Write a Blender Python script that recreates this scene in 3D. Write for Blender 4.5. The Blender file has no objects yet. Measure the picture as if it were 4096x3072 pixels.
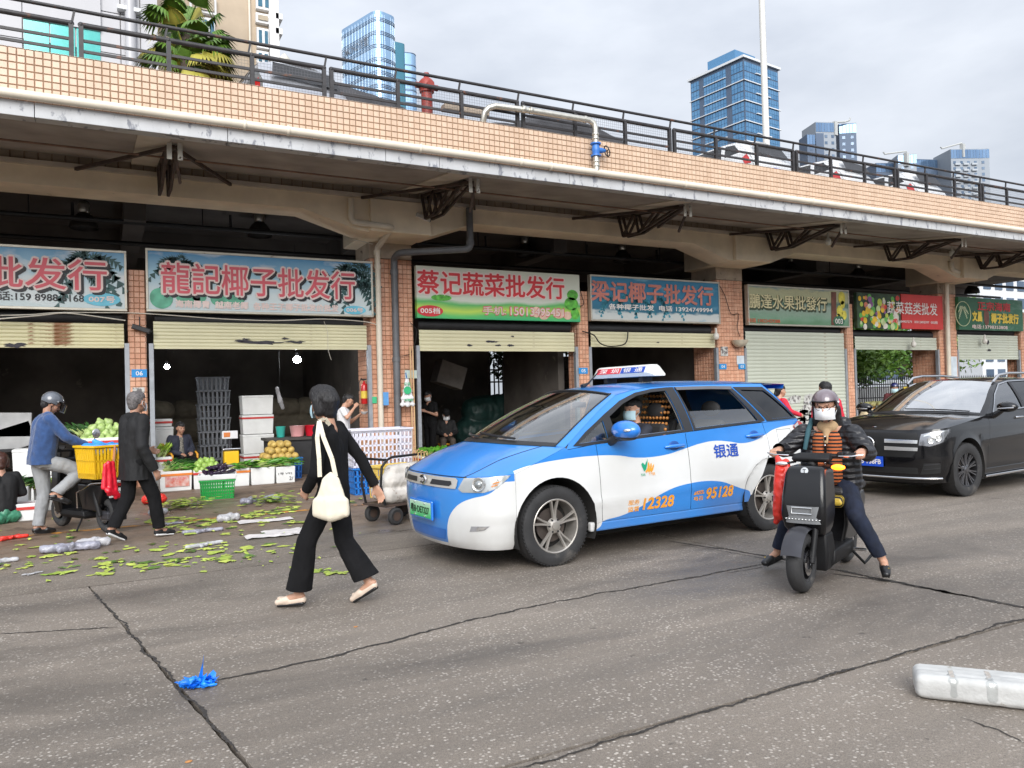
import bpy, bmesh, math, random
from mathutils import Vector, Matrix, noise, geometry
R = math.radians
sin, cos, pi, MT, MR, V3 = math.sin, math.cos, math.pi, Matrix.Translation, Matrix.Rotation, Vector
random.seed(7)
scene = bpy.context.scene
col = scene.collection
# ------------------------------------------------------------------ camera
F_PX, ROLL, PITCH, CAM_H, YAW = 3077.0,0.027,49.0 / 3077.0,1.54, R(28)
cam = bpy.data.cameras.new('camera')
cam.sensor_width = 36.0
cam.lens = F_PX / 4096 * 36
cam.clip_start, cam.clip_end = 0.05,6000
cam_o = bpy.data.objects.new('camera', cam)
col.objects.link(cam_o)
fw = V3((sin(YAW) * cos(PITCH), cos(YAW) * cos(PITCH), sin(PITCH)))
r0 = V3((cos(YAW),-sin(YAW),0))
u0 = r0.cross(fw)
cr = r0 * cos(ROLL) - u0 * sin(ROLL)
cu = r0 * sin(ROLL) + u0 * cos(ROLL)
cam_o.matrix_world = Matrix(((cr.x, cu.x,-fw.x,0),(cr.y, cu.y,-fw.y,0),(cr.z, cu.z,-fw.z, CAM_H),(0,0,0,1)))
scene.camera = cam_o
# ------------------------------------------------------------------ sky: Nishita behind a nearly closed cloud layer
SUN_EL, SUN_AZ = R(28), R(28 + 180 - 4)    # the veiled, low morning sun stands behind the camera
sun_dir = V3((cos(SUN_EL) * sin(SUN_AZ), cos(SUN_EL) * cos(SUN_AZ), sin(SUN_EL)))
world = bpy.data.worlds.new('World')
scene.world = world
world.use_nodes = True
nt = world.node_tree
nt.nodes.clear()
N = nt.nodes.new
L = nt.links.new
out = N('ShaderNodeOutputWorld')
sky = N('ShaderNodeTexSky')
sky.sky_type = 'NISHITA'
sky.sun_disc = False
sky.sun_elevation = SUN_EL
sky.sun_rotation = SUN_AZ
bg1 = N('ShaderNodeBackground')
bg1.inputs[1].default_value = 0.05
L(sky.outputs[0], bg1.inputs[0])
tc = N('ShaderNodeTexCoord')
mp = N('ShaderNodeMapping')
mp.inputs['Scale'].default_value = (1,1,2.6)
mp.inputs['Rotation'].default_value = (0,0, R(40))
L(tc.outputs['Generated'], mp.inputs[0])
nz = N('ShaderNodeTexNoise')
nz.inputs['Scale'].default_value = 2.3
nz.inputs['Detail'].default_value = 7
nz.inputs['Roughness'].default_value = 0.52
L(mp.outputs[0], nz.inputs['Vector'])
rp = N('ShaderNodeValToRGB')
rp.color_ramp.elements[0].position = 0.30
rp.color_ramp.elements[0].color = (0.215,0.236,0.275,1)
rp.color_ramp.elements[1].position = 0.68
rp.color_ramp.elements[1].color = (0.385,0.402,0.432,1)
L(nz.outputs['Fac'], rp.inputs[0])
dt = N('ShaderNodeVectorMath')
dt.operation = 'DOT_PRODUCT'
dt.inputs[1].default_value = sun_dir
L(tc.outputs['Generated'], dt.inputs[0])
mr = N('ShaderNodeMapRange')               # the veiled sun brightens the cloud round it
mr.interpolation_type = 'SMOOTHSTEP'
mr.inputs['From Min'].default_value = 0.45
mr.inputs['From Max'].default_value = 1.0
mr.inputs['To Min'].default_value = 1.0
mr.inputs['To Max'].default_value = 2.4
L(dt.outputs['Value'], mr.inputs['Value'])
sx = N('ShaderNodeSeparateXYZ')
L(tc.outputs['Generated'], sx.inputs[0])
mz = N('ShaderNodeMapRange')               # an overcast sky is brighter overhead than at the horizon
mz.inputs['From Min'].default_value = 0.25
mz.inputs['From Max'].default_value = 1.0
mz.inputs['To Min'].default_value = 1.0
mz.inputs['To Max'].default_value = 1.7
L(sx.outputs['Z'], mz.inputs['Value'])
mm = N('ShaderNodeMath')
mm.operation = 'MULTIPLY'
L(mr.outputs[0], mm.inputs[0])
L(mz.outputs[0], mm.inputs[1])
bg2 = N('ShaderNodeBackground')
L(rp.outputs[0], bg2.inputs[0])
L(mm.outputs[0], bg2.inputs[1])
ad = N('ShaderNodeMixShader')
ad.inputs[0].default_value = 0.88
L(bg1.outputs[0], ad.inputs[1])
L(bg2.outputs[0], ad.inputs[2])
L(ad.outputs[0], out.inputs[0])
sun = bpy.data.lights.new('sun', 'SUN')
sun.energy = 1.5
sun.angle = R(40)
sun.color = (1.0,0.96,0.9)
sun_o = bpy.data.objects.new('sun', sun)
col.objects.link(sun_o)
sun_o.rotation_euler = (-sun_dir).to_track_quat('-Z', 'Y').to_euler()
# ------------------------------------------------------------------ exposure
scene.view_settings.view_transform = 'Standard'
scene.view_settings.look = 'None'
scene.view_settings.exposure = 1.25
scene.view_settings.gamma = 1.0
scene.view_settings.use_curve_mapping = False
scene.render.engine = 'CYCLES'
scene.cycles.max_bounces = 8
scene.cycles.diffuse_bounces = 5
scene.cycles.glossy_bounces = 3
scene.cycles.transmission_bounces = 5
scene.cycles.transparent_max_bounces = 12
scene.cycles.caustics_reflective = False
scene.cycles.caustics_refractive = False
scene.cycles.use_denoising = True
def ray(x, y):
 dx, dy = x - 2048, y - 1536
 u = dx - ROLL * dy
 v = dy + ROLL * dx - 49.0
 X, U = u / F_PX,-v / F_PX
 return V3((cos(YAW) * X + sin(YAW),-sin(YAW) * X + cos(YAW), U))
EYE = V3((0,0, CAM_H))
def at_y(x, y, n):
 d = ray(x, y)
 return EYE + d * (n / d.y)
def at_z(x, y, z=0.0):
 d = ray(x, y)
 return EYE + d * ((z - CAM_H) / d.z)
def at_d(x, y, dist):
 d = ray(x, y)
 return EYE + d * dist
# ------------------------------------------------------------------ materials
MATS = {}
def new_mat(name):
 m = bpy.data.materials.new(name)
 m.use_nodes = True
 t = m.node_tree
 return m, t, t.nodes['Principled BSDF']
def mat(name, c, rough=0.6, metal=0.0, var=0.12, scale=5.0, bump=0.0, bscale=60.0, coat=0.0, spot=None, spot_at=0.6, spot_scale=3.0,
  trans=0.0, alpha=1.0, emit=None, estr=0.0, stretch=(1,1,1), c2=None, sheen=0.0, spec=None, rvar=0.0, sub=0.0, detail=5.0):
 if name in MATS:
  return MATS[name]
 m, t, b = new_mat(name)
 nn, ll = t.nodes.new, t.links.new
 b.inputs['Roughness'].default_value = rough
 b.inputs['Metallic'].default_value = metal
 if spec is not None:
  b.inputs['Specular IOR Level'].default_value = spec
 if coat:
  b.inputs['Coat Weight'].default_value = coat
  b.inputs['Coat Roughness'].default_value = 0.06
 if sheen:
  b.inputs['Sheen Weight'].default_value = sheen
 if trans:
  b.inputs['Transmission Weight'].default_value = trans
 if sub:
  b.inputs['Subsurface Weight'].default_value = sub
  b.inputs['Subsurface Radius'].default_value = (0.02,0.008,0.004)
 b.inputs['Alpha'].default_value = alpha
 if emit:
  b.inputs['Emission Color'].default_value = (*emit,1)
  b.inputs['Emission Strength'].default_value = estr
 tcn = nn('ShaderNodeTexCoord')
 mpn = nn('ShaderNodeMapping')
 mpn.inputs['Scale'].default_value = stretch
 ll(tcn.outputs['Object'], mpn.inputs[0])
 cur = None
 if var or c2:
  n1 = nn('ShaderNodeTexNoise')
  n1.inputs['Scale'].default_value = scale
  n1.inputs['Detail'].default_value = detail
  ll(mpn.outputs[0], n1.inputs['Vector'])
  r1 = nn('ShaderNodeValToRGB')
  r1.color_ramp.elements[0].position = 0.32
  r1.color_ramp.elements[1].position = 0.7
  a = c2 if c2 else tuple(max(0, x * (1 - var)) for x in c)
  d = c if c2 else tuple(min(1, x * (1 + var)) for x in c)
  r1.color_ramp.elements[0].color = (*a,1)
  r1.color_ramp.elements[1].color = (*d,1)
  ll(n1.outputs['Fac'], r1.inputs[0])
  cur = r1.outputs[0]
  if rvar:
   mrn = nn('ShaderNodeMapRange')
   mrn.inputs['From Min'].default_value = 0.3
   mrn.inputs['From Max'].default_value = 0.7
   mrn.inputs['To Min'].default_value = max(0, rough - rvar)
   mrn.inputs['To Max'].default_value = min(1, rough + rvar)
   ll(n1.outputs['Fac'], mrn.inputs['Value'])
   ll(mrn.outputs[0], b.inputs['Roughness'])
 else:
  b.inputs['Base Color'].default_value = (*c,1)
 if spot:
  n2 = nn('ShaderNodeTexNoise')
  n2.inputs['Scale'].default_value = spot_scale
  n2.inputs['Detail'].default_value = 8
  n2.inputs['Roughness'].default_value = 0.65
  ll(mpn.outputs[0], n2.inputs['Vector'])
  r2 = nn('ShaderNodeValToRGB')
  r2.color_ramp.elements[0].position = spot_at
  r2.color_ramp.elements[1].position = spot_at + 0.06
  ll(n2.outputs['Fac'], r2.inputs[0])
  mx = nn('ShaderNodeMix')
  mx.data_type = 'RGBA'
  ll(r2.outputs[0], mx.inputs[0])
  if cur:
   ll(cur, mx.inputs[6])
  else:
   mx.inputs[6].default_value = (*c,1)
  mx.inputs[7].default_value = (*spot,1)
  cur = mx.outputs[2]
 if cur:
  ll(cur, b.inputs['Base Color'])
 if bump:
  n3 = nn('ShaderNodeTexNoise')
  n3.inputs['Scale'].default_value = bscale
  n3.inputs['Detail'].default_value = 4
  ll(mpn.outputs[0], n3.inputs['Vector'])
  bp = nn('ShaderNodeBump')
  bp.inputs['Strength'].default_value = bump
  bp.inputs['Distance'].default_value = 0.01
  ll(n3.outputs['Fac'], bp.inputs['Height'])
  ll(bp.outputs[0], b.inputs['Normal'])
 MATS[name] = m
 return m
# ------------------------------------------------------------------ mesh builder
class MB:
 def __init__(s):
  s.v, s.f = [], []
 def add(s, vs, fs, m=None):
  o = len(s.v)
  s.v += [(m @ Vector(p))[:] if m else tuple(p) for p in vs]
  s.f += [tuple(i + o for i in f) for f in fs]
  return s
 def box(s, x0, x1, y0, y1, z0, z1, m=None):
  return s.add([(x0, y0, z0),(x1, y0, z0),(x1, y1, z0),(x0, y1, z0),(x0, y0, z1),(x1, y0, z1),(x1, y1, z1),(x0, y1, z1)],
      [(3,2,1,0),(4,5,6,7),(0,1,5,4),(1,2,6,5),(2,3,7,6),(3,0,4,7)], m)
 def cbox(s, c, d, m=None):
  return s.box(c[0] - d[0] / 2, c[0] + d[0] / 2, c[1] - d[1] / 2, c[1] + d[1] / 2, c[2] - d[2] / 2, c[2] + d[2] / 2, m)
 def taper(s, x0, x1, y0, y1, z0, z1, k, m=None):
  cx, cy, hx, hy = (x0 + x1) / 2,(y0 + y1) / 2,(x1 - x0) / 2,(y1 - y0) / 2
  b = [(cx + a * hx * k, cy + e * hy * k, z0) for a, e in ((-1,-1),(1,-1),(1,1),(-1,1))]
  t_ = [(cx + a * hx, cy + e * hy, z1) for a, e in ((-1,-1),(1,-1),(1,1),(-1,1))]
  return s.add(b + t_, [(3,2,1,0),(4,5,6,7),(0,1,5,4),(1,2,6,5),(2,3,7,6),(3,0,4,7)], m)
 def bar(s, a, b, w, h=None, up=(0,0,1)):
  a, b = Vector(a), Vector(b)
  h = h or w
  d = (b - a).normalized()
  u = Vector(up)
  if abs(d.dot(u)) > 0.98:
   u = V3((1,0,0))
  x = d.cross(u).normalized() * w / 2
  y = x.cross(d).normalized() * h / 2
  return s.add([a - x - y, a + x - y, a + x + y, a - x + y, b - x - y, b + x - y, b + x + y, b - x + y],
      [(3,2,1,0),(4,5,6,7),(0,1,5,4),(1,2,6,5),(2,3,7,6),(3,0,4,7)])
 def tube(s, pts, r, seg=8, cap=True):
  P = [Vector(p) for p in pts]
  n = len(P)
  rs = r if isinstance(r,(list, tuple)) else [r] * n
  o = len(s.v)
  prev = None
  for i, p in enumerate(P):
   d = ((P[min(i + 1, n - 1)] - P[max(i - 1,0)])).normalized()
   if prev is None:
    u = V3((0,0,1)) if abs(d.z) < 0.9 else V3((1,0,0))
    x = d.cross(u).normalized()
   else:
    x = (prev - d * prev.dot(d)).normalized()
   prev = x
   y = d.cross(x)
   for k in range(seg):
    a = 2 * pi * k / seg
    s.v.append(tuple(p + (x * cos(a) + y * sin(a)) * rs[i]))
  for i in range(n - 1):
   for k in range(seg):
    k2 = (k + 1) % seg
    s.f.append((o + i * seg + k, o + i * seg + k2, o + (i + 1) * seg + k2, o + (i + 1) * seg + k))
  if cap:
   s.f.append(tuple(o + k for k in range(seg))[::-1])
   s.f.append(tuple(o + (n - 1) * seg + k for k in range(seg)))
  return s
 def lathe(s, prof, seg=24, m=None, cap=True):
  vs, fs = [], []
  for r, z in prof:
   for k in range(seg):
    a = 2 * pi * k / seg
    vs.append((r * cos(a), r * sin(a), z))
  for i in range(len(prof) - 1):
   for k in range(seg):
    k2 = (k + 1) % seg
    fs.append((i * seg + k, i * seg + k2,(i + 1) * seg + k2,(i + 1) * seg + k))
  if cap and prof[0][0] > 1e-4:
   fs.append(tuple(range(seg))[::-1])
  if cap and prof[-1][0] > 1e-4:
   fs.append(tuple((len(prof) - 1) * seg + k for k in range(seg)))
  return s.add(vs, fs, m)
 def ball(s, c, r, seg=12, rings=8, m=None):
  rx, ry, rz = r if isinstance(r,(list, tuple)) else (r, r, r)
  vs, fs = [(c[0], c[1], c[2] - rz)], []
  for i in range(1, rings):
   a = pi * i / rings
   for k in range(seg):
    b = 2 * pi * k / seg
    vs.append((c[0] + rx * sin(a) * cos(b), c[1] + ry * sin(a) * sin(b), c[2] - rz * cos(a)))
  vs.append((c[0], c[1], c[2] + rz))
  n = len(vs) - 1
  for k in range(seg):
   k2 = (k + 1) % seg
   fs.append((0,1 + k2,1 + k))
   fs.append((n, n - seg + k, n - seg + k2))
   for i in range(rings - 2):
    fs.append((1 + i * seg + k,1 + i * seg + k2,1 + (i + 1) * seg + k2,1 + (i + 1) * seg + k))
  return s.add(vs, fs, m)
 def cap2(s, a, b, ra, rb, seg=12):
  a, b = Vector(a), Vector(b)
  d = b - a
  ln = max(d.length,1e-5)
  q = d.to_track_quat('Z', 'Y').to_matrix().to_4x4()
  m = MT(a) @ q
  pr = []
  for i in range(5):
   t = -pi / 2 + pi / 2 * i / 4
   pr.append((max(ra * cos(t),1e-5), ra * sin(t)))
  for i in range(5):
   t = pi / 2 * i / 4
   pr.append((max(rb * cos(t),1e-5), ln + rb * sin(t)))
  return s.lathe(pr, seg, m)
 def prism(s, poly, f3, d):
  n = len(poly)
  vs = [f3(u, v,0) for u, v in poly] + [f3(u, v, d) for u, v in poly]
  fs = [tuple(range(n))[::-1], tuple(range(n,2 * n))] + [(i,(i + 1) % n, n + (i + 1) % n, n + i) for i in range(n)]
  return s.add(vs, fs)
 def grid(s, fn, nu, nv, flip=False):
  vs = [fn(i / nu, j / nv) for i in range(nu + 1) for j in range(nv + 1)]
  w = nv + 1
  fs = []
  for i in range(nu):
   for j in range(nv):
    q = (i * w + j,(i + 1) * w + j,(i + 1) * w + j + 1, i * w + j + 1)
    fs.append(q[::-1] if flip else q)
  return s.add(vs, fs)
 def mesh(s, name, m=None, smooth=None, fix=False):
  me = bpy.data.meshes.new(name)
  me.from_pydata(s.v, [], s.f)
  if fix:
   bm = bmesh.new()
   bm.from_mesh(me)
   bmesh.ops.recalc_face_normals(bm, faces=bm.faces)
   bm.to_mesh(me)
   bm.free()
  if m:
   me.materials.append(m)
  if smooth is not None:
   me.shade_smooth()
   if smooth < 180:
    me.set_sharp_from_angle(angle=R(smooth))
  me.update()
  return me
 def build(s, name, m=None, parent=None, smooth=None, bevel=0.0, fix=False, loc=None, seg=2):
  o = bpy.data.objects.new(name, s.mesh(name, m, smooth, fix))
  col.objects.link(o)
  if parent is not None:
   o.parent = parent
  if loc is not None:
   o.location = loc
  if bevel:
   bv = o.modifiers.new('bevel', 'BEVEL')
   bv.width = bevel
   bv.segments = seg
   bv.limit_method = 'ANGLE'
   bv.angle_limit = R(40)
  return o
def inst(name, me, parent=None, loc=(0,0,0), rot=(0,0,0), sc=(1,1,1)):
 o = bpy.data.objects.new(name, me)
 col.objects.link(o)
 if parent is not None:
  o.parent = parent
 o.location, o.rotation_euler = loc, rot
 o.scale = (sc, sc, sc) if isinstance(sc,(int, float)) else sc
 return o
def tag(o, label=None, cat=None, group=None, kind=None):
 if label:
  o['label'] = label
 if cat:
  o['category'] = cat
 if group:
  o['group'] = group
 if kind:
  o['kind'] = kind
 return o
def thing(name, label, cat, loc=(0,0,0), rz=0.0, group=None):
 o = bpy.data.objects.new(name, None)
 o.empty_display_size = 0.1
 col.objects.link(o)
 o.location = loc
 o.rotation_euler = (0,0, rz)
 return tag(o, label, cat, group)
def evaluated(o):
 dg = bpy.context.evaluated_depsgraph_get()
 dg.update()
 me = bpy.data.meshes.new_from_object(o.evaluated_get(dg))
 bpy.data.objects.remove(o)
 return me
TXT = {}
def text_mesh(body, size=1.0, offset=0.0, align='LEFT', bold=0.0, space=1.0):
 key = (body, size, offset, align, space)
 if key in TXT:
  return TXT[key]
 c = bpy.data.curves.new('text', 'FONT')
 c.body, c.size, c.offset, c.align_x = body, size, offset, align
 c.space_character = space
 c.resolution_u = 3
 o = bpy.data.objects.new('text', c)
 col.objects.link(o)
 me = evaluated(o)
 TXT[key] = me
 return me
def lettering(name, body, x, z, h, parent, m, y=0.0, w=None, offset=0.0, align='LEFT', fn=None, slant=0.0, lift=0.0, nud=None):
 fat = 0.0
 if offset > .012:
  fat, offset = offset,.0 if (nud or not fn) else .012
 src = text_mesh(body,1.0, offset, 'LEFT')
 xs = [v.co.x for v in src.vertices]
 ys = [v.co.y for v in src.vertices]
 x0, x1, y0, y1 = min(xs), max(xs), min(ys), max(ys)
 k = h / (y1 - y0)
 kx = (w / (x1 - x0)) if w else k
 tw = (x1 - x0) * kx
 if align == 'CENTER':
  x = x - tw / 2
 vs, fs = [], []
 sh_ = [(0,0)]
 if fat and (nud or not fn):
  sh_ = [(fat * k * cos(i * pi / 4), fat * k * sin(i * pi / 4)) for i in range(8)] + sh_
 for i_,(du, dv) in enumerate(sh_):
  b_ = len(vs)
  for v in src.vertices:
   yy = (v.co.y - y0) * k
   u, vv = x + (v.co.x - x0) * kx + slant * yy, z + yy
   if fn and nud:
    q_ = fn(u + du, vv + dv)
    vs.append((q_[0] + nud[0] * i_, q_[1] + nud[1] * i_, q_[2] + nud[2] * i_))
    continue
   vs.append(fn(u, vv) if fn else (u + du, y - lift - i_ * .00015, vv + dv))
  fs += [tuple(q + b_ for q in p.vertices) for p in src.polygons]
 me = bpy.data.meshes.new(name)
 me.from_pydata(vs, [], fs)
 me.materials.append(m)
 o = bpy.data.objects.new(name, me)
 col.objects.link(o)
 if parent is not None:
  o.parent = parent
 return o
def sm(a, b, x):
 t = max(0.0, min(1.0,(x - a) / (b - a)))
 return t * t * (3 - 2 * t)
def lerp_tab(tab, x):
 if x <= tab[0][0]:
  return tab[0][1]
 if x >= tab[-1][0]:
  return tab[-1][1]
 for i in range(len(tab) - 1):
  x0, y0 = tab[i]
  x1, y1 = tab[i + 1]
  if x0 <= x <= x1:
   h = x1 - x0
   t = (x - x0) / h
   m0 = (y1 - tab[i - 1][1]) / (x1 - tab[i - 1][0]) if i > 0 else (y1 - y0) / h
   m1 = (tab[i + 2][1] - y0) / (tab[i + 2][0] - x0) if i + 2 < len(tab) else (y1 - y0) / h
   return ((2 * t ** 3 - 3 * t * t + 1) * y0 + (t ** 3 - 2 * t * t + t) * h * m0 + (-2 * t ** 3 + 3 * t * t) * y1 + (t ** 3 - t * t) * h * m1)
# ================================================================== ground
K = 4096 / 2212.0
def g(vx, vy, z=0.0):
 return at_z(vx * K, vy * K, z)
def ground_mat(name, base, dark, stone, brown=None, wet=0.5):
 m, t, b = new_mat(name)
 nn, ll = t.nodes.new, t.links.new
 tcn = nn('ShaderNodeTexCoord')
 def nse(scale, det=6, rough=0.6, st=(1,1,1), dist=0.0):
  mpn = nn('ShaderNodeMapping')
  mpn.inputs['Scale'].default_value = st
  ll(tcn.outputs['Object'], mpn.inputs[0])
  q = nn('ShaderNodeTexNoise')
  q.inputs['Scale'].default_value = scale
  q.inputs['Detail'].default_value = det
  q.inputs['Roughness'].default_value = rough
  q.inputs['Distortion'].default_value = dist
  ll(mpn.outputs[0], q.inputs['Vector'])
  return q.outputs['Fac']
 def ramp(f, p0, p1, c0=(0,0,0), c1=(1,1,1)):
  r = nn('ShaderNodeValToRGB')
  r.color_ramp.elements[0].position = p0
  r.color_ramp.elements[1].position = p1
  r.color_ramp.elements[0].color = (*c0,1)
  r.color_ramp.elements[1].color = (*c1,1)
  ll(f, r.inputs[0])
  return r.outputs[0]
 def mix(fac, a, c, mode='MIX'):
  x = nn('ShaderNodeMix')
  x.data_type = 'RGBA'
  x.blend_type = mode
  if isinstance(fac, float):
   x.inputs[0].default_value = fac
  else:
   ll(fac, x.inputs[0])
  for s_, v_ in ((6, a),(7, c)):
   if isinstance(v_, tuple):
    x.inputs[s_].default_value = (*v_,1)
   else:
    ll(v_, x.inputs[s_])
  return x.outputs[2]
 c = ramp(nse(0.9,8,0.62,(0.45,1.3,1)),0.3,0.72, dark, base)
 fine = nse(160,3,0.7)
 c = mix(0.55, c, ramp(fine,0.32,0.70,(0.10,0.095,0.09),(0.72,0.69,0.65)), 'OVERLAY')
 c = mix(0.8, c, ramp(nse(55,6,0.75),0.34,0.68,(0.62,0.61,0.60),(1.0,1.0,1.0)), 'MULTIPLY')
 c = mix(ramp(nse(120,2,0.5),0.66,0.70), c,(0.07,0.062,0.055))
 vo = nn('ShaderNodeTexVoronoi')
 vo.inputs['Scale'].default_value = 44
 ll(tcn.outputs['Object'], vo.inputs['Vector'])
 peb = ramp(vo.outputs['Distance'],0.22,0.40,(1,1,1),(0,0,0))
 sel = ramp(vo.outputs['Color'],0.30,0.70)
 pm = nn('ShaderNodeMath')
 pm.operation = 'MULTIPLY'
 ll(peb, pm.inputs[0])
 ll(sel, pm.inputs[1])
 worn = nn('ShaderNodeMath')
 worn.operation = 'MULTIPLY'
 ll(pm.outputs[0], worn.inputs[0])
 ll(ramp(nse(1.7,4),0.34,0.62,(0.2,0.2,0.2),(0.9,0.9,0.9)), worn.inputs[1])
 c = mix(worn.outputs[0], c, stone)
 damp = ramp(nse(0.55,9,0.66,(0.5,1.2,1),0.6),0.47,0.66)
 c = mix(damp, c, mix(0.62, c,(0.05,0.046,0.042)))
 band = ramp(nse(1.0,5,0.6,(0.10,2.2,1),0.3),0.46,0.66)
 c = mix(band, c, mix(0.26, c,(0.05,0.047,0.045)))
 spots = ramp(nse(9,3,0.5),0.70,0.74)
 c = mix(spots, c, mix(0.6, c,(0.04,0.035,0.03)))
 if brown:
  sp = nn('ShaderNodeSeparateXYZ')
  ll(tcn.outputs['Object'], sp.inputs[0])
  def mth(op, a, e):
   q = nn('ShaderNodeMath')
   q.operation = op
   for i_, v_ in enumerate((a, e)):
    if isinstance(v_,(int, float)):
     q.inputs[i_].default_value = v_
    else:
     ll(v_, q.inputs[i_])
   return q.outputs[0]
  def rng(f, a, e, o0=0.0, o1=1.0):
   q = nn('ShaderNodeMapRange')
   q.interpolation_type = 'SMOOTHSTEP'
   for k_, v_ in (('From Min', a),('From Max', e),('To Min', o0),('To Max', o1)):
    q.inputs[k_].default_value = v_
   ll(f, q.inputs['Value'])
   return q.outputs[0]
  wob = mth('MULTIPLY', nse(0.7,6,0.6),5.0)          # trodden market dirt, thick by the stalls
  dirt = mth('MULTIPLY', rng(mth('ADD', sp.outputs['Y'], wob),10.8,13.6), rng(mth('SUBTRACT', sp.outputs['X'], wob),3.0,9.0,1.0,0.25))
  c = mix(mth('MULTIPLY', dirt,0.85), c, mix(ramp(nse(2.2,7,0.65),0.35,0.65), brown,(0.21,0.150,0.105)))
  mud = mth('MULTIPLY', ramp(nse(1.6,8,0.68,(1,1,1),0.8),0.52,0.64), dirt)
  c = mix(mud, c, mix(0.65, c,(0.035,0.022,0.016)))
 ll(c, b.inputs['Base Color'])
 rr = nn('ShaderNodeMapRange')
 rr.inputs['To Min'].default_value = 0.72
 rr.inputs['To Max'].default_value = wet
 ll(damp, rr.inputs['Value'])
 ll(rr.outputs[0], b.inputs['Roughness'])
 bp = nn('ShaderNodeBump')
 bp.inputs['Strength'].default_value = 0.55
 bp.inputs['Distance'].default_value = 0.006
 h1 = nn('ShaderNodeMath')
 h1.operation = 'ADD'
 ll(fine, h1.inputs[0])
 ll(pm.outputs[0], h1.inputs[1])
 ll(h1.outputs[0], bp.inputs['Height'])
 ll(bp.outputs[0], b.inputs['Normal'])
 return m
M_ROAD = ground_mat('concrete_road',(0.345,0.302,0.258),(0.235,0.205,0.175),(0.60,0.545,0.48), None,0.42)
M_PAVE = ground_mat('market_pavement',(0.310,0.270,0.228),(0.215,0.186,0.156),(0.46,0.41,0.35),(0.200,0.130,0.085),0.24)
M_BASE = mat('joint_dirt',(0.045,0.04,0.035),0.9, var=0.3, scale=12)
M_CRACK = mat('crack_dark',(0.035,0.031,0.028),0.95, var=0.4, scale=30)
gr = MB().box(-1500,3000,-400,4000,-0.30,-0.10).build('ground', M_BASE)
tag(gr, kind='structure')
road = thing('road', 'grey worn concrete roadway of large jointed slabs', 'road')
road['kind'] = 'structure'
def jag(a, b, amp=0.006, step=0.05):
 a, b = Vector(a), Vector(b)
 d = b - a
 n = max(2, min(160, int(d.length / step)))
 nr = V3((-d.y, d.x)).normalized()
 return [tuple((a + d * (i / n) + nr * (amp * noise.noise(V3(((a + d * (i / n)).x * 9,(a + d * (i / n)).y * 9,3.1))))).xy) for i in range(n)]
def slab(poly, mt, amp=0.006):
 pts = []
 for i in range(len(poly)):
  pts += jag(poly[i], poly[(i + 1) % len(poly)], amp)
 return MB().prism(pts, lambda u, v, w: (u, v,-0.08 + w),0.08).build('concrete_slab', mt, road, fix=True)
GAP = 0.011
def j1(n, k):      # joint k of the main lane: s at depth n
 base = {0: (-5.1,0.12),1: (-0.12,0.158),2: (5.2,0.077),3: (10.4,0.08),4: (15.6,0.08),5: (20.8,0.08),6: (27,0.08),7: (36,0.0),8: (60,0)}[k]
 return base[0] + (7.5 - n) * base[1]
GK = {1: .013,2: .020}
for k in range(8):
 ga, gb = GK.get(k, GAP), GK.get(k + 1, GAP)
 a0, a1, b0, b1 = j1(2.9, k) + ga, j1(7.6, k) + ga * .4, j1(2.9, k + 1) - gb, j1(7.6, k + 1) - gb * .4
 slab([(a0,2.88 + .014),(b0,2.88 + .014),(b1,7.6),(a1,7.6)], M_ROAD,.011)
sb = [-9,-3.2,6.3,12.0,20,30,60]
for k in range(len(sb) - 1):
 slab([(sb[k] + GAP,-6),(sb[k + 1] - GAP,-6),(sb[k + 1] - GAP,2.88 - GAP),(sb[k] + GAP,2.88 - GAP)], M_ROAD,.014)
slab([(-30,-6),(-9.02,-6),(-9.02,2.87),(-5.2,2.87),(-5.2,7.6),(-30,7.6)], M_ROAD)
pv = MB()
pv.add([(-30,7.61,0),(60,7.61,0),(60,34,0),(-30,34,0)], [(0,1,2,3)])
pv = pv.build('market_pavement', M_PAVE)
tag(pv, kind='structure')
far = MB().add([(-30,34.02,-0.02),(60,34.02,-0.02),(60,60,-0.02),(-30,60,-0.02)], [(0,1,2,3)]).build('back_street', M_ROAD)
tag(far, kind='structure')
def crack(pts, w=0.012, parent=road, z=0.004, name='crack', mt=None):
 P = []
 for i in range(len(pts) - 1):
  a, b = Vector(pts[i]), Vector(pts[i + 1])
  n = max(2, int((b - a).length / 0.018))
  P += [a.lerp(b, k / n) for k in range(n)]
 P.append(Vector(pts[-1]))
 mb = MB()
 vs = []
 for i, p in enumerate(P):
  d = (P[min(i + 1, len(P) - 1)] - P[max(i - 1,0)]).normalized()
  nr = V3((-d.y, d.x,0))
  o = 0.028 * noise.noise(p * 4.0) + 0.014 * noise.noise(p * 17) + 0.009 * noise.noise(p * 47)
  ww = w * (0.22 + 0.8 * abs(noise.noise(p * 6 + V3((5,2,1)))) + 0.55 * abs(noise.noise(p * 38))) * min(1,0.15 + i / 6,0.15 + (len(P) - 1 - i) / 6)
  q = p + nr * o
  vs += [(q.x + nr.x * ww, q.y + nr.y * ww, z),(q.x - nr.x * ww, q.y - nr.y * ww, z)]
 mb.add(vs, [(2 * i,2 * i + 1,2 * i + 3,2 * i + 2) for i in range(len(P) - 1)])
 return mb.build(name, mt or M_CRACK, parent)
def gp(*v):
 return [g(a, b).xy.to_3d() for a, b in v]
crack(gp((470,1467),(560,1448),(700,1420),(800,1395),(900,1368),(1010,1338),(1150,1308),(1300,1280),(1460,1252),(1620,1222),(1690,1212)),0.020)
crack(gp((0,1368),(90,1362),(180,1357),(258,1354)),0.016)
crack(gp((1440,1168),(1560,1185),(1640,1198),(1780,1222)),0.026)
crack(gp((1465,1175),(1590,1195),(1700,1215)),0.009)
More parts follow.
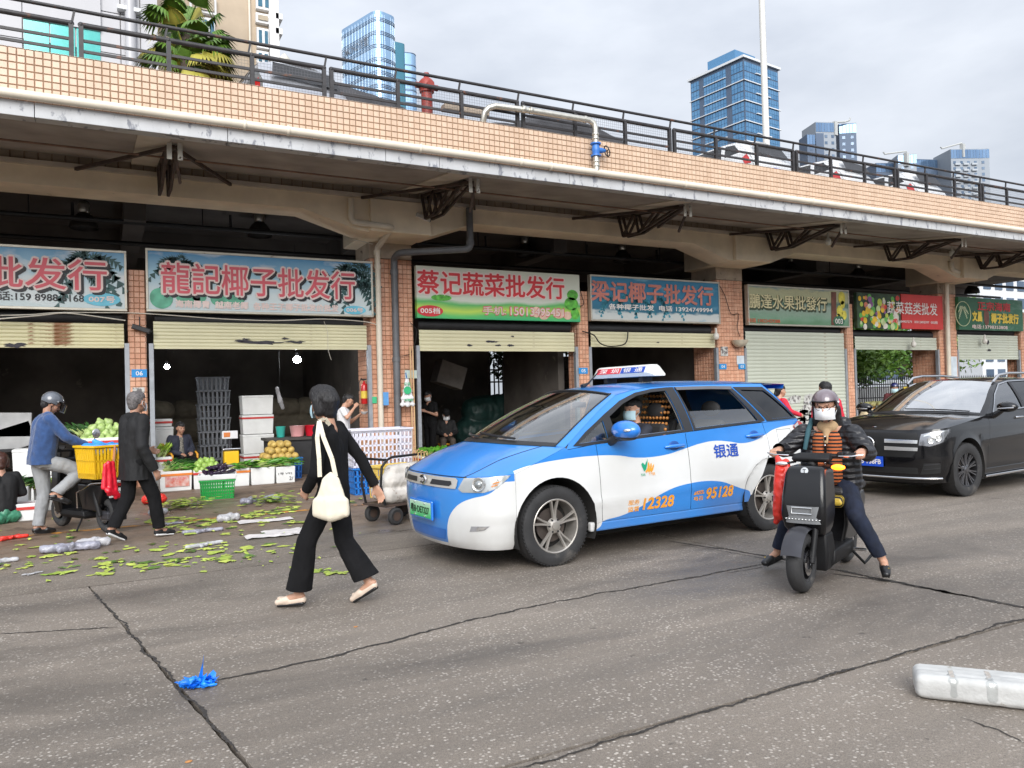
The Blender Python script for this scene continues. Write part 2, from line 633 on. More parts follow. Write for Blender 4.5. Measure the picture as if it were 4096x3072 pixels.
crack(gp((1790,1238),(1900,1252),(2010,1272),(2110,1292)),0.03)
crack(gp((1800,1230),(1930,1255),(2060,1282),(2212,1312),(2300,1330)),0.036)
crack(gp((1100,1659),(1300,1600),(1500,1541),(1700,1482),(1900,1423),(2100,1364),(2240,1323)),0.016)
crack(gp((205,1276),(300,1382),(400,1492),(500,1600),(520,1622)),0.014)
crack(gp((1560,1238),(1610,1230),(1655,1222)),0.01)
crack(gp((2070,1545),(2140,1570),(2212,1600)),0.01)
M_LINE = mat('worn_orange_line',(0.62,0.27,0.03),0.6, var=0.3, scale=9, spot=(0.13,0.08,0.05), spot_at=0.47, spot_scale=7)
ol = MB()
ol.grid(lambda u, v: (-3.5 + 9.5 * u,11.02 + 0.11 * v + 0.015 * sin(u * 40),0.004),40,1)
tag(ol.build('road_marking', M_LINE), 'worn orange line painted on the market pavement', 'road marking')
# ================================================================== parking deck over the market
M_CREAM = mat('cream_paint_concrete',(0.80,0.69,0.53),0.75, var=0.10, scale=2.2, spot=(0.17,0.13,0.10), spot_at=0.66, spot_scale=1.6, bump=0.15)
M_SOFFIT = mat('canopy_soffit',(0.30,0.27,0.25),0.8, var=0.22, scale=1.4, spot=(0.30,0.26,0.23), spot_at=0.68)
M_RIB = mat('canopy_rib',(0.50,0.45,0.39),0.75, var=0.12, scale=3)
M_FASCIA = mat('peeling_white_paint',(0.47,0.48,0.495),0.65, var=0.10, scale=2.5, spot=(0.20,0.21,0.24), spot_at=0.55, spot_scale=6, stretch=(1,1,0.45), bump=0.2)
M_GROUT = mat('brown_grout',(0.22,0.135,0.085),0.85, var=0.25, scale=6)
M_DECK = mat('deck_concrete',(0.22,0.20,0.18),0.85, var=0.15)
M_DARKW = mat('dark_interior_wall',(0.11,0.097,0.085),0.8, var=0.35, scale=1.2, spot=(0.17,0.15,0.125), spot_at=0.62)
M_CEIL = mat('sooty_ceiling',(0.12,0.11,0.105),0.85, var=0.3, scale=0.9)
def tile_mat(name, c, c2, spot, gloss=0.35):
 m, t, b = new_mat(name)
 nn, ll = t.nodes.new, t.links.new
 oi = nn('ShaderNodeObjectInfo')
 gm = nn('ShaderNodeNewGeometry')
 mx = nn('ShaderNodeMix')
 mx.data_type = 'RGBA'
 rr = nn('ShaderNodeMath')
 rr.operation = 'ADD'
 ll(oi.outputs['Random'], rr.inputs[0])
 ll(gm.outputs['Random Per Island'], rr.inputs[1])
 fr = nn('ShaderNodeMath')
 fr.operation = 'FRACT'
 ll(rr.outputs[0], fr.inputs[0])
 ll(fr.outputs[0], mx.inputs[0])
 mx.inputs[6].default_value = (*c,1)
 mx.inputs[7].default_value = (*c2,1)
 tcn = nn('ShaderNodeNewGeometry')
 mp_ = nn('ShaderNodeMapping')
 mp_.inputs['Scale'].default_value = (1.6,1.6,0.5)
 ll(tcn.outputs['Position'], mp_.inputs[0])
 n2 = nn('ShaderNodeTexNoise')
 n2.inputs['Scale'].default_value = 2.4
 n2.inputs['Detail'].default_value = 8
 n2.inputs['Roughness'].default_value = 0.7
 ll(mp_.outputs[0], n2.inputs['Vector'])
 r2 = nn('ShaderNodeValToRGB')
 r2.color_ramp.elements[0].position = 0.48
 r2.color_ramp.elements[1].position = 0.80
 r2.color_ramp.elements[1].color = (0.6,0.6,0.6,1)
 ll(n2.outputs['Fac'], r2.inputs[0])
 m2 = nn('ShaderNodeMix')
 m2.data_type = 'RGBA'
 ll(r2.outputs[0], m2.inputs[0])
 ll(mx.outputs[2], m2.inputs[6])
 m2.inputs[7].default_value = (*spot,1)
 ll(m2.outputs[2], b.inputs['Base Color'])
 b.inputs['Roughness'].default_value = gloss
 return m
M_TILE_P = tile_mat('parapet_tile_peach',(0.56,0.405,0.29),(0.62,0.46,0.34),(0.38,0.25,0.165))
M_TILE_C = tile_mat('pillar_tile_salmon',(0.60,0.30,0.19),(0.70,0.40,0.27),(0.27,0.15,0.10))
def tile_mesh(w, h, t, mt, name='tile'):
 e = min(w, h) * 0.08
 mb = MB()
 vs = [(-w / 2,0,-h / 2),(w / 2,0,-h / 2),(w / 2,0, h / 2),(-w / 2,0, h / 2),
   (-w / 2 + e,-t,-h / 2 + e),(w / 2 - e,-t,-h / 2 + e),(w / 2 - e,-t, h / 2 - e),(-w / 2 + e,-t, h / 2 - e)]
 mb.add(vs, [(4,5,6,7),(0,1,5,4),(1,2,6,5),(2,3,7,6),(3,0,4,7)])
 return mb.mesh(name, mt), mb
deck = thing('parking_deck', 'long tiled parking deck carried on pillars above the market shops', 'building')
S0, S1 = -9.0,34.0
MB().box(S0, S1,12.06,12.28,5.60,6.372).build('parapet_core', M_GROUT, deck)
MB().box(S0, S1,12.28,40,5.88,6.0).build('deck_floor', M_DECK, deck)
xf = S0
kf = 0
while xf < S1:
 w = (2.45,0.95,2.6,1.7,0.55,2.45)[kf % 6]
 MB().box(xf + 0.004, min(xf + w, S1) - 0.004,11.99,12.20,5.44 + 0.002 * (kf % 2),5.645).build('fascia', M_FASCIA, deck, bevel=0.008)
 xf += w
 kf += 1
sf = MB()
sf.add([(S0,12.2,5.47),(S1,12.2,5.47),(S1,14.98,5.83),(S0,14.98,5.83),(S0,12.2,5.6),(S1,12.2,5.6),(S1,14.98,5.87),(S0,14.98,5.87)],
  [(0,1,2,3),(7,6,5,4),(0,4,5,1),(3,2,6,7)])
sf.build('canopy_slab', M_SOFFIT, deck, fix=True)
RIBS = [-4.25,0.72,5.6,10.6,15.5,20.4,25.3,30.2]
for s in RIBS:
 MB().add([(s - .22,12.2,5.449),(s + .22,12.2,5.449),(s + .22,14.98,5.80),(s - .22,14.98,5.80),(s - .22,12.2,5.56),(s + .22,12.2,5.56),(s + .22,14.98,5.86),(s - .22,14.98,5.86)],
    [(3,2,1,0),(4,5,6,7),(0,1,5,4),(1,2,6,5),(2,3,7,6),(3,0,4,7)]).build('rib', M_RIB, deck)
PIL = [-4.3,5.59,15.44,25.24]
pts = []
for p in PIL:
 pts += [(p - 2.1,5.30),(p - 0.95,4.95),(p + 0.55,4.95),(p + 1.55,5.30)]
low = [(S0,5.30)] + pts + [(S1,5.30)]
MB().prism(low + [(S1,5.655),(S0,5.655)], lambda u, v, w: (u,15.02 + w, v),0.72).build('beam', M_CREAM, deck, fix=True)
MB().box(S0, S1,14.95,15.6,5.62,5.70).build('ledge', M_RIB, deck)
MB().box(S0, S1,15.06,15.5,5.70,5.87).build('upstand_core', M_GROUT, deck)
for p in PIL:
 MB().box(p - 0.78, p + 0.52,14.90,16.95,4.945,5.61).build('capital', M_CREAM, deck, bevel=0.02)
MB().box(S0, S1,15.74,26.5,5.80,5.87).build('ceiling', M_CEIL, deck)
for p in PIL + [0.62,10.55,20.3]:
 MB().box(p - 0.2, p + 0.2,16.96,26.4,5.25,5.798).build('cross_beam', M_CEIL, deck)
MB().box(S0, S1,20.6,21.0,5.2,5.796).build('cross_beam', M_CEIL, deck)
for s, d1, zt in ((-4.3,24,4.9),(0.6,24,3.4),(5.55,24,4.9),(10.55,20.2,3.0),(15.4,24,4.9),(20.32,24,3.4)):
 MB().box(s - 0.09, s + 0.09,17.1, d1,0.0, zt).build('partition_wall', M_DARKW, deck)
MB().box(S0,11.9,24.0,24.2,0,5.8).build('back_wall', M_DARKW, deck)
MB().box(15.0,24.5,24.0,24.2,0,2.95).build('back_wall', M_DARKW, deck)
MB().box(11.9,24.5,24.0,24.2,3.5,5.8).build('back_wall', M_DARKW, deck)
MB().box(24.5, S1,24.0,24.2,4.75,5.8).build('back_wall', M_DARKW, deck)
TP = 0.1005
tm, tmb = tile_mesh(0.094,0.094,0.014, M_TILE_P)
par = thing('parapet_tiling', 'peach square tile facing on the parapet of the parking deck', 'wall tiles')
rest = MB()
n_t = 0
cols = int((S1 + 1.7) / TP)
for i in range(cols):
 for j in range(7):
  x, z = -1.7 + i * TP,6.322 - j * TP
  if n_t < 300 and x > -1.35 and j < 6:
   inst('tile', tm, par,(x,12.062, z),(random.uniform(-.006,.006), random.uniform(-.004,.004), random.uniform(-.008,.008)))
   n_t += 1
  else:
   rest.add(tmb.v, tmb.f, MT((x,12.062, z)) @ MR(random.uniform(-.008,.008),4, 'X') @ MR(random.uniform(-.008,.008),4, 'Z'))
for i in range(cols):
 x = -1.7 + i * TP
 rest.add([(x - .047,12.048,6.372),(x + .047,12.048,6.372),(x + .047,12.075,6.388),(x - .047,12.075,6.388),(x + .047,12.29,6.388),(x - .047,12.29,6.388)], [(0,1,2,3),(3,2,4,5)])
tag(rest.build('tile_field', M_TILE_P, par), kind='stuff')
up = MB()
for i in range(int(34 / 0.2)):
 up.add(tmb.v, tmb.f, MT((-2 + i * 0.2,15.062,5.785)) @ Matrix.Diagonal((2.02,1,1.6,1)))
tag(up.build('tile_field', mat('grimy_tile',(0.33,0.26,0.19),0.5, var=0.2, scale=3), par), kind='stuff')
tc_m, tc_b = tile_mesh(0.0985,0.0985,0.012, M_TILE_C)
M_PILC = mat('dirty_pillar_concrete',(0.40,0.33,0.26),0.8, var=0.2, scale=3, spot=(0.09,0.07,0.06), spot_at=0.60, spot_scale=4)
WHERE = {0.585: 'narrow salmon-tiled pillar bearing the blue 06 plate',5.59: 'broad tiled pillar behind the stacked plastic crates, with white and grey downpipes',
   10.55: 'narrow salmon-tiled pillar bearing the blue 05 plate',15.44: 'broad tiled pillar bearing the blue 04 and 03 plates',
   20.32: 'narrow tiled pillar between the closed shutter and the red sign bay',25.24: 'broad tiled pillar with white downpipe beside the red sign',
   29.65: 'tiled pillar at the right edge beside the half-lowered rusty shutter'}
TPC = 0.1045
for s, lab in WHERE.items():
 big = s in (5.59,15.44,25.24)
 hw = 0.47 if big else 0.14
 ztop = 4.6 if big else 4.1
 nf = 16.0 if big else 15.99
 nb = 17.0 if big else 16.5
 p = thing('pillar', lab, 'pillar', group='tiled pillars along the market front')
 MB().box(s - hw, s + hw, nf, nb,0, ztop).build('core', M_GROUT, p)
 if big:
  MB().box(s - hw - 0.01, s + hw + 0.01, nf - 0.005, nb, ztop + 0.01,5.0).build('concrete_head', M_PILC, p)
 nc = 9 if big else 3
 pw = hw * 2 / nc
 k = 0
 tw = MB()
 for j in range(int(ztop / TPC)):
  for i in range(nc):
   x, z = s - hw + pw * (i + .5), ztop - TPC * (j + .5)
   if s in (5.59,) and random.random() < 0.004:
    continue
   if z > 1.15 and k < 300 and s < 29:
    inst('tile', tc_m, p,(x, nf - 0.001, z),(random.uniform(-.012,.012),0, random.uniform(-.012,.012)),(pw * 0.945 / 0.0985,1,1))
    k += 1
   else:
    tw.add(tc_b.v, tc_b.f, MT((x, nf - 0.001, z)) @ Matrix.Diagonal((pw * 0.945 / 0.0985,1,1,1)))
  for side in (-1,1):
   for i in range(9 if big else 4):
    y = nf + (nb - nf) * (i + .5) / (9 if big else 4)
    z = ztop - TPC * (j + .5)
    tw.add(tc_b.v, tc_b.f, MT((s + side * (hw + .001), y, z)) @ MR(side * pi / 2,4, 'Z') @ Matrix.Diagonal((1.06,1,1,1)))
 tag(tw.build('tile_field', M_TILE_C, p), kind='stuff')
# ================================================================== railing on the parapet
M_RAIL = mat('black_railing_paint',(0.028,0.026,0.028),0.5, var=0.35, scale=8, spot=(0.11,0.045,0.025), spot_at=0.60, spot_scale=5)
M_WIRE = mat('galvanised_wire',(0.16,0.16,0.17),0.5,0.6)
rl = thing('railing', 'black rusty steel railing with wire mesh along the deck parapet', 'railing')
posts = [-1.4]
x = -0.25
k = 0
while x < S1:
 posts.append(x)
 x += 1.19 if k % 3 != 0 else 1.2
 x -= 0.022
 k += 1
pm_ = MB().box(-.03,.03,-.03,.03,0,.49).ball((0,0,.49),(.042,.042,.04),8,5).mesh('post', M_RAIL,40)
st_ = MB().bar((0,0,.5),(.035,-.0,.685),.028).mesh('stanchion', M_RAIL)
prevx = None
for i, x in enumerate(posts):
 if i % 3 == 1:
  inst('post', pm_, rl,(x - .06,12.15,6.385))
  inst('post', pm_, rl,(x + .06,12.15,6.385))
 else:
  inst('post', pm_, rl,(x,12.15,6.385))
 inst('stanchion', st_, rl,(x - .05,12.15,6.385))
 if prevx is not None:
  a, b = prevx + (.06 if i % 3 == 2 else 0) + .02, x - (.06 if i % 3 == 1 else 0) - .02
  MB().tube([(a,12.15,6.875),(b,12.15,6.875)],.036,10).build('upper_rail', M_RAIL, rl,50)
  for z in (6.655,6.505):
   MB().bar((a,12.15, z),(b,12.15, z),.03,.038).build('rail', M_RAIL, rl)
 prevx = x
MB().tube([(-3,12.15,7.07),(S1,12.15,7.055)],.026,10).build('handrail', M_RAIL, rl,50)
wm = MB()
x = 1.9
while x < 30:
 wm.bar((x,12.19,6.40),(x,12.19,6.85),.0026)
 x += 0.048
for j in range(10):
 wm.bar((1.9,12.19,6.41 + j * .048),(30,12.19,6.41 + j * .048),.0026)
tag(wm.build('wire_mesh', M_WIRE, rl), kind='stuff')
# ================================================================== pipes
M_PIPE = mat('cream_pvc',(0.66,0.60,0.50),0.45, var=0.07, scale=3, spot=(0.42,0.33,0.24), spot_at=0.68)
M_GALV = mat('galvanised_pipe',(0.56,0.54,0.48),0.32,0.75, var=0.12, scale=9)
M_GREYP = mat('grey_pvc',(0.115,0.12,0.13),0.5, var=0.2, scale=4, spot=(0.16,0.12,0.10), spot_at=0.62)
M_VALVE = mat('blue_valve_paint',(0.035,0.16,0.50),0.4, var=0.15)
M_BLK = mat('black_iron',(0.02,0.02,0.022),0.5, var=0.2)
pp = thing('water_pipe', 'long cream water pipe clipped along the foot of the tiled parapet', 'pipe')
MB().tube([(S0,11.91,5.70),(S1,11.91,5.705)],.062,16).build('pipe', M_PIPE, pp,60)
clip = MB().tube([(0, cos(a) * .07, sin(a) * .07) for a in [R(t) for t in range(-100,281,20)]],.009,6).mesh('clip', M_PIPE,60)
for i, vx in enumerate((518,612,898,1115,1180,1470,1650,1745,1900,2040)):
 q = at_y(vx * K,0,11.91)
 inst('clip', clip, pp,(q.x,11.91,5.70), sc=(2.4,1,1))
bp_ = thing('branch_pipe', 'steel branch pipe with blue gate valve rising over the parapet', 'pipe')
xb = at_y(2385,600,11.9).x
top = at_y(2370,475,11.9).z
MB().tube([(xb,11.90,5.73),(xb,11.90, top - .14),(xb - .03,11.905, top - .05),(xb - .13,11.92, top),(xb - 1.2,11.98, top + .015),(xb - 2.02,12.06, top + .02),
   (xb - 2.13,12.09, top - .02),(xb - 2.2,12.12, top - .1),(xb - 2.22,12.18, top - .3),(xb - 2.22,12.3, top - .5)],.056,14).build('pipe', M_GALV, bp_,60)
for z in (5.82,5.9, top - .26, top - .34):
 MB().lathe([(.062,-.022),(.068,-.01),(.068,.01),(.062,.022)],16, MT((xb,11.90, z))).build('coupling', M_GALV, bp_,40)
for dx in (-.2,-1.35,-1.5):
 MB().lathe([(.062,-.03),(.066,-.02),(.066,.02),(.062,.03)],16, MT((xb + dx,11.93 - dx * .02, top + .005)) @ MR(pi / 2,4, 'Y')).build('coupling', M_GALV, bp_,40)
vz = at_y(2385,595,11.9).z
vb = MB()
vb.lathe([(.1,-.125),(.1,-.1),(.065,-.095),(.075,-.03),(.08,0),(.075,.03),(.065,.095),(.1,.1),(.1,.125)],18, MT((xb,11.90, vz)))
vb.tube([(xb + .05,11.90, vz),(xb + .12,11.895, vz),(xb + .2,11.885, vz)], [.05,.055,.03],12)
vb.build('valve_body', M_VALVE, bp_,40)
hw_ = MB()
mw = MT((xb + .24,11.88, vz)) @ MR(R(68),4, 'Y') @ MR(R(12),4, 'X')
ring = [mw @ V3((cos(a) * .1, sin(a) * .1,0)) for a in [2 * pi * i / 20 for i in range(21)]]
hw_.tube(ring,.012,6)
for a in (0.3,2.4,4.5):
 hw_.tube([mw @ V3((0,0,0)), mw @ V3((cos(a) * .1, sin(a) * .1,0))],.009,6)
hw_.tube([(xb + .18,11.885, vz), mw @ V3((0,0,.02))],.012,6)
hw_.build('handwheel', M_BLK, bp_,60)
def elbow(P, r, name, label, mt, cat='downpipe', collars=()):
 o = thing(name, label, cat)
 pts_ = [Vector(P[0])]
 for i in range(1, len(P) - 1):
  a, b, c = Vector(P[i - 1]), Vector(P[i]), Vector(P[i + 1])
  d1 = (a - b).normalized() * min(r * 1.6,(a - b).length / 2)
  d2 = (c - b).normalized() * min(r * 1.6,(c - b).length / 2)
  for t in (0,.25,.5,.75,1):
   pts_.append((b + d1).lerp(b, t).lerp(b.lerp(b + d2, t), t))
 pts_.append(Vector(P[-1]))
 MB().tube(pts_, r,14).build('pipe', mt, o,60)
 for (x, y, z) in collars:
  MB().lathe([(r + .002,-.05),(r + .012,-.045),(r + .012,.045),(r + .002,.05)],16, MT((x, y, z))).build('collar', mt, o,40)
 return o
wx = at_y(1512,1250,15.9).x
elbow([(4.42,14.93,5.56),(4.42,14.93,5.1),(4.86,14.86,5.06),(wx,14.84,5.04),(wx,15.86,4.80),(wx,15.89,0.0)],.062, 'downpipe',
  'cream plastic downpipe on the broad pillar, left of the grey pipe', M_PIPE, collars=[(wx,15.87,4.4),(wx,15.88,4.7)])
gx = at_y(1578,1250,15.9).x
elbow([(7.0,14.9,5.6),(7.0,14.9,4.72),(gx,15.5,4.66),(gx,15.86,4.6),(gx,15.87,0.0)],.075, 'downpipe',
  'dark grey plastic downpipe on the broad pillar beside the carrier bag', M_GREYP, collars=[(gx,15.87,4.3),(gx,15.87,2.4),(7.0,14.9,4.85)])
rx = at_y(3785,1300,15.9).x
elbow([(23.9,14.95,5.42),(23.9,14.95,5.2),(rx,15.2,5.1),(rx,15.84,4.95),(rx,15.87,0.0)],.075, 'downpipe',
  'cream plastic downpipe on the far broad pillar beside the red sign', M_PIPE, collars=[(rx,15.86,4.3)])
# ================================================================== trusses hung under the canopy
M_RUST = mat('rusted_steel',(0.055,0.036,0.028),0.75, var=0.4, scale=7, spot=(0.14,0.06,0.03), spot_at=0.64)
M_PLATE = mat('flaking_white_plate',(0.55,0.53,0.47),0.6, var=0.1, spot=(0.07,0.05,0.04), spot_at=0.58, spot_scale=14)
TR = [('nearest, at the left above the 06 pillar',1.0),('second from the left, above the broad pillar',6.0),('third from the left, above the 05 pillar',11.0),('fourth from the left, beyond the second broad pillar',15.85),
  ('fifth from the left, above the red sign',20.65),('last on the right, above the green sign',25.2)]
for lab, s in TR:
 o = thing('awning_truss', 'rusty steel awning truss under the canopy, ' + lab, 'truss', group='rusty trusses under the canopy')
 for ds in (-.07,.07):
  T = [(12.75,5.50),(13.5,5.60),(14.3,5.72),(14.92,5.76)]
  B = [(14.15,5.22),(14.75,5.25)]
  for a, b in ((T[0], B[0]),(T[1], B[0]),(T[2], B[0]),(T[2], B[1]),(T[3], B[1]),(T[0], T[3]),(B[0], B[1])):
   MB().bar((s + ds, *a),(s + ds, *b),.045,.05).build('strut', M_RUST, o)
 for a in ((s - 1.35,14.96,5.61),(s + 1.15,14.96,5.61)):
  MB().bar((s,12.62,5.46), a,.05,.055).build('brace', M_RUST, o)
 MB().bar((s + .02,12.6,5.36),(s + .12,13.0,5.02),.04,.05).build('hanger', M_RUST, o)
 for ds in (-.06,.09):
  pl = MB().cbox((s + ds,12.56,5.40),(.07,.012,.30))
  pl.build('mounting_plate', M_PLATE, o, bevel=.004)
cd = thing('conduit', 'thin rusty conduit running along under the canopy', 'conduit')
MB().tube([(S0,13.35,5.50),(S1,13.35,5.50)],.016,6).build('conduit_pipe', mat('rusty_conduit',(0.22,0.13,0.09),0.7, var=.3), cd)
M_BELL = mat('dusty_lamp_shade',(0.05,0.045,0.042),0.45,0.3, var=.3)
ORD = ['farthest left', 'second from the left', 'third from the left', 'fourth from the left', 'fifth from the left', 'sixth from the left', 'rightmost']
for i,(px, py) in enumerate(((330,870),(1035,905),(2100,990),(2490,1015),(3170,1060),(3435,1085),(3890,1150))):
 q = at_y(px, py,18.0)
 o = thing('pendant_lamp', 'dusty bell-shaped pendant lamp under the dark market ceiling, ' + ORD[i], 'lamp',(q.x, q.y, q.z), group='unlit bell pendant lamps')
 MB().lathe([(.27,-.22),(.275,-.20),(.24,-.06),(.16,.05),(.10,.10),(.09,.11)],20, None, False).build('shade', M_BELL, o,40)
 MB().lathe([(.09,.1),(.11,.13),(.11,.28),(.07,.33),(.02,.35)],16).build('ballast', M_GALV, o,40)
 MB().tube([(0,0,.34),(0,0,5.8 - q.z)],.012,6).build('rod', M_BLK, o)
sp = thing('sprinkler_pipe', 'dark pipework hung below the sooty market ceiling', 'pipe')
for y, z in ((17.2,5.25),(19.2,5.2)):
 MB().tube([(S0, y, z),(S1, y, z)],.05,8).build('pipe', M_BLK, sp,60)
for x in (-1.2,1.9,5.1,8.3,11.5,14.0,17.6,21.0):
 MB().tube([(x,17.2,5.25),(x,17.2,5.79)],.014,6).build('hanger', M_BLK, sp)
 MB().tube([(x + .7,17.2,5.25),(x + .7,18.2,5.5),(x + .7,18.2,5.79)],.03,6).build('hanger', M_BLK, sp)
# ================================================================== shop shutters
M_SHY = mat('cream_shutter',(0.62,0.59,0.40),0.45, var=0.06, scale=2, spot=(0.33,0.25,0.15), spot_at=0.70, spot_scale=3, stretch=(0.6,1,1.5))
M_SHR = mat('rusty_shutter',(0.62,0.58,0.36),0.5, var=0.08, scale=2, spot=(0.24,0.11,0.045), spot_at=0.55, spot_scale=3.2, stretch=(0.5,1,1.2))
M_SHG = mat('pale_green_shutter',(0.50,0.53,0.45),0.45, var=0.06, scale=2, spot=(0.30,0.22,0.15), spot_at=0.68, spot_scale=2.2, stretch=(0.6,1,1.3))
M_GUIDE = mat('shutter_guide',(0.33,0.35,0.38),0.45,0.4, var=0.15, spot=(0.12,0.09,0.07), spot_at=.62)
M_SMEAR = mat('black_paint_smear',(0.035,0.032,0.042),0.7, var=.3)
def slat_mesh(w, h, mt):
 n = 6
 prof = [(-0.004,0.0),(-0.016, h * .2),(-0.020, h * .5),(-0.016, h * .8),(-0.004, h * .97),(0.006, h)]
 mb = MB()
 mb.grid(lambda u, v: (-w / 2 + w * u, prof[int(round(v * 5))][0], prof[int(round(v * 5))][1]),1,5)
 return mb.mesh('slat', mt,30)
def shutter(s0, s1, ztop, zbot, pitch, mt, label, g0=True, y=16.05):
 o = thing('roller_shutter', label, 'shutter', group='roller shutters of the market shops')
 w = s1 - s0
 me = slat_mesh(w, pitch, mt)
 n = int((ztop - zbot) / pitch)
 for i in range(n):
  inst('slat', me, o,((s0 + s1) / 2, y, zbot + .05 + i * pitch),(random.uniform(-.02,.02),0,0))
 MB().box(s0, s1, y - .02, y + .012, zbot, zbot + .05).build('bottom_bar', mt, o, bevel=.006)
 MB().tube([(s0 + .03, y + .22, ztop + .12),(s1 - .03, y + .22, ztop + .12)],.15,12).build('roller', M_BLK, o,60)
 for x in (s0 - .045, s1 + .045):
  MB().box(x - .04, x + .04, y - .055, y + .045,0,2.72).build('guide_rail', M_GUIDE, o)
 return o
def smear(o, pts, y=16.024):
 for (x, z, w, h) in pts:
  n = 22
  ring = [(cos(2 * pi * i / n), sin(2 * pi * i / n)) for i in range(n)]
  vs = [(x + a * w / 2 * (.75 + .5 * noise.noise(V3((a * 2 + x * 7, b * 2,1)))), y - .002, z + b * h / 2 * (.75 + .9 * noise.noise(V3((a * 3, b * 2 + z * 5, x * 3))))) for a, b in ring]
  MB().add(vs, [tuple(range(n))]).build('paint_smear', M_SMEAR, o)
def zz(px, py, n=16.0):
 q = at_y(px, py, n)
 return q.x, q.z
sh = shutter(-3.6,0.36,3.10,2.63,.068, M_SHR, 'raised cream shutter heavily streaked with rust, at the left edge')
smear(sh, [(*zz(60,1380),.5,.09)])
sh = shutter(0.86,5.02,3.10,2.62,.068, M_SHY, 'raised cream shutter with long black smear under the coconut sign')
smear(sh, [(*zz(1050,1369),1.2,.07),(*zz(1180,1367),.5,.07),(*zz(970,1362),.35,.05),(*zz(1140,1354),.22,.05),(*zz(985,1356),.2,.04)])
sh = shutter(6.22,10.30,3.10,2.60,.085, M_SHY, 'raised clean cream shutter under the red and green vegetable sign')
smear(sh, [(*zz(1970,1366),.42,.06),(*zz(1880,1381),.18,.06),(*zz(2045,1381),.24,.06),(*zz(1995,1381),.2,.05),(*zz(2052,1345),.12,.05)])
sh = shutter(10.79,14.88,3.10,2.72,.085, M_SHY, 'raised yellowish shutter behind the taxi under the blue coconut sign')
smear(sh, [(*zz(2634,1369),.12,.05)])
sh = shutter(16.02,20.1,3.16,0.0,.105, M_SHG, 'fully closed pale green shutter with torn posters')
M_TORN = mat('torn_poster',(0.52,0.52,0.50),.8, var=.2, spot=(.16,.15,.15), spot_at=.5, spot_scale=9)
for i in range(12):
 x, z = zz(3150 + random.uniform(0,130),1580 + random.uniform(0,130))
 w, h = random.uniform(.08,.35), random.uniform(.05,.16)
 MB().add([(x - w,16.02, z - h),(x + w * .8,16.02, z - h * .9),(x + w,16.02, z + h * .7),(x + w * .1,16.02, z + h),(x - w * .8,16.02, z + h * .6)], [(0,1,2,3,4)]).build('torn_poster', M_TORN, sh)
sh = shutter(20.6,24.66,3.08,2.70,.09, M_SHG, 'raised pale green shutter under the red mushroom sign')
sh = shutter(25.82,29.4,3.24,2.38,.09, M_SHG, 'half-lowered pale shutter with rust stains on the far right')
smear(sh, [(*zz(3960,1400),.3,.12),(*zz(3955,1370),.2,.2)])
# ================================================================== shop signs
M_FRAME = mat('aluminium_sign_frame',(0.50,0.47,0.40),0.4,0.5, var=0.1, spot=(.2,.16,.12), spot_at=.66)
M_RED = mat('sign_red',(0.58,0.035,0.045),0.5, var=.08)
M_RED2 = mat('sign_faded_red',(0.62,0.10,0.13),0.5, var=.10, scale=2)
M_WHITE = mat('sign_white',(0.75,0.72,0.70),0.5, var=.05)
M_PINKW = mat('sign_pinkish_white',(0.74,0.60,0.57),0.5, var=.06)
M_SBLK = mat('sign_black',(0.012,0.012,0.016),0.5, var=.1)
M_ORANGE = mat('sign_salmon',(0.58,0.22,0.18),0.55, var=.2)
M_YEL = mat('sign_yellow',(0.75,0.55,0.07),0.5, var=.08)
def print_mat(name, stops, noise_c=None, at=.55, sc=1.2, z0=3.3, z1=4.5, st=(1,1,2.5)):
 m, t, b = new_mat(name)
 nn, ll = t.nodes.new, t.links.new
 tcn = nn('ShaderNodeTexCoord')
 sp_ = nn('ShaderNodeSeparateXYZ')
 ll(tcn.outputs['Object'], sp_.inputs[0])
 mr_ = nn('ShaderNodeMapRange')
 mr_.inputs['From Min'].default_value = z0
 mr_.inputs['From Max'].default_value = z1
 ll(sp_.outputs['Z'], mr_.inputs['Value'])
 n1 = nn('ShaderNodeTexNoise')
 mp_ = nn('ShaderNodeMapping')
 mp_.inputs['Scale'].default_value = st
 ll(tcn.outputs['Object'], mp_.inputs[0])
 n1.inputs['Scale'].default_value = sc
 n1.inputs['Detail'].default_value = 6
 ll(mp_.outputs[0], n1.inputs['Vector'])
 ad_ = nn('ShaderNodeMath')
 ad_.operation = 'MULTIPLY_ADD'
 ll(n1.outputs['Fac'], ad_.inputs[0])
 ad_.inputs[1].default_value = 0.3
 ad_.inputs[2].default_value = -0.15
 a2 = nn('ShaderNodeMath')
 ll(mr_.outputs[0], a2.inputs[0])
 ll(ad_.outputs[0], a2.inputs[1])
 r = nn('ShaderNodeValToRGB')
 el = r.color_ramp.elements
 el[0].position, el[0].color = stops[0][0],(*stops[0][1],1)
 el[1].position, el[1].color = stops[-1][0],(*stops[-1][1],1)
 for p_, c_ in stops[1:-1]:
  e = el.new(p_)
  e.color = (*c_,1)
 ll(a2.outputs[0], r.inputs[0])
 cur = r.outputs[0]
 if noise_c:
  r2 = nn('ShaderNodeValToRGB')
  r2.color_ramp.elements[0].position = at
  r2.color_ramp.elements[1].position = at + .14
  ll(n1.outputs['Fac'], r2.inputs[0])
  mx = nn('ShaderNodeMix')
  mx.data_type = 'RGBA'
  ll(r2.outputs[0], mx.inputs[0])
  ll(cur, mx.inputs[6])
  mx.inputs[7].default_value = (*noise_c,1)
  cur = mx.outputs[2]
 ll(cur, b.inputs['Base Color'])
 b.inputs['Roughness'].default_value = 0.38
 return m
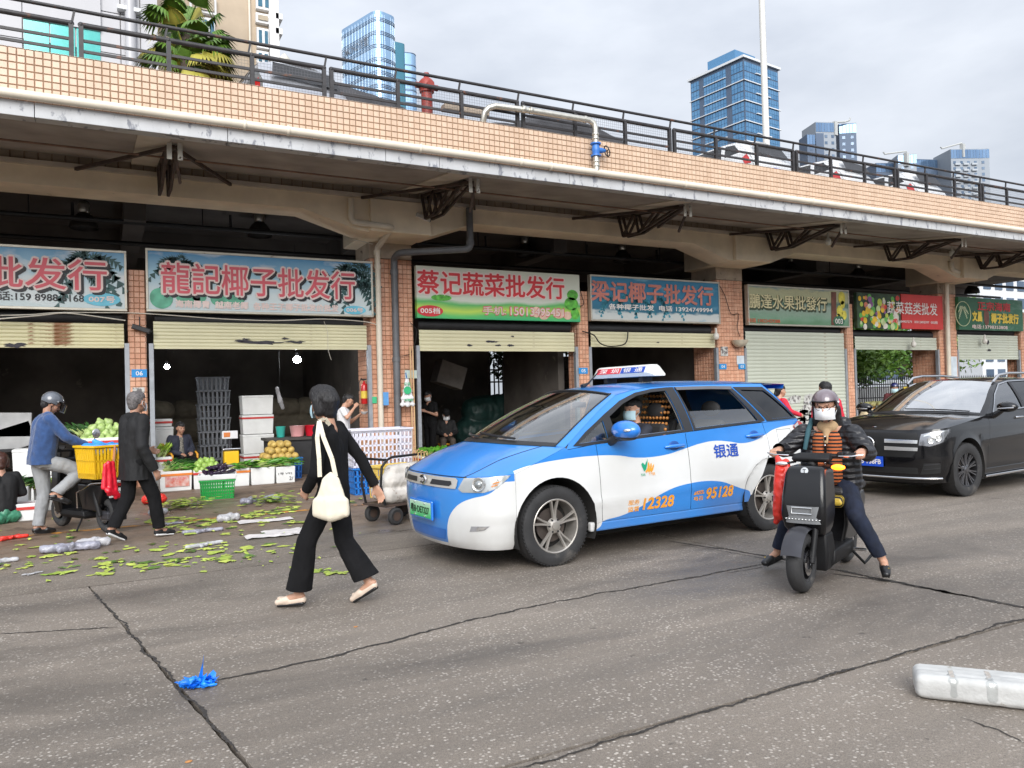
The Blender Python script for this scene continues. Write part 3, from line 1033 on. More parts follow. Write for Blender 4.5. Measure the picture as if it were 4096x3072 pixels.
def sign(s0, s1, z0, z1, mt, label, frame=True, y=15.86, tilt=0.0):
 o = thing('shop_sign', label, 'sign')
 MB().box(s0 + .012, s1 - .012, y + .006, y + .12, z0 + .012, z1 - .012).build('panel', mt, o)
 if frame:
  for a, b in (((s0, z0),(s1, z0 + .045)),((s0, z1 - .045),(s1, z1)),((s0, z0 + .046),(s0 + .04, z1 - .046)),((s1 - .04, z0 + .046),(s1, z1 - .046))):
   MB().box(a[0], b[0], y - .012, y + .125, a[1], b[1]).build('frame', M_FRAME, o, bevel=.005)
 return o
def frond_print(o, cx, cz, r, mt, y, n=11, seed=1):
 rnd = random.Random(seed)
 mb = MB()
 for i in range(n):
  a = -0.5 + (pi + 1.0) * i / (n - 1) + rnd.uniform(-.12,.12)
  L_ = r * rnd.uniform(.75,1.1)
  pts_ = []
  for k in range(9):
   t = k / 8
   px = cx + cos(a) * L_ * t
   pz = cz + sin(a) * L_ * t - r * .75 * t * t
   pts_.append(V3((px, y, pz)))
  for k in range(8):
   d = (pts_[k + 1] - pts_[k]).normalized()
   nr = V3((-d.z,0, d.x))
   for sgn in (-1,1):
    tip = pts_[k] + d * r * .14 + nr * sgn * r * .17 * sin(pi * (.12 + .8 * k / 8)) - V3((0,0, r * .06))
    mb.add([pts_[k], pts_[k + 1], tip], [(0,1,2)])
 return mb.build('palm_print', mt, o)
def disc_print(o, x, z, rx, rz, mt, y, name='fruit_print', n=18):
 return MB().add([(x + rx * cos(2 * pi * i / n), y, z + rz * sin(2 * pi * i / n)) for i in range(n)], [tuple(range(n))]).build(name, mt, o)
def big_text(o, body, px0, px1, z, h, mats, y=15.855, n=15.86, off=.03, shadow=(.045,-.045)):
 x0, x1 = at_y(px0,1150, n).x, at_y(px1,1150, n).x
 d = 0.004
 k = 0
 if mats[2]:
  lettering('lettering_shadow', body, x0 + shadow[0], z + shadow[1], h, o, mats[2], y - d, w=x1 - x0, offset=off + .03)
 if mats[1]:
  lettering('lettering_outline', body, x0, z, h, o, mats[1], y - 2 * d, w=x1 - x0, offset=off + .03)
 lettering('lettering', body, x0, z, h, o, mats[0], y - 3 * d, w=x1 - x0, offset=off * .4)
SKYS = [(0.0,(0.50,0.60,0.62)),(0.30,(0.60,0.68,0.70)),(0.62,(0.33,0.55,0.68)),(1.0,(0.04,0.24,0.50))]
P_SKY = print_mat('sign_print_sky', SKYS,(0.66,0.70,0.72),.54)
P_GREEN = print_mat('sign_print_fields', [(0.0,(0.03,0.40,0.18)),(0.12,(0.12,0.52,0.14)),(0.22,(0.50,0.68,0.10)),(0.33,(0.10,0.45,0.12)),(0.40,(0.62,0.66,0.58)),(1.0,(0.58,0.60,0.50))], None, sc=1.0, st=(.5,1,1.2))
P_BLUE = print_mat('sign_print_blue', [(0.0,(0.60,0.62,0.60)),(0.24,(0.55,0.60,0.60)),(0.28,(0.03,0.15,0.24)),(0.6,(0.03,0.19,0.34)),(1.0,(0.03,0.21,0.38))],(0.20,0.42,0.55),.60,1.6)
P_OLIVE = print_mat('sign_print_lake', [(0.0,(0.05,0.16,0.05)),(0.2,(0.16,0.30,0.20)),(0.5,(0.30,0.38,0.32)),(0.60,(0.07,0.16,0.12)),(0.68,(0.40,0.42,0.25)),(0.92,(0.46,0.46,0.28)),(1.0,(0.16,0.26,0.30))], None, sc=2.0)
P_DGREEN = print_mat('sign_print_green', [(0.0,(0.02,0.11,0.05)),(1.0,(0.02,0.15,0.07))],(0.08,0.20,0.14),.5,3)
M_PALM = mat('print_palm',(0.03,0.085,0.085),.5, var=.4, scale=8)
M_PALM2 = mat('print_palm_blue',(0.04,0.24,0.33),.5, var=.4, scale=8)
M_COCO = mat('print_coconut',(0.10,0.36,0.24),.5, var=.35, scale=5)
M_OVAL = mat('print_oval_blue',(0.14,0.50,0.66),.5)
o = sign(-4.0,0.42,3.30,4.42, P_SKY, 'leftmost sky-blue shop sign with red characters and phone number 159 8988 6168')
frond_print(o,-0.2,4.2,.65, M_PALM,15.855, seed=3)
frond_print(o,-0.25,3.95,.55, M_PALM,15.8545, seed=4)
big_text(o, '椰子批发行',-470,425,3.66,.56,(M_RED2, M_PINKW, M_SBLK))
lettering('lettering', '电话:159 8988 6168', at_y(-55,1190,15.86).x,3.44,.16, o, M_SBLK,15.852, w=at_y(333,1190,15.86).x - at_y(-55,1190,15.86).x, offset=.012)
x, z = zz(405,1197,15.86)
disc_print(o, x, z,.30,.12, M_OVAL,15.852, 'oval_print',28)
lettering('lettering', '007号', x, z - .055,.11, o, M_PINKW,15.846, w=.42, offset=.03, align='CENTER')
o = sign(0.74,5.13,3.31,4.50, P_SKY, 'sky-blue coconut shop sign with palms and seven red characters starting 龍記')
frond_print(o,1.28,4.26,.48, M_PALM,15.855, seed=5)
frond_print(o,4.72,4.28,.62, M_PALM,15.855, seed=6)
frond_print(o,4.78,3.98,.55, M_PALM,15.8545, seed=7)
for (px, py, r) in ((618,1185,.17),(600,1218,.2),(735,1185,.15),(770,1192,.13),(795,1185,.13),(900,1190,.18),(870,1195,.14),(945,1190,.16),(645,1225,.12)):
 x, z = zz(px, py,15.86)
 disc_print(o, max(x,.80 + r), max(z,3.36 + r), r, r * .95, M_COCO,15.8548 - r * .01)
big_text(o, '龍記椰子批发行',642,1418,3.66,.60,(M_RED2, M_PINKW, M_SBLK))
lettering('lettering', '海南椰青  越南老椰  各种王子椰子批发价批发', at_y(700,1225,15.86).x,3.40,.14, o, M_PINKW,15.848, w=at_y(1352,1225,15.86).x - at_y(700,1225,15.86).x, offset=.04)
x, z = zz(1418,1240,15.86)
disc_print(o, x, z,.24,.09, M_OVAL,15.852, 'oval_print',28)
lettering('lettering', '006号', x, z - .045,.09, o, M_PINKW,15.846, w=.36, offset=.03, align='CENTER')
o = sign(6.11,10.40,3.31,4.49, P_GREEN, 'white and green vegetable shop sign with bold red characters, stall 005', frame=False)
big_text(o, '蔡记蔬菜批发行',1669,2255,3.86,.52,(M_RED, M_PINKW, None), off=.05)
x, z = zz(1720,1243,15.86)
disc_print(o, x, z,.31,.125, M_RED,15.853, 'oval_print',28)
lettering('lettering', '005档', x, z - .06,.13, o, M_WHITE,15.846, w=.46, offset=.02, align='CENTER')
for body, a, b in (('手机:',1932,2022),('15013495451',2042,2254)):
 xa, xb_ = at_y(a,1255,15.86).x, at_y(b,1255,15.86).x
 lettering('lettering_outline', body, xa - .015,3.425,.21, o, M_RED2,15.851, w=xb_ - xa + .03, offset=.035)
 lettering('lettering', body, xa,3.44,.18, o, M_PINKW,15.847, w=xb_ - xa, offset=.015)
M_LEAFP = mat('print_leaf',(0.10,0.40,0.05),.5, var=.5, scale=9)
M_GARL = mat('print_garlic',(0.70,0.50,0.38),.5, var=.2, scale=6)
for (px, py, rx_, rz_, mt) in ((2290,1180,.16,.13, M_LEAFP),(2285,1215,.2,.16, M_LEAFP),(2300,1255,.12,.14, M_LEAFP),(2145,1248,.13,.13, M_GARL),(2175,1262,.14,.1, M_GARL),(2235,1255,.16,.12, M_GARL),(2270,1262,.12,.1, M_GARL),(1765,1190,.25,.07, M_LEAFP)):
 x, z = zz(px, py,15.86)
 disc_print(o, x, max(3.33 + rz_, z), rx_, rz_, mt,15.8545)
o = sign(10.70,14.94,3.36,4.51, P_BLUE, 'deep blue coconut shop sign with salmon characters and torn white lower edge')
for k in range(5):
 frond_print(o,11.3 + k * .5,3.9 + .06 * (k % 2),.4, M_PALM2,15.855, seed=20 + k, n=9)
big_text(o, '梁记椰子批发行',2364,2850,3.86,.50,(M_ORANGE, None, None), off=.07)
lettering('lettering', '各种椰子批发  电话 13924749994', at_y(2435,1245,15.86).x,3.66,.14, o, M_WHITE,15.85, w=at_y(2850,1245,15.86).x - at_y(2435,1245,15.86).x, offset=.03)
o = sign(15.98,20.17,3.36,4.50, P_OLIVE, 'faded olive fruit shop sign with lake scene and pale brush characters, stall 003')
M_CREAMT = mat('sign_cream',(0.66,0.60,0.36),.5)
M_OLSH = mat('sign_olive_shadow',(0.05,0.07,0.04),.5)
big_text(o, '鵬達水果批發行',2994,3305,3.83,.42,(M_CREAMT, None, M_OLSH), off=.03, shadow=(.03,-.03))
M_MANGO = mat('print_mango',(0.62,0.55,0.08),.5, var=.3)
M_TRUNK = mat('print_trunk',(0.16,0.06,0.04),.5, var=.3)
x, z = zz(3330,1230,15.86)
MB().add([(x - .06,15.856,3.42),(x + .16,15.856,3.42),(x + .2,15.856,4.42),(x - .02,15.856,4.42)], [(0,1,2,3)]).build('tree_print', M_TRUNK, o)
for (px, py, r) in ((3368,1192,.2),(3360,1245,.18),(3372,1218,.12),(3378,1260,.14),(3355,1270,.12)):
 x, z = zz(px, py,15.86)
 disc_print(o, min(x,20.0 - r * .3), z, r * .75, r, M_MANGO,15.854)
x, z = zz(3356,1285,15.86)
disc_print(o, x, z,.26,.17, P_DGREEN,15.85, 'plate_print',8)
lettering('lettering', '003', x, z - .075,.15, o, M_WHITE,15.846, w=.33, offset=.015, align='CENTER')
M_BRICKT = mat('sign_brick_red',(0.50,0.10,0.04),.5)
lettering('lettering', '电话 13823459288', at_y(2992,1283,15.86).x,3.43,.12, o, M_BRICKT,15.85, w=1.25, offset=.02)
o = sign(20.52,22.62,3.34,4.47, mat('print_dark_garden',(0.03,0.06,0.03),.5, var=.6, scale=3), 'photo board of heaped fruit and vegetables beside the red sign', frame=False)
VEG = [mat('print_v%d' % i, c,.5, var=.2, scale=7) for i, c in enumerate(((.45,.55,.08),(.55,.05,.04),(.70,.45,.03),(.65,.62,.55),(.25,.10,.28),(.12,.40,.08),(.60,.20,.12),(.5,.6,.3)))]
rnd = random.Random(5)
for i in range(95):
 x, z = rnd.uniform(20.62,22.5),3.40 + rnd.uniform(0,.95) ** 1.3
 r = rnd.uniform(.05,.12)
 disc_print(o, x, z, r, r * rnd.uniform(.85,1.15), VEG[rnd.randrange(8) if z > 3.75 else (3,1,2,7,5)[rnd.randrange(5)]],15.862 - i * .0001, n=14)
M_SIGNRED = mat('sign_board_red',(0.56,0.035,0.03),.42, var=.05)
o = sign(22.65,24.80,3.36,4.50, M_SIGNRED, 'plain red shop sign with white characters for vegetables and mushrooms', frame=False)
big_text(o, '蔬菜菇类批发',3546,3747,3.83,.40,(M_WHITE, None, None), off=.02)
lettering('lettering', '电话：13684907279  18312493397  002档', at_y(3550,1285,15.86).x,3.55,.10, o, M_WHITE,15.85, w=at_y(3750,1285,15.86).x - at_y(3550,1285,15.86).x, offset=.008)
o = sign(25.65,29.48,3.38,4.52, P_DGREEN, 'dark green coconut shop sign with round emblem, rightmost of the row', frame=False)
x, z = zz(3853,1255,15.86)
MB().add([(25.68,15.862,3.4),(26.95,15.862,3.4),(26.95,15.862,4.5),(25.68,15.862,4.5)], [(0,1,2,3)]).build('emblem_ground', mat('emblem_green',(.015,.10,.045),.4), o)
M_EMB = mat('emblem_line',(.55,.62,.40),.5)
MB().tube([(x + .42 * cos(a),15.85, z + .42 * sin(a)) for a in [2 * pi * i / 32 for i in range(33)]],.014,5).build('emblem_ring', M_EMB, o)
frond_print(o, x, z + .2,.3, M_EMB,15.856, seed=9, n=7)
lettering('lettering', '正宗海南', at_y(3912,1220,15.86).x,4.08,.30, o, M_RED,15.85, w=at_y(4042,1220,15.86).x - at_y(3912,1220,15.86).x, offset=.03)
lettering('lettering', '文昌', at_y(3891,1275,15.86).x,3.70,.33, o, M_YEL,15.85, w=at_y(3928,1275,15.86).x - at_y(3891,1275,15.86).x, offset=.05)
lettering('lettering', '椰子批发行', at_y(3966,1275,15.86).x,3.66,.33, o, M_YEL,15.85, w=at_y(4074,1275,15.86).x - at_y(3966,1275,15.86).x, offset=.05)
lettering('lettering', '电话:13798353808', at_y(3890,1305,15.86).x,3.44,.14, o, M_PINKW,15.85, w=at_y(4030,1305,15.86).x - at_y(3890,1305,15.86).x, offset=.02)
disc_print(o, at_y(3947,1250,15.86).x,3.85,.16,.3, M_TRUNK,15.857, 'coconut_print')
M_NUM = mat('number_plate_blue',(0.02,0.25,0.60),.35, var=.05)
for body, px, py, lab in (('06',557,1493, 'blue number plate 06 on the narrow pillar behind the walking man'),('05',2335,1483, 'blue number plate 05 on the narrow pillar above the taxi sign'),
       ('04',2894,1466, 'blue number plate 04 on the broad tiled pillar'),('03',2970,1466, 'blue number plate 03 beside the closed shutter')):
 x, z = zz(px, py,15.95)
 o = thing('number_plate', lab, 'sign')
 y = 15.965
 MB().box(x - .13, x + .13, y, y + .012, z - .075, z + .075).build('plate', M_NUM, o, bevel=.003)
 lettering('lettering', body, x, z - .04,.08, o, M_WHITE, y - .003, w=.12, offset=.012, align='CENTER')
# ================================================================== towers and blocks behind
def glass_mat(name, c, c2, rough=0.12, metal=0.55):
 m, t, b = new_mat(name)
 nn, ll = t.nodes.new, t.links.new
 gm = nn('ShaderNodeNewGeometry')
 oi = nn('ShaderNodeObjectInfo')
 ad_ = nn('ShaderNodeMath')
 ll(gm.outputs['Random Per Island'], ad_.inputs[0])
 ll(oi.outputs['Random'], ad_.inputs[1])
 fr = nn('ShaderNodeMath')
 fr.operation = 'FRACT'
 ll(ad_.outputs[0], fr.inputs[0])
 mx = nn('ShaderNodeMix')
 mx.data_type = 'RGBA'
 ll(fr.outputs[0], mx.inputs[0])
 mx.inputs[6].default_value = (*c,1)
 mx.inputs[7].default_value = (*c2,1)
 ll(mx.outputs[2], b.inputs['Base Color'])
 b.inputs['Roughness'].default_value = rough
 b.inputs['Metallic'].default_value = metal
 return m
M_GL1 = glass_mat('tower_glass_pale',(0.26,0.42,0.62),(0.36,0.54,0.74),.12,.75)
M_GL2 = glass_mat('tower_glass_blue',(0.10,0.25,0.44),(0.15,0.33,0.54))
M_GL3 = glass_mat('tower_glass_dull',(0.10,0.17,0.28),(0.15,0.24,0.37))
M_FIN = mat('tower_dark_fin',(0.045,0.06,0.10),.5,.3, var=.1)
M_SPAN = mat('tower_pale_band',(0.62,0.64,0.66),.5, var=.05)
M_NAVY = mat('tower_navy_wall',(0.075,0.11,0.17),.6, var=.1)
M_GREYW = mat('tower_grey_wall',(0.26,0.29,0.325),.6, var=.06)
def tower_frame(px, py, dist, yaw_off=0.0):
 q = at_d(px, py, dist)
 return q
# --- left glass tower with rounded corners
q = at_d(1395,130,250)
rz0 = math.atan2(ray(1395,130).x, ray(1395,130).y)
t1 = thing('glass_tower', 'pale glass office tower with rounded corners and roof lettering, left of the hydrant', 'tower',(q.x, q.y,0),-rz0)
H1 = at_d(1400,28,250).z
def round_rect(w, d, r, n=7):
 P = []
 for cx, cy, a0 in ((w - r, d - r,0),(r, d - r,90),(r, r,180),(w - r, r,270)):
  for i in range(n):
   a = R(a0 + 90 * i / (n - 1))
   P.append((cx + r * cos(a), cy + r * sin(a)))
 return P
rot1 = MR(R(38),4, 'Z')
def ring_pts(P, z, off=0.0, M_=Matrix()):
 c = V3((sum(p[0] for p in P) / len(P), sum(p[1] for p in P) / len(P)))
 return [tuple(M_ @ V3((p[0] + (p[0] - c.x) * off, p[1] + (p[1] - c.y) * off, z))) for p in P]
def loop_wall(P, z0, z1, M_, off=0.0):
 mb = MB()
 n = len(P)
 mb.add(ring_pts(P, z0, off, M_) + ring_pts(P, z1, off, M_), [(i,(i + 1) % n, n + (i + 1) % n, n + i) for i in range(n)] + [tuple(range(n,2 * n))])
 return mb
P1 = round_rect(9,22,3.2)
M1 = MT((8.6,-2,0)) @ MR(R(35),4, 'Z')
nfl = 17
for k in range(nfl):
 z1 = H1 - 2.2 - k * 4.4
 loop_wall(P1, z1 - 4.3, z1 - 1.0, M1).build('glazing', M_GL1, t1,35)
 for dz in (0,.5,1.0):
  mb = loop_wall(P1, z1 - dz - .16, z1 - dz, M1,.012)
  mb.build('floor_band', M_FIN, t1,35)
 loop_wall(P1, z1 - .92, z1 - .1, M1,.002).build('spandrel', M_GL1, t1,35)
mb = MB()
for i in range(len(P1)):
 pts2 = [Vector(P1[i]), Vector(P1[(i + 1) % len(P1)])]
 d = (pts2[1] - pts2[0]).length
 nm = max(1, int(d / 1.6))
 for j in range(nm):
  p = pts2[0].lerp(pts2[1], j / nm)
  a = M1 @ V3((p.x, p.y,0))
  mb.box(a.x - .06, a.x + .06, a.y - .06, a.y + .06,30, H1 - 1)
tag(mb.build('mullions', mat('pale_mullion',(.35,.45,.55),.4,.4), t1), kind='stuff')
loop_wall(P1, H1 - 2.2, H1, M1,.004).build('crown', M_GL1, t1,35)
loop_wall(P1,20, H1 - 70, M1,-.01).build('base_shaft', M_GL1, t1,35)
P1b = round_rect(8,9,2.4)
M1b = MT((15.0,12,0)) @ MR(R(8),4, 'Z')
H1b = H1 - 7
for k in range(15):
 z1 = H1b - k * 4.4
 loop_wall(P1b, z1 - 4.3, z1, M1b).build('glazing', M_GL1, t1,35)
 loop_wall(P1b, z1 - .35, z1 - .1, M1b,.012).build('floor_band', M_FIN, t1,35)
P1c = round_rect(6,8,1.5)
M1c = MT((13.4,10,0)) @ MR(R(20),4, 'Z')
loop_wall(P1c,20, H1 - 4.5, M1c).build('core_glazing', glass_mat('tower_glass_teal',(.06,.20,.28),(.10,.28,.36)), t1,35)
M_LET = mat('tower_lettering',(.13,.15,.18),.5)
def on_t1(u, v):      # lettering follows the long left face of the tower (its local x = 0 side)
 return tuple(M1 @ V3((-.35,19.5 - u, v)))
lettering('lettering', 'GMOND吉盟',0, H1 - 10.5,3.2, t1, M_LET, w=15, offset=.04, fn=on_t1)
# --- right blue tower
q = at_d(2978,200,300)
az = math.atan2(ray(2935,200).x, ray(2935,200).y)
t2 = thing('glass_tower', 'blue glass office tower with pale floor ledges behind the tall white pole', 'tower',(q.x, q.y,0),-az)
H2 = at_d(2950,208,300).z
M2 = MR(R(52),4, 'Z')
def boxm(x0, x1, y0, y1, z0, z1, M_):
 return MB().box(x0, x1, y0, y1, z0, z1, M_)
W2, D2 = 22,27      # local: x = right face length, y = left face length (corner at the origin)
boxm(0, W2,0, D2,20, H2 - 1.5, M2).build('shaft', M_NAVY, t2)
pn = MB().box(-.5,.5,-.06,.06,-.5,.5).mesh('pane', M_GL2)
def pane_grid(face, u0, u1, nu, zt, rows, hh, name='glazing', th=.12, gap=.1):
 for k in range(rows):
  mb = MB()
  z1 = zt - k * hh
  for i in range(nu):
   a = u0 + (u1 - u0) * i / nu + gap
   b = u0 + (u1 - u0) * (i + 1) / nu - gap
   for j in range(2):
    za, zb = z1 - hh + .25 + j * (hh - .4) / 2, z1 - hh + .25 + (j + 1) * (hh - .4) / 2 - .1
    if face == 'R':
     mb.box(a, b,-th,0, za, zb, M2)
    else:
     mb.box(-th,0, a, b, za, zb, M2)
  tag(mb.build(name, M_GL2, t2), kind='stuff')
ROW2 = 19
pane_grid('R',.3, W2 - .3,14, H2 - 2.5, ROW2,4.0)
pane_grid('L',.3,6,4, H2 - 2.5, ROW2,4.0)
pane_grid('L',8.6,20,8, H2 - 2.5, ROW2,4.0)
pane_grid('L',22.4, D2 - .3,3, H2 - 2.5, ROW2,4.0)
boxm(-.9, W2 + .9,-.9, D2 + .9, H2 - 1.5, H2 - .6, M2).build('roof_ledge', M_SPAN, t2)
for k in range(ROW2):
 z = H2 - 6.4 - k * 4.0
 if k % 2 == 1:
  boxm(-.6, W2 + .6,-.6,-.12, z, z + .35, M2).build('ledge', M_SPAN, t2)
  boxm(-.6,-.12,-.6,7.5, z, z + .35, M2).build('ledge', M_SPAN, t2)
  boxm(-.6,-.12,7.5, D2 + .4, z, z + .3, M2).build('ledge', M_SPAN, t2)
 else:
  boxm(7,16,-.7,-.12, z, z + .35, M2).build('ledge', M_SPAN, t2)
  boxm(-.5,-.12,8.6,20, z, z + .3, M2).build('ledge', M_SPAN, t2)
boxm(4, W2 - 5,7, D2 - 6, H2 - .6, H2 + 5.5, M2).build('penthouse', M_GL2, t2)
# --- dark apartment tower and the pale slab block on the right
M_BALC = mat('balcony_slab',(.36,.39,.42),.6)
def block(name, label, px0, px1, pytop, dist, depth, yaw, wall, storeys, hh, wnd, crown=True, cat='building'):
 a, b = at_d(px0, pytop, dist), at_d(px1, pytop, dist)
 w = (V3((b.x, b.y)) - V3((a.x, a.y))).length
 base = math.atan2(b.y - a.y, b.x - a.x)
 o = thing(name, label, cat,(a.x, a.y,0), base + yaw)
 Ht = a.z
 MB().box(0, w,0, depth,5, Ht).build('wall', wall, o)
 if crown:
  cw = MB()
  n = max(3, int(w / 1.5))
  for i in range(n):
   cw.box(w * i / n + .08, w * (i + 1) / n - .08,-.15,0, Ht - 5.2, Ht - .4)
  for i in range(max(2, int(depth / 1.5))):
   nn_ = max(2, int(depth / 1.5))
   cw.box(w, w + .15, depth * i / nn_ + .08, depth * (i + 1) / nn_ - .08, Ht - 5.2, Ht - .4)
  tag(cw.build('crown_glazing', M_GL3, o), kind='stuff')
 win = MB().box(-.5,.5,-.1,.06,-.5,.5).mesh('window', wnd)
 for k in range(storeys):
  z = Ht - 7.5 - k * hh
  n = max(1, int(w / 3.6))
  for i in range(n):
   x = w * (i + .5) / n
   inst('window', win, o,(x,-.02, z), sc=(1.5,1,1.5))
  for i in range(max(1, int(depth / 4.5))):
   inst('window', win, o,(w + .02, depth * (i + .5) / max(1, int(depth / 4.5)), z),(0,0, pi / 2),(1.5,1,1.5))
 return o, w, Ht
M_WIN = glass_mat('apartment_window',(.07,.11,.17),(.13,.18,.25),.2,.3)
o, w, Ht = block('apartment_tower', 'slim dark blue apartment tower with glazed crown, left half of the pair',3268,3354,482,400,14, R(8), M_GREYW,11,3.4, M_WIN)
for k in range(15):
 MB().box(w, w + 1.3,2,12, Ht - 8.3 - k * 3.4, Ht - 7.7 - k * 3.4).build('balcony', M_BALC, o)
MB().box(-.2,4.2,-.25,0,5, Ht - 6).build('navy_panel', M_NAVY, o)
o2, w2, H_ = block('apartment_tower', 'slim dark blue apartment tower with glazed crown, right half of the pair',3362,3428,490,405,14, R(-5), M_NAVY,13,3.4, M_WIN)
for k in range(13):
 MB().box(w2, w2 + .6,3,11, H_ - 8.3 - k * 3.4, H_ - 6.9 - k * 3.4).build('balcony', M_GREYW, o2)
o3, w3, H_ = block('apartment_tower', 'low shoulder block left of the dark blue apartment pair',3233,3266,532,395,9, R(5), M_NAVY,6,3.4, M_WIN)
o4, w4, H_ = block('apartment_block', 'long pale grey apartment block with many windows, far right on the skyline',3810,3925,592,420,16, R(3), M_GREYW,16,3.3, M_WIN)
for k in range(16):
 for i in range(3):
  MB().box(w4 * (.12 + .3 * i), w4 * (.12 + .3 * i) + 3,-1.0,0, H_ - 9.0 - k * 3.3, H_ - 8.0 - k * 3.3).build('balcony', M_BALC, o4)
o5, w5, H_ = block('apartment_block', 'narrow pale end block at the right end of the skyline',3912,3962,592,424,14, R(-4), M_GREYW,15,3.3, M_WIN)
o6, w6, H_ = block('apartment_block', 'dark grey apartment block with glazed crown left of the long pale block',3672,3812,632,430,16, R(10), M_NAVY,10,3.3, M_WIN)
o7, w7, H_ = block('apartment_block', 'lower grey block with glazed crown near the small roof gantry',3597,3668,615,425,15, R(-6), M_GREYW,10,3.3, M_WIN)
o8, w8, H_ = block('apartment_block', 'lowest dull blue block at the left of the far right group',3510,3598,648,430,15, R(6), M_NAVY,8,3.3, M_WIN)
M_CRANE = mat('gantry_steel',(.42,.43,.42),.5)
for lab, pts_, dist in (('over the dark apartment pair',((3345,484),(3385,482),(3405,476),(3408,466)),402),('over the low grey block',((3632,610),(3632,601),(3545,612),(3540,603)),424),
      ('over the long pale block',((3858,575),(3855,568),(3775,590),(3770,583)),421)):
 o = thing('roof_gantry', 'small window-cleaning gantry on the roof ' + lab, 'gantry')
 MB().tube([at_d(a, b, dist) for a, b in pts_],.45,6).build('arm', M_CRANE, o)
 p = at_d(*pts_[0], dist)
 MB().box(p.x - 1, p.x + 1, p.y - 1, p.y + 1, p.z - 7, p.z + .3).build('mast', M_CRANE, o)
q = at_y(3072,640,15.5)
pl = thing('flag_pole', 'tall tapering white pole rising from the deck before the blue tower', 'pole',(q.x,15.5,6.0))
MB().tube([(0,0,0),(0,0,4),(0,0,14)], [.10,.09,.055],14).build('mast', mat('pole_white',(.62,.61,.58),.45, var=.05), pl,60)
MB().lathe([(.22,0),(.22,.03),(.12,.05),(.11,.3)],16).build('base_flange', M_GALV, pl,40)
# --- near buildings at the upper left
M_PANELW = mat('white_cladding',(.42,.42,.44),.4, var=.05, scale=.8, spot=(.30,.30,.32), spot_at=.62, spot_scale=1.0, stretch=(1,1,.35))
M_PGAP = mat('panel_gap',(.25,.24,.24),.7)
NW = 26.0
wb = thing('panel_building', 'white panelled building with green glass strip behind the railing', 'building')
xr = at_y(622,100, NW).x
MB().box(-12, xr - .02, NW + .05, NW + 12,0,22).build('wall', M_PGAP, wb)
zlines = [at_y(300, yy, NW).z for yy in (290,215,145,70,-10,-90)]
cols_ = [-12,-9.5,-7.5,-5.5] + [at_y(xx,100, NW).x for xx in (-160,-40,75,180,285,385,470,550,622)]
for i in range(len(cols_) - 1):
 for j in range(8):
  z0_, z1_ = 6.0 + j * 1.25,6.0 + (j + 1) * 1.25
  if cols_[i] > at_y(60,100, NW).x and cols_[i + 1] < at_y(395,100, NW).x and at_y(200,190, NW).z < z1_ < at_y(200,95, NW).z:
   continue
  MB().box(cols_[i] + .015, cols_[i + 1] - .015, NW, NW + .08, z0_ + .015, z1_ - .015).build('cladding_panel', M_PANELW, wb)
a, b = at_y(80,200, NW), at_y(392,130, NW)
M_GREENG = mat('green_glass',(.05,.36,.33),.12,.2, var=.08, coat=.3)
for i in range(3):
 x0_, x1_ = a.x + (b.x - a.x) * i / 3, a.x + (b.x - a.x) * (i + 1) / 3
 MB().box(x0_ + .02, x1_ - .02, NW - .03, NW - .01,6.0, at_y(200,85, NW).z).build('window', M_GREENG, wb)
MB().box(a.x, b.x, NW - .08, NW - .01, at_y(200,85, NW).z, at_y(200,85, NW).z + 1.3).build('fascia_panel', M_PANELW, wb)
for px, py in ((480,18),(528,28)):
 p = at_y(px, py, NW - .2)
 MB().box(p.x - .16, p.x + .16, p.y - .05, p.y + .3, p.z - .06, p.z + .06).build('wall_lamp', M_SPAN, wb)
MB().tube([(at_y(508,10, NW).x, NW - .12,6),(at_y(508,10, NW).x, NW - .12,18)],.16,10).build('drainpipe', M_PANELW, wb,60)
NB = 38.0
M_BEIGE = mat('beige_mosaic_wall',(.46,.37,.27),.7, var=.06, scale=1.5, bump=.1)
bb = thing('apartment_house', 'beige apartment house with white window bays behind the palm', 'building')
x0_, x1_ = at_y(560,100, NB).x, at_y(1100,100, NB).x
MB().box(x0_ - 8, x1_ - .1, NB + .02, NB + 14,0,34).build('wall', M_BEIGE, bb)
for zz_ in (9.2,9.7,12.2,12.6):
 MB().box(x0_ - 8, x1_ - .15, NB - .03, NB + .05, zz_, zz_ + .04).build('groove_trim', M_PGAP, bb)
M_WFR = mat('white_window_frame',(.70,.70,.70),.4, var=.04)
M_WGL = mat('blue_window_glass',(.05,.14,.20),.08,.3, var=.2)
M_LOUV = mat('louvre_tan',(.45,.38,.28),.6, var=.1)
def bay_window(px0, px1, py0, py1, louver=False):
 a_, b_ = at_y(px0, py0, NB), at_y(px1, py1, NB)
 w_ = bb
 fr = MB().box(a_.x, b_.x, NB - .22, NB + .05, b_.z, a_.z).build('window', M_WFR, w_)
 if louver:
  n = 8
  for i in range(n):
   z_ = b_.z + .12 + (a_.z - b_.z - .24) * i / n
   MB().box(a_.x + .1, b_.x - .1, NB - .28, NB - .225, z_, z_ + (a_.z - b_.z) / n * .55).build('louvre_slat', M_LOUV, fr)
 else:
  for i in range(2):
   xa = a_.x + (b_.x - a_.x) * i / 2
   MB().box(xa + .09, xa + (b_.x - a_.x) / 2 - .04, NB - .245, NB - .222, b_.z + .12, a_.z - .12).build('pane', M_WGL, fr)
for (a_, b_, c_, d_, lv) in ((745,855,-35,58, True),(790,850,62,150, False),(1012,1070,-40,40, False),(1012,1070,45,95, True),(1016,1066,105,195, False),(1016,1066,198,260, False),
        (745,855,-130,-45, False)):
 bay_window(a_, b_, c_, d_, lv)
MB().box(at_y(1066,100, NB).x, at_y(1104,100, NB).x, NB - .3, NB + 6,0,34).build('corner_pier', M_WFR, bb)
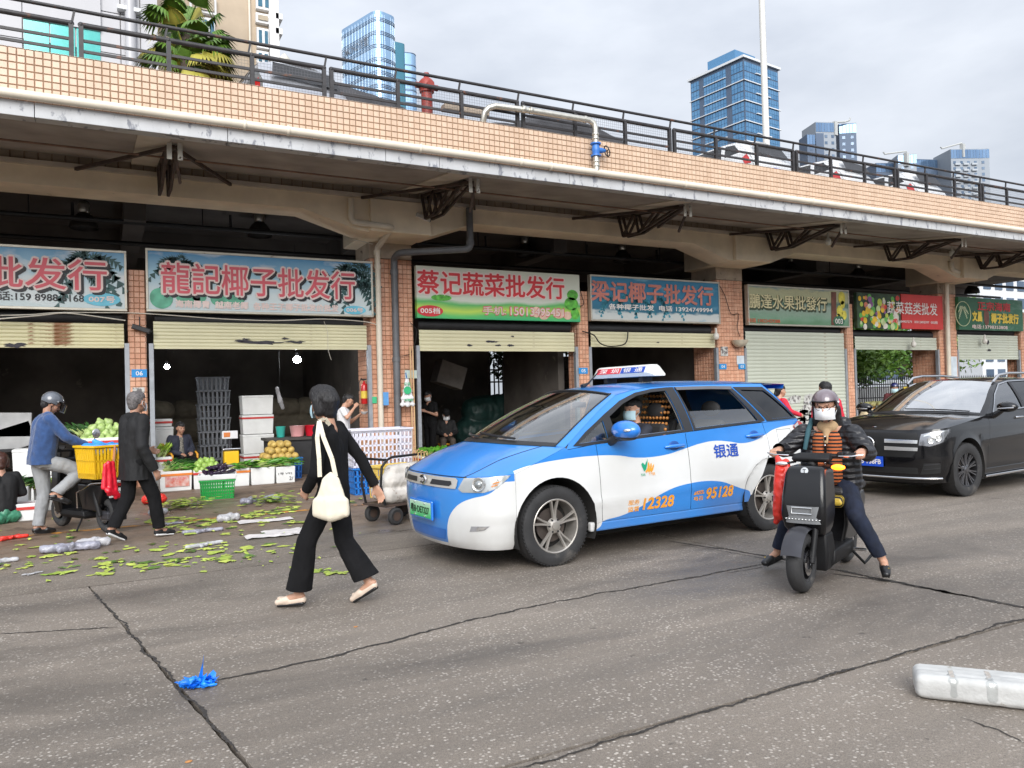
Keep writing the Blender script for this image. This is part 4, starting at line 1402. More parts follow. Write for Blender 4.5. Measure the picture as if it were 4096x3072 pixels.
for py in (62,122):
 p = at_y(1100, py, NB)
 MB().box(p.x - .1, p.x + .22, NB - .3, NB + .5, p.z - .15, p.z + .12).build('balcony_end', M_WFR, bb)
MB().tube([(at_y(990,100, NB).x, NB - .08,6),(at_y(990,100, NB).x, NB - .08,30)],.05,8).build('drainpipe', M_PIPE, bb)
# ================================================================== foliage
M_LEAF = mat('leaf_green',(.075,.17,.022),.5, var=.45, scale=.9, sub=0)
M_LEAF2 = mat('leaf_yellow_green',(.13,.24,.03),.5, var=.4, scale=1.2)
M_BARK = mat('bark',(.10,.075,.055),.9, var=.3, scale=6)
def leafy(rnd, c, rad, n, size, mb):
 for _ in range(n):
  d = V3((rnd.gauss(0,1), rnd.gauss(0,1), rnd.gauss(0,1))).normalized() * rnd.random() ** .45
  p = Vector(c) + V3((d.x * rad[0], d.y * rad[1], d.z * rad[2]))
  a, b = V3((rnd.gauss(0,1), rnd.gauss(0,1), rnd.gauss(0,.6))).normalized(), V3((rnd.gauss(0,1), rnd.gauss(0,1), rnd.gauss(0,1)))
  b = (b - a * b.dot(a)).normalized()
  s_ = size * rnd.uniform(.6,1.3)
  mb.add([p - a * s_, p - b * s_ * .38, p + a * s_ - V3((0,0, s_ * .3)), p + b * s_ * .38], [(0,1,2,3)])
def tree(label, x, y, z0, h, cr, seed, clumps=16, per=150, size=.16, name='leafy_tree', leafm=None):
 rnd = random.Random(seed)
 o = thing(name, label, 'tree',(x, y, z0), group='trees behind the market')
 tr = MB()
 tr.tube([(0,0,0),(.1,0, h * .3),(-.05,.05, h * .6),(.05,0, h * .85)], [h * .03, h * .026, h * .018, h * .006],8)
 cm = MB()
 for i in range(clumps):
  a = rnd.uniform(0,6.28)
  rr = rnd.uniform(.25,1) * cr
  c = (cos(a) * rr, sin(a) * rr, h * rnd.uniform(.32,.98))
  tr.tube([(0,0, h * rnd.uniform(.3,.5)),(c[0] * .5, c[1] * .5, c[2] * .8), c], [h * .013, h * .008, h * .003],6)
  leafy(rnd, c,(cr * .42, cr * .42, cr * .30), per, size, cm)
 tr.build('trunk', M_BARK, o,60)
 tag(cm.build('crown', leafm or M_LEAF, o), kind='stuff')
 return o
tree('bright leafy tree seen through the open shop under the red sign',33.5,27.5,0,5.2,2.7,11,30,170,.19, leafm=M_LEAF2)
tree('dark leafy tree beside the bright one beyond the open shop',37.5,29.5,0,6.5,3.0,12,26,150,.2)
tree('bushy tree beyond the open back of the shop under the green sign',44,29.5,0,6.6,3.2,13,26,150,.2, leafm=M_LEAF2)
tree('low leafy tree showing above the shutter under the blue sign',21.5,27.0,0,4.6,2.3,14,20,140,.17, leafm=M_LEAF2)
tree('leafy tree behind the back fence of the vegetable shop',16.3,29,0,5.0,2.3,15,16,120,.18)
rnd = random.Random(4)
q = at_y(735,240,14.6)
pm = thing('fan_palm', 'bushy green fan palm standing on the deck before the beige building', 'palm',(q.x,14.6,6.0))
MB().lathe([(.42,0),(.5,.05),(.55,.6),(.5,.62),(.46,.55)],18).build('planter', mat('red_planter',(.42,.04,.05),.5), pm,40)
MB().tube([(0,0,.5),(.03,0,1.3),(0,.03,2.1)], [.13,.11,.10],8).build('trunk', M_BARK, pm,60)
M_FAN = mat('fan_palm_green',(.085,.17,.018),.45, var=.35, scale=3)
M_FANY = mat('fan_palm_yellow',(.30,.27,.04),.5, var=.35, scale=3)
for i in range(64):
 a = rnd.uniform(0,6.28)
 el = rnd.uniform(-.5,1.35)
 ln = rnd.uniform(.3,.62)
 base = V3((0,0, rnd.uniform(1.3,2.1)))
 d = V3((cos(a) * cos(el), sin(a) * cos(el), sin(el)))
 hub = base + d * ln
 mb = MB().tube([base, base + d * ln * .5 + V3((0,0,.05)), hub],.012,5)
 side = d.cross(V3((0,0,1))).normalized()
 upv = side.cross(d)
 for k in range(15):
  t = -1.25 + 2.5 * k / 14
  dd = (d * cos(t) + side * sin(t)).normalized()
  L_ = .46 * (1 - .18 * abs(t))
  nr = dd.cross(upv).normalized() * .034
  mid = hub + dd * L_ * .6
  tip = hub + dd * L_ - V3((0,0,.16 + .1 * abs(t)))
  mb.add([hub, mid + nr, tip, mid - nr], [(0,1,2,3)])
 mb.build('frond', M_FANY if el < -.1 or rnd.random() < .15 else M_FAN, pm)
q = at_y(1703,285,12.75)
M_HYD = mat('hydrant_red',(.26,.03,.02),.5, var=.15, spot=(.2,.06,.04), spot_at=.66, spot_scale=12)
hy = thing('fire_hydrant', 'red fire hydrant standing behind the railing on the deck', 'hydrant',(q.x,12.75, q.z - 1.12))
MB().lathe([(.15,0),(.15,.05),(.12,.06),(.10,.12),(.10,.75),(.13,.77),(.13,.80),(.14,.82),(.14,.95),(.10,1.0),(.05,1.04),(.05,1.12),(.03,1.125)],20).build('barrel', M_HYD, hy,40)
for s_ in (-1,1):
 MB().tube([(s_ * .1,0,.88),(s_ * .21,0,.88)], [.05,.055],12).build('outlet', M_HYD, hy,40)
MB().tube([(0,-.1,.85),(0,-.2,.85)], [.065,.07],12).build('outlet', M_HYD, hy,40)
M_IRON = mat('fence_iron',(.03,.028,.028),.5, var=.3)
fe = thing('iron_fence', 'black iron bar fence behind the open shops on the right', 'fence')
bar_ = MB().box(-.014,.014,-.014,.014,0,1.75).add([(-.02,-.02,1.75),(.02,-.02,1.75),(.02,.02,1.75),(-.02,.02,1.75),(0,0,1.9)], [(0,1,4),(1,2,4),(2,3,4),(3,0,4)]).mesh('bar', M_IRON)
for i in range(110):
 inst('bar', bar_, fe,(26.0 + i * .15,23.0,.1))
for z_ in (.35,1.0,1.6):
 MB().box(25.9,42.5,22.98,23.02, z_, z_ + .05).build('rail', M_IRON, fe)
f2 = thing('iron_fence', 'black iron bar fence seen through the vegetable shop beside the hanging red bag', 'fence')
for i in range(22):
 inst('bar', bar_, f2,(11.2 + i * .16,22.6,.9), sc=(1.3,1.3,1))
for z_ in (1.35,2.0,2.4):
 MB().box(11.1,14.8,22.58,22.62, z_, z_ + .05).build('rail', M_IRON, f2)
ww = MB().box(24,60,25.2,25.4,0,1.45).build('white_wall', mat('white_wall_paint',(.68,.68,.66),.7, var=.06), None)
tag(ww, 'low white wall behind the iron fence at the back', 'wall')
bk = thing('apartment_house', 'white apartment house glimpsed above the green sign', 'building')
p = at_y(4010,1160,60)
MB().box(p.x - 5, p.x + 14,60,70,0,16).build('wall', M_SPAN, bk)
for i in range(5):
 for j in range(6):
  MB().box(p.x - 4.2 + i * 2.6, p.x - 2.6 + i * 2.6,59.9,60.05,2 + j * 2.4,3.4 + j * 2.4).build('window', M_WIN, bk)
# ================================================================== vehicles
def inside(poly, x, y):
 c = False
 n = len(poly)
 for i in range(n):
  x0, y0 = poly[i]
  x1, y1 = poly[(i + 1) % n]
  if (y0 > y) != (y1 > y) and x < (x1 - x0) * (y - y0) / (y1 - y0) + x0:
   c = not c
 return c
def resample(poly, step):
 out_ = []
 for i in range(len(poly)):
  a, b = Vector(poly[i]), Vector(poly[(i + 1) % len(poly)])
  n = max(1, int((b - a).length / step + .5))
  out_ += [tuple(a.lerp(b, k / n)) for k in range(n)]
 return out_
def shrink(poly, d):
 ar = sum(poly[i][0] * poly[(i + 1) % len(poly)][1] - poly[(i + 1) % len(poly)][0] * poly[i][1] for i in range(len(poly)))
 s_ = 1 if ar > 0 else -1
 res = []
 n = len(poly)
 for i in range(n):
  a, b, c = Vector(poly[i - 1]), Vector(poly[i]), Vector(poly[(i + 1) % n])
  e1, e2 = (b - a),(c - b)
  e1 = e1.normalized() if e1.length > 1e-9 else V3((1,0))
  e2 = e2.normalized() if e2.length > 1e-9 else e1
  n1, n2 = V3((-e1.y, e1.x)) * s_, V3((-e2.y, e2.x)) * s_
  m_ = (n1 + n2)
  m_ = m_.normalized() if m_.length > 1e-6 else n1
  res.append(tuple(b + m_ * d / max(.4, m_.dot(n1))))
 return res
def patch(poly, fn, step=.05, holes=(), flip=False, mb=None):
 loops = [resample(poly, step)] + [resample(h_, step) for h_ in holes]
 V_, E_ = [], []
 for lp in loops:
  o = len(V_)
  V_ += [Vector(p) for p in lp]
  E_ += [(o + i, o + (i + 1) % len(lp)) for i in range(len(lp))]
 xs = [p[0] for p in poly]
 ys = [p[1] for p in poly]
 x = min(xs) + step * .5
 while x < max(xs):
  y = min(ys) + step * .5
  while y < max(ys):
   if inside(poly, x, y) and not any(inside(h_, x, y) for h_ in holes):
    if min((V3((x, y)) - v).length_squared for v in V_[:sum(len(l) for l in loops)]) > (step * .4) ** 2:
     V_.append(V3((x, y)))
   y += step
  x += step
 r_ = geometry.delaunay_2d_cdt(V_, E_, [],0,1e-6)
 vs, fs = r_[0], r_[2]
 keep = []
 for f in fs:
  cx = sum(vs[i].x for i in f) / len(f)
  cy = sum(vs[i].y for i in f) / len(f)
  if inside(loops[0], cx, cy) and not any(inside(h_, cx, cy) for h_ in loops[1:]):
   keep.append(tuple(f)[::-1] if flip else tuple(f))
 mb = mb or MB()
 mb.add([fn(v.x, v.y) for v in vs], keep)
 return mb
def thin_glass(name, tint, refl=1.0, base=.075, pw=4.0):
 m, t, b = new_mat(name)
 t.nodes.remove(b)
 nn, ll = t.nodes.new, t.links.new
 o_ = t.nodes['Material Output']
 tr = nn('ShaderNodeBsdfTransparent')
 tr.inputs[0].default_value = (*tint,1)
 gl = nn('ShaderNodeBsdfGlossy')
 gl.inputs['Roughness'].default_value = 0.015
 gl.inputs['Color'].default_value = (refl, refl, refl,1)
 fr = nn('ShaderNodeLayerWeight')
 pw_ = nn('ShaderNodeMath')
 pw_.operation = 'POWER'
 ll(fr.outputs['Facing'], pw_.inputs[0])
 pw_.inputs[1].default_value = pw
 gm = nn('ShaderNodeMath')
 gm.operation = 'MULTIPLY_ADD'
 ll(pw_.outputs[0], gm.inputs[0])
 gm.inputs[1].default_value = 0.85
 gm.inputs[2].default_value = base
 mx = nn('ShaderNodeMixShader')
 ll(gm.outputs[0], mx.inputs[0])
 ll(tr.outputs[0], mx.inputs[1])
 ll(gl.outputs[0], mx.inputs[2])
 ll(mx.outputs[0], o_.inputs[0])
 return m
M_WS = thin_glass('windscreen_glass',(.62,.70,.66), base=.15, pw=2.6)
M_PRIV = thin_glass('tinted_glass',(.14,.16,.16))
M_HLG = thin_glass('lamp_lens',(.92,.93,.93))
M_TYRE = mat('tyre_rubber',(.025,.025,.026),.75, var=.25, scale=6, spot=(.07,.065,.06), spot_at=.62, bump=.3, bscale=90)
M_RIMS = mat('dusty_alloy',(.50,.47,.43),.38,.7, var=.15, scale=8)
M_RIMB = mat('black_alloy',(.03,.03,.032),.3,.5, var=.2)
M_RIMC = mat('polished_alloy',(.55,.55,.56),.2,.9)
M_TRIM = mat('black_car_trim',(.018,.018,.02),.4, var=.15)
M_LINER = mat('headliner_grey',(.16,.155,.15),.85, var=.08)
M_CABIN = mat('cabin_dark',(.022,.022,.024),.8, var=.2)
M_UNDER = mat('underbody',(.015,.014,.013),.9, var=.2)
M_CHROME = mat('chrome',(.72,.72,.73),.12,1.0, var=.03)
M_LREF = mat('lamp_reflector',(.75,.75,.74),.15,.8, var=.05)
M_AMB = mat('amber_lens',(.75,.25,.04),.25)
M_REDL = mat('red_lens',(.45,.02,.02),.2, coat=.5)
M_SEAT = mat('seat_fabric',(.03,.03,.032),.8, var=.2)
class Car:
 def __init__(s, root, P):
  s.o, s.P = root, P
 def Y(s, x, z):
  P = s.P
  zb = lerp_tab(P['belt'], x)
  y = lerp_tab(P['yz'], min(z, zb))
  if z > zb:
   d = z - zb
   y -= P['tum'][0] * d + P['tum'][1] * d * d
  if x > P['xj'] - .5:
   y -= P['front_tuck'] * ((x - P['xj'] + .5) / .5) ** 2
  if x < P['rear_x']:
   y -= P['rear_tuck'] * ((P['rear_x'] - x) / .8) ** 1.8
  for ax in (0,-P['WB']):
   q = math.hypot(x - ax, z - P['r']) - P['arch']
   if 0 <= q < .09 and z < zb:
    y += .012 * (1 - q / .09) ** 2
  cr_ = P.get('crease')
  if cr_ and -P['WB'] + .4 < x < -.4:
   zc = lerp_tab(cr_, x)
   y += .012 * math.exp(-((z - zc) / .035) ** 2) - .02 * sm(zc, zc - .18, z) * 0
  return y
 def side(s, off=0.0, sgn=1):
  return lambda x, z: (x, sgn * (s.Y(x, z) + off), z)
 def N(s, t, z, off=0.0):
  P = s.P
  a = t * pi / 2
  xn = lerp_tab(P['xn'], z)
  Yj = s.Y(P['xj'], min(z, P['ztop1']))
  e = 2 / P['np']
  c, q = abs(cos(a)) ** e, abs(sin(a)) ** e
  x = P['xj'] + (xn + off - P['xj']) * c
  y = math.copysign((Yj + off) * q, t)
  return (x, y, z)
 def ztop(s, t):
  P = s.P
  return P['ztop0'] + (P['ztop1'] - P['ztop0']) * abs(t) ** 2
 def hood_fn(s, a, t):
  P = s.P
  lead = Vector(s.N(t, s.ztop(t)))
  xe, ze = P['shoulder']
  cz = P['cowl_z']
  tr = V3((P['cowl_x0'] + (xe - P['cowl_x0']) * abs(t) ** 2.2, t * s.Y(xe, ze), cz + (ze - cz) * t * t))
  p = lead.lerp(tr, a)
  if abs(t) > .999:
   p.y = math.copysign(s.Y(p.x, p.z), t)
  p.z += P['hood_bulge'] * sin(pi * min(1, a * 1.0)) * (1 - t ** 4) + P.get('hood_crease',0) * math.exp(-((abs(t) - .62) / .07) ** 2) * sin(pi * a)
  return tuple(p)
 def ap(s, k):
  A = s.P['apillar']
  f = k * (len(A) - 1)
  i = min(int(f), len(A) - 2)
  return lerp_tab([(j, A[j][0]) for j in range(len(A))], f), lerp_tab([(j, A[j][1]) for j in range(len(A))], f)
 def ws_fn(s, k, t, off=0.0):
  P = s.P
  x, z = s.ap(k)
  ye = s.Y(x, z)
  xc = P['cowl_x0'] + (P['ws_top'][0] - P['cowl_x0']) * k
  zc = P['cowl_z'] + (P['ws_top'][1] - P['cowl_z']) * k + .035 * sin(pi * k)
  w = 1 - abs(t) ** 2.3
  return (x + (xc - x) * w + off * .5, t * ye, z + (zc - z) * w + off)
 def roof_fn(s, k, t):
  P = s.P
  e = P['roof_edge']
  x0 = P['apillar'][-1][0]
  x1 = e[-1][0]
  x = x0 + (x1 - x0) * k
  z = lerp_tab([(-p[0], p[1]) for p in e],-x)
  ye = s.Y(x, z)
  x_c0, x_c1 = P['ws_top'][0], P['roof_end'][0]
  w = 1 - abs(t) ** 2.3
  xx = x + ((x_c0 + (x_c1 - x_c0) * k) - x) * w
  zc = lerp_tab([(0, P['ws_top'][1])] + P['roof_mid'] + [(1, P['roof_end'][1])], k)
  return (xx, t * ye, z + (zc - z) * w)
 def wheel(s, x, side, rim, steer=0.0, name='wheel'):
  P = s.P
  r = P['r']
  yc = P['tread'] - .11
  w = bpy.data.objects.new(name, None)
  col.objects.link(w)
  w.parent = s.o
  w.location = (x, side * yc, r)
  w.rotation_euler = (0,0,(pi if side < 0 else 0) + steer)
  ri = P['rim_r']
  mx_ = MR(-pi / 2,4, 'X')          # lathe axis z -> +y
  MB().lathe([(ri - .004,-.10),(ri + .03,-.112),(r - .045,-.112),(r - .014,-.10),(r,-.07),(r,0),(r,.07),(r - .014,.10),(r - .045,.112),(ri + .03,.112),(ri - .004,.10)],56, mx_, False).build('tyre', M_TYRE, w,35)
  tr = MB()
  for k in range(64):
   a = 2 * pi * k / 64
   for yy in (-.085,.085):
    tr.cbox((0,0,0),(.016,.03,.008), MT((cos(a) * (r - .006), yy, sin(a) * (r - .006))) @ MR(-a - pi / 2,4, 'Y'))
  tag(tr.build('tread_blocks', M_TYRE, w), kind='stuff')
  rim(w, ri)
  MB().lathe([(.15,-.02),(.155,.01),(.05,.012)],30, mx_, False).build('brake_disc', mat('brake_disc_iron',(.12,.10,.09),.5,.7), w,40)
  MB().lathe([(ri - .003,-.09),(ri - .03,-.085),(ri - .03,-.05),(.02,-.05)],30, mx_, False).build('wheel_back', M_UNDER, w,40)
  return w
 def shell(s, paint, hood_name='bonnet', glass=None):
  P, o = s.P, s.o
  A, RE, RR = P['apillar'], P['roof_edge'], P['rear_edge']
  WB, r, ar = P['WB'], P['r'], P['arch']
  sx_, sz_ = P['shoulder']
  def arc(cx, a0, a1, n=22):
   return [(cx + ar * cos(R(a0 + (a1 - a0) * i / n)), r + ar * sin(R(a0 + (a1 - a0) * i / n))) for i in range(n + 1)]
  zs = P['sill']
  a_s = math.degrees(math.asin(max(-1,(zs - r) / ar)))
  fr_arc = arc(0, a_s,180 - a_s)                        # front arch from its front foot over to its rear foot
  re_arc = arc(-WB, a_s,180 - a_s)
  shoulder = [(P['xj'], P['ztop1']),(sx_, sz_)]
  apts = [s.ap(k / 12) for k in range(1,13)]
  top = shoulder + apts + RE[1:] + RR
  outline = [(P['xj'], zs)] + top + [(-WB - ar * cos(R(a_s)), zs)] + re_arc[::-1][0:0]
  D1, D2, D3 = P['doors']                                # shut lines as [(x, z) top -> bottom]
  belt_ = P['belt']
  Bz = lambda x: lerp_tab(belt_, x)
  for sgn in (1,-1):
   fl = sgn < 0
   sd = s.side(0, sgn)
   wing = [(P['xj'], zs + .0)] + shoulder + [(sx_ - .02, Bz(sx_))] + [D1[0]] + D1[1:] + [(D1[-1][0], zs)] + fr_arc[::-1]
   wing = [p for i, p in enumerate(wing) if i == 0 or (Vector(p) - Vector(wing[i - 1])).length > 1e-4]
   patch(shrink(wing,.002), sd,.045, flip=not fl).build('front_wing', paint, o,40)
   fd = [D1[0]] + [(x, Bz(x)) for x in [D1[0][0] + (D2[0][0] - D1[0][0]) * k / 6 for k in range(1,6)]] + D2 + D1[::-1][:-1]
   patch(shrink(fd,.003), sd,.05, flip=fl).build('front_door', paint, o,40)
   rd = [D2[0]] + [(x, Bz(x)) for x in [D2[0][0] + (D3[0][0] - D2[0][0]) * k / 6 for k in range(1,6)]] + D3 + D2[::-1][:-1]
   patch(shrink(rd,.003), sd,.05, flip=fl).build('rear_door', paint, o,40)
   z3 = [p for p in D3]
   qa = [(x, z) for x, z in re_arc if True]
   quarter = z3[:1] + [(x, Bz(x)) for x in [D3[0][0] + (P['tail_belt'] - D3[0][0]) * k / 5 for k in range(1,6)]] + [p for p in RR if p[1] < Bz(P['tail_belt']) - .02] + [(-WB - ar * cos(R(a_s)), zs)] + re_arc[::-1][1:]
   lastx, lastz = D3[-1]
   quarter = [p for p in quarter if not (p[0] > lastx + 1e-4 and p[1] < lastz)] + D3[1:][::-1]
   patch(shrink(quarter,.002), sd,.05, flip=fl).build('rear_quarter', paint, o,40)
   gh = [(sx_ - .01, Bz(sx_))] + apts + RE[1:] + [p for p in RR if p[1] > Bz(P['tail_belt']) + .01] + [(P['tail_belt'], Bz(P['tail_belt']))] + [(x, Bz(x) + .002) for x in [P['tail_belt'] + (sx_ - .01 - P['tail_belt']) * k / 14 for k in range(1,14)]]
   patch(gh, s.side(-.006, sgn),.05, holes=P['windows'], flip=fl).build('pillars', paint, o,40)
   MB().grid(lambda u, v: (-.5 + (-WB + .6 + .5) * u, sgn * (s.Y(-.5 + (-WB + 1.1) * u,.40) - .05), zs + (Bz(-.5 + (-WB + 1.1) * u) - zs - .03) * v),12,1).build('door_lining', M_CABIN, o)
   MB().box(-WB + ar * .9,-ar * .9, sgn * (s.Y(-1, zs) - .03) - .03, sgn * (s.Y(-1, zs) - .03) + .03, zs - P['sill_h'], zs + .012).build('sill_panel', P.get('sill_mat', paint), o, bevel=.015)
   for ax in (0,-WB):
    wl = MB()
    y0, y1 = s.Y(ax, r + ar + .02) + .004,.45
    wl.grid(lambda u, v: (ax + ar * cos(pi * (1.12 - 1.24 * u)), sgn * (y0 + (y1 - y0) * v), r + ar * sin(pi * (1.12 - 1.24 * u))),28,1)
    wl.add([(ax + ar * cos(pi * (1.12 - 1.24 * k / 20)), sgn * y1, r + ar * sin(pi * (1.12 - 1.24 * k / 20))) for k in range(21)], [tuple(range(21))])
    wl.build('wheel_arch_liner', M_UNDER, o,60)
  nz_ = 16
  MB().grid(lambda u, v: s.N(-1 + 2 * u, P['nose_z0'] + (s.ztop(-1 + 2 * u) - P['nose_z0']) * v),56, nz_).build('front_bumper', paint, o,40)
  MB().grid(lambda u, v: s.hood_fn(u * .99 + .004,-1 + 2 * v),18,32).build(hood_name, paint, o,40)
  MB().grid(lambda u, v: s.ws_fn(.02 + .98 * u,(-1 + 2 * v) * .93),14,24).build('windscreen', glass or M_WS, o,180)
  for sg in (-1,1):
   MB().grid(lambda u, v: s.ws_fn(u, sg * (.925 + .075 * v),.004 * (1 - v)),16,3, flip=sg < 0).build('a_pillar', paint, o,60)
  MB().grid(lambda u, v: s.ws_fn(.0 + .055 * u,(-1 + 2 * v) * .93,.004),1,24).build('cowl', M_TRIM, o,60)
  MB().grid(lambda u, v: s.roof_fn(u,-1 + 2 * v),24,20, flip=True).build('roof', P.get('roof_mat', paint), o,60)
  MB().grid(lambda u, v: tuple(Vector(s.roof_fn(.02 + .9 * u,(-1 + 2 * v) * .97)) - V3((0,0,.035))),14,12).build('headliner', M_LINER, o,60)
  for sgn in (1,-1):
   patch(gh, s.side(-.035, sgn),.08, holes=P['windows'], flip=sgn > 0).build('pillar_lining', M_LINER, o,60)
  tail = [(RE[-1])] + RR
  nt_ = len(tail) - 1
  def tail_fn(u, v):
   f = u * nt_
   x = lerp_tab([(j, tail[j][0]) for j in range(len(tail))], f)
   z = lerp_tab([(j, tail[j][1]) for j in range(len(tail))], f)
   t = -1 + 2 * v
   re_ = s.P['roof_end']
   w = 1 - abs(t) ** 2.5
   return (x - w * .10 * (1 - u * .3) + (re_[0] + .1 - x) * w * max(0,1 - u * 5), t * s.Y(x, z), z + (re_[1] - z) * w * max(0,1 - u * 6))
  MB().grid(tail_fn,20,16, flip=True).build('tailgate', paint, o,60)
  MB().box(-WB - .7,.55,-.62,.62,.17,.34).build('underbody', M_UNDER, o)
  MB().box(-WB - .6,-.25,-.72,.72,.34,.40).build('floor', M_CABIN, o)
 def window(s, poly, m, sgn=1, off=-.012, name='side_window'):
  return patch(poly, s.side(off, sgn),.08, flip=sgn < 0).build(name, m, s.o,180)
 def trim(s, poly, m=M_TRIM, sgn=1, off=.002, name='window_trim', holes=()):
  return patch(poly, s.side(off, sgn),.05, holes=holes, flip=sgn < 0).build(name, m, s.o,60)
 def nose_patch(s, poly, m, off=.004, name='front_panel', step=.03, smooth=60):
  return patch(poly, lambda t, z: s.N(t, z, off), step, flip=False).build(name, m, s.o, smooth)
 def seats(s, xs, zt):
  for x in xs:
   for y in (-.37,.37):
    st = bpy.data.objects.new('seat', None)
    col.objects.link(st)
    st.parent = s.o
    MB().box(x - .05, x + .45, y - .24, y + .24,.42,.58).build('cushion', M_SEAT, st, bevel=.05)
    MB().add([(x - .06, y - .24,.56),(x + .08, y - .24,.56),(x + .08, y + .24,.56),(x - .06, y + .24,.56),(x - .24, y - .21, zt - .18),(x - .13, y - .21, zt - .18),(x - .13, y + .21, zt - .18),(x - .24, y + .21, zt - .18)],
       [(3,2,1,0),(4,5,6,7),(0,1,5,4),(1,2,6,5),(2,3,7,6),(3,0,4,7)]).build('backrest', M_SEAT, st, bevel=.05)
    MB().ball((x - .21, y, zt - .06),(.055,.14,.09),14,8).build('headrest', M_SEAT, st,180)
def spoke_rim(n, dbl, face, lip, hubr=.06, lug=5):
 def rim(w, ri):
  mx_ = MR(-pi / 2,4, 'X')
  MB().lathe([(ri,.10),(ri - .006,.104),(ri - .016,.10),(ri - .022,.06),(ri - .03,-.06)],48, mx_, False).build('rim', lip, w,35)
  for k in range(n):
   a0 = 2 * pi * k / n + .3
   for e in dbl:
    sp_ = MB()
    q = []
    for rr, ww, yy in ((hubr * .7,.030,.085),(ri * .55,.022,.082),(ri - .03,.026,.093),(ri - .012,.03,.096)):
     ang = a0 + e * (rr / ri) ** .6
     c = V3((cos(ang) * rr, yy, sin(ang) * rr))
     tn = V3((-sin(ang),0, cos(ang)))
     wd = ww if len(dbl) < 3 else ww * .55
     q.append([c - tn * wd / 2 - V3((0,.02,0)), c - tn * wd * .32, c + tn * wd * .32, c + tn * wd / 2 - V3((0,.02,0))])
    vs = [p for row in q for p in row]
    fs = []
    for i in range(3):
     for j in range(3):
      fs.append((i * 4 + j, i * 4 + j + 1,(i + 1) * 4 + j + 1,(i + 1) * 4 + j))
    sp_.add(vs, fs)
    sp_.build('spoke', face, w,50)
  MB().lathe([(.0001,.10),(hubr * .55,.098),(hubr * .6,.09),(hubr,.082),(hubr + .012,.06)],24, mx_, False).build('hub', face, w,40)
  for k in range(lug):
   a = 2 * pi * k / lug
   MB().lathe([(.0001,.092),(.009,.09),(.011,.075)],8, MT((cos(a) * hubr * .95,0, sin(a) * hubr * .95)) @ mx_).build('lug_nut', M_TRIM, w)
 return rim
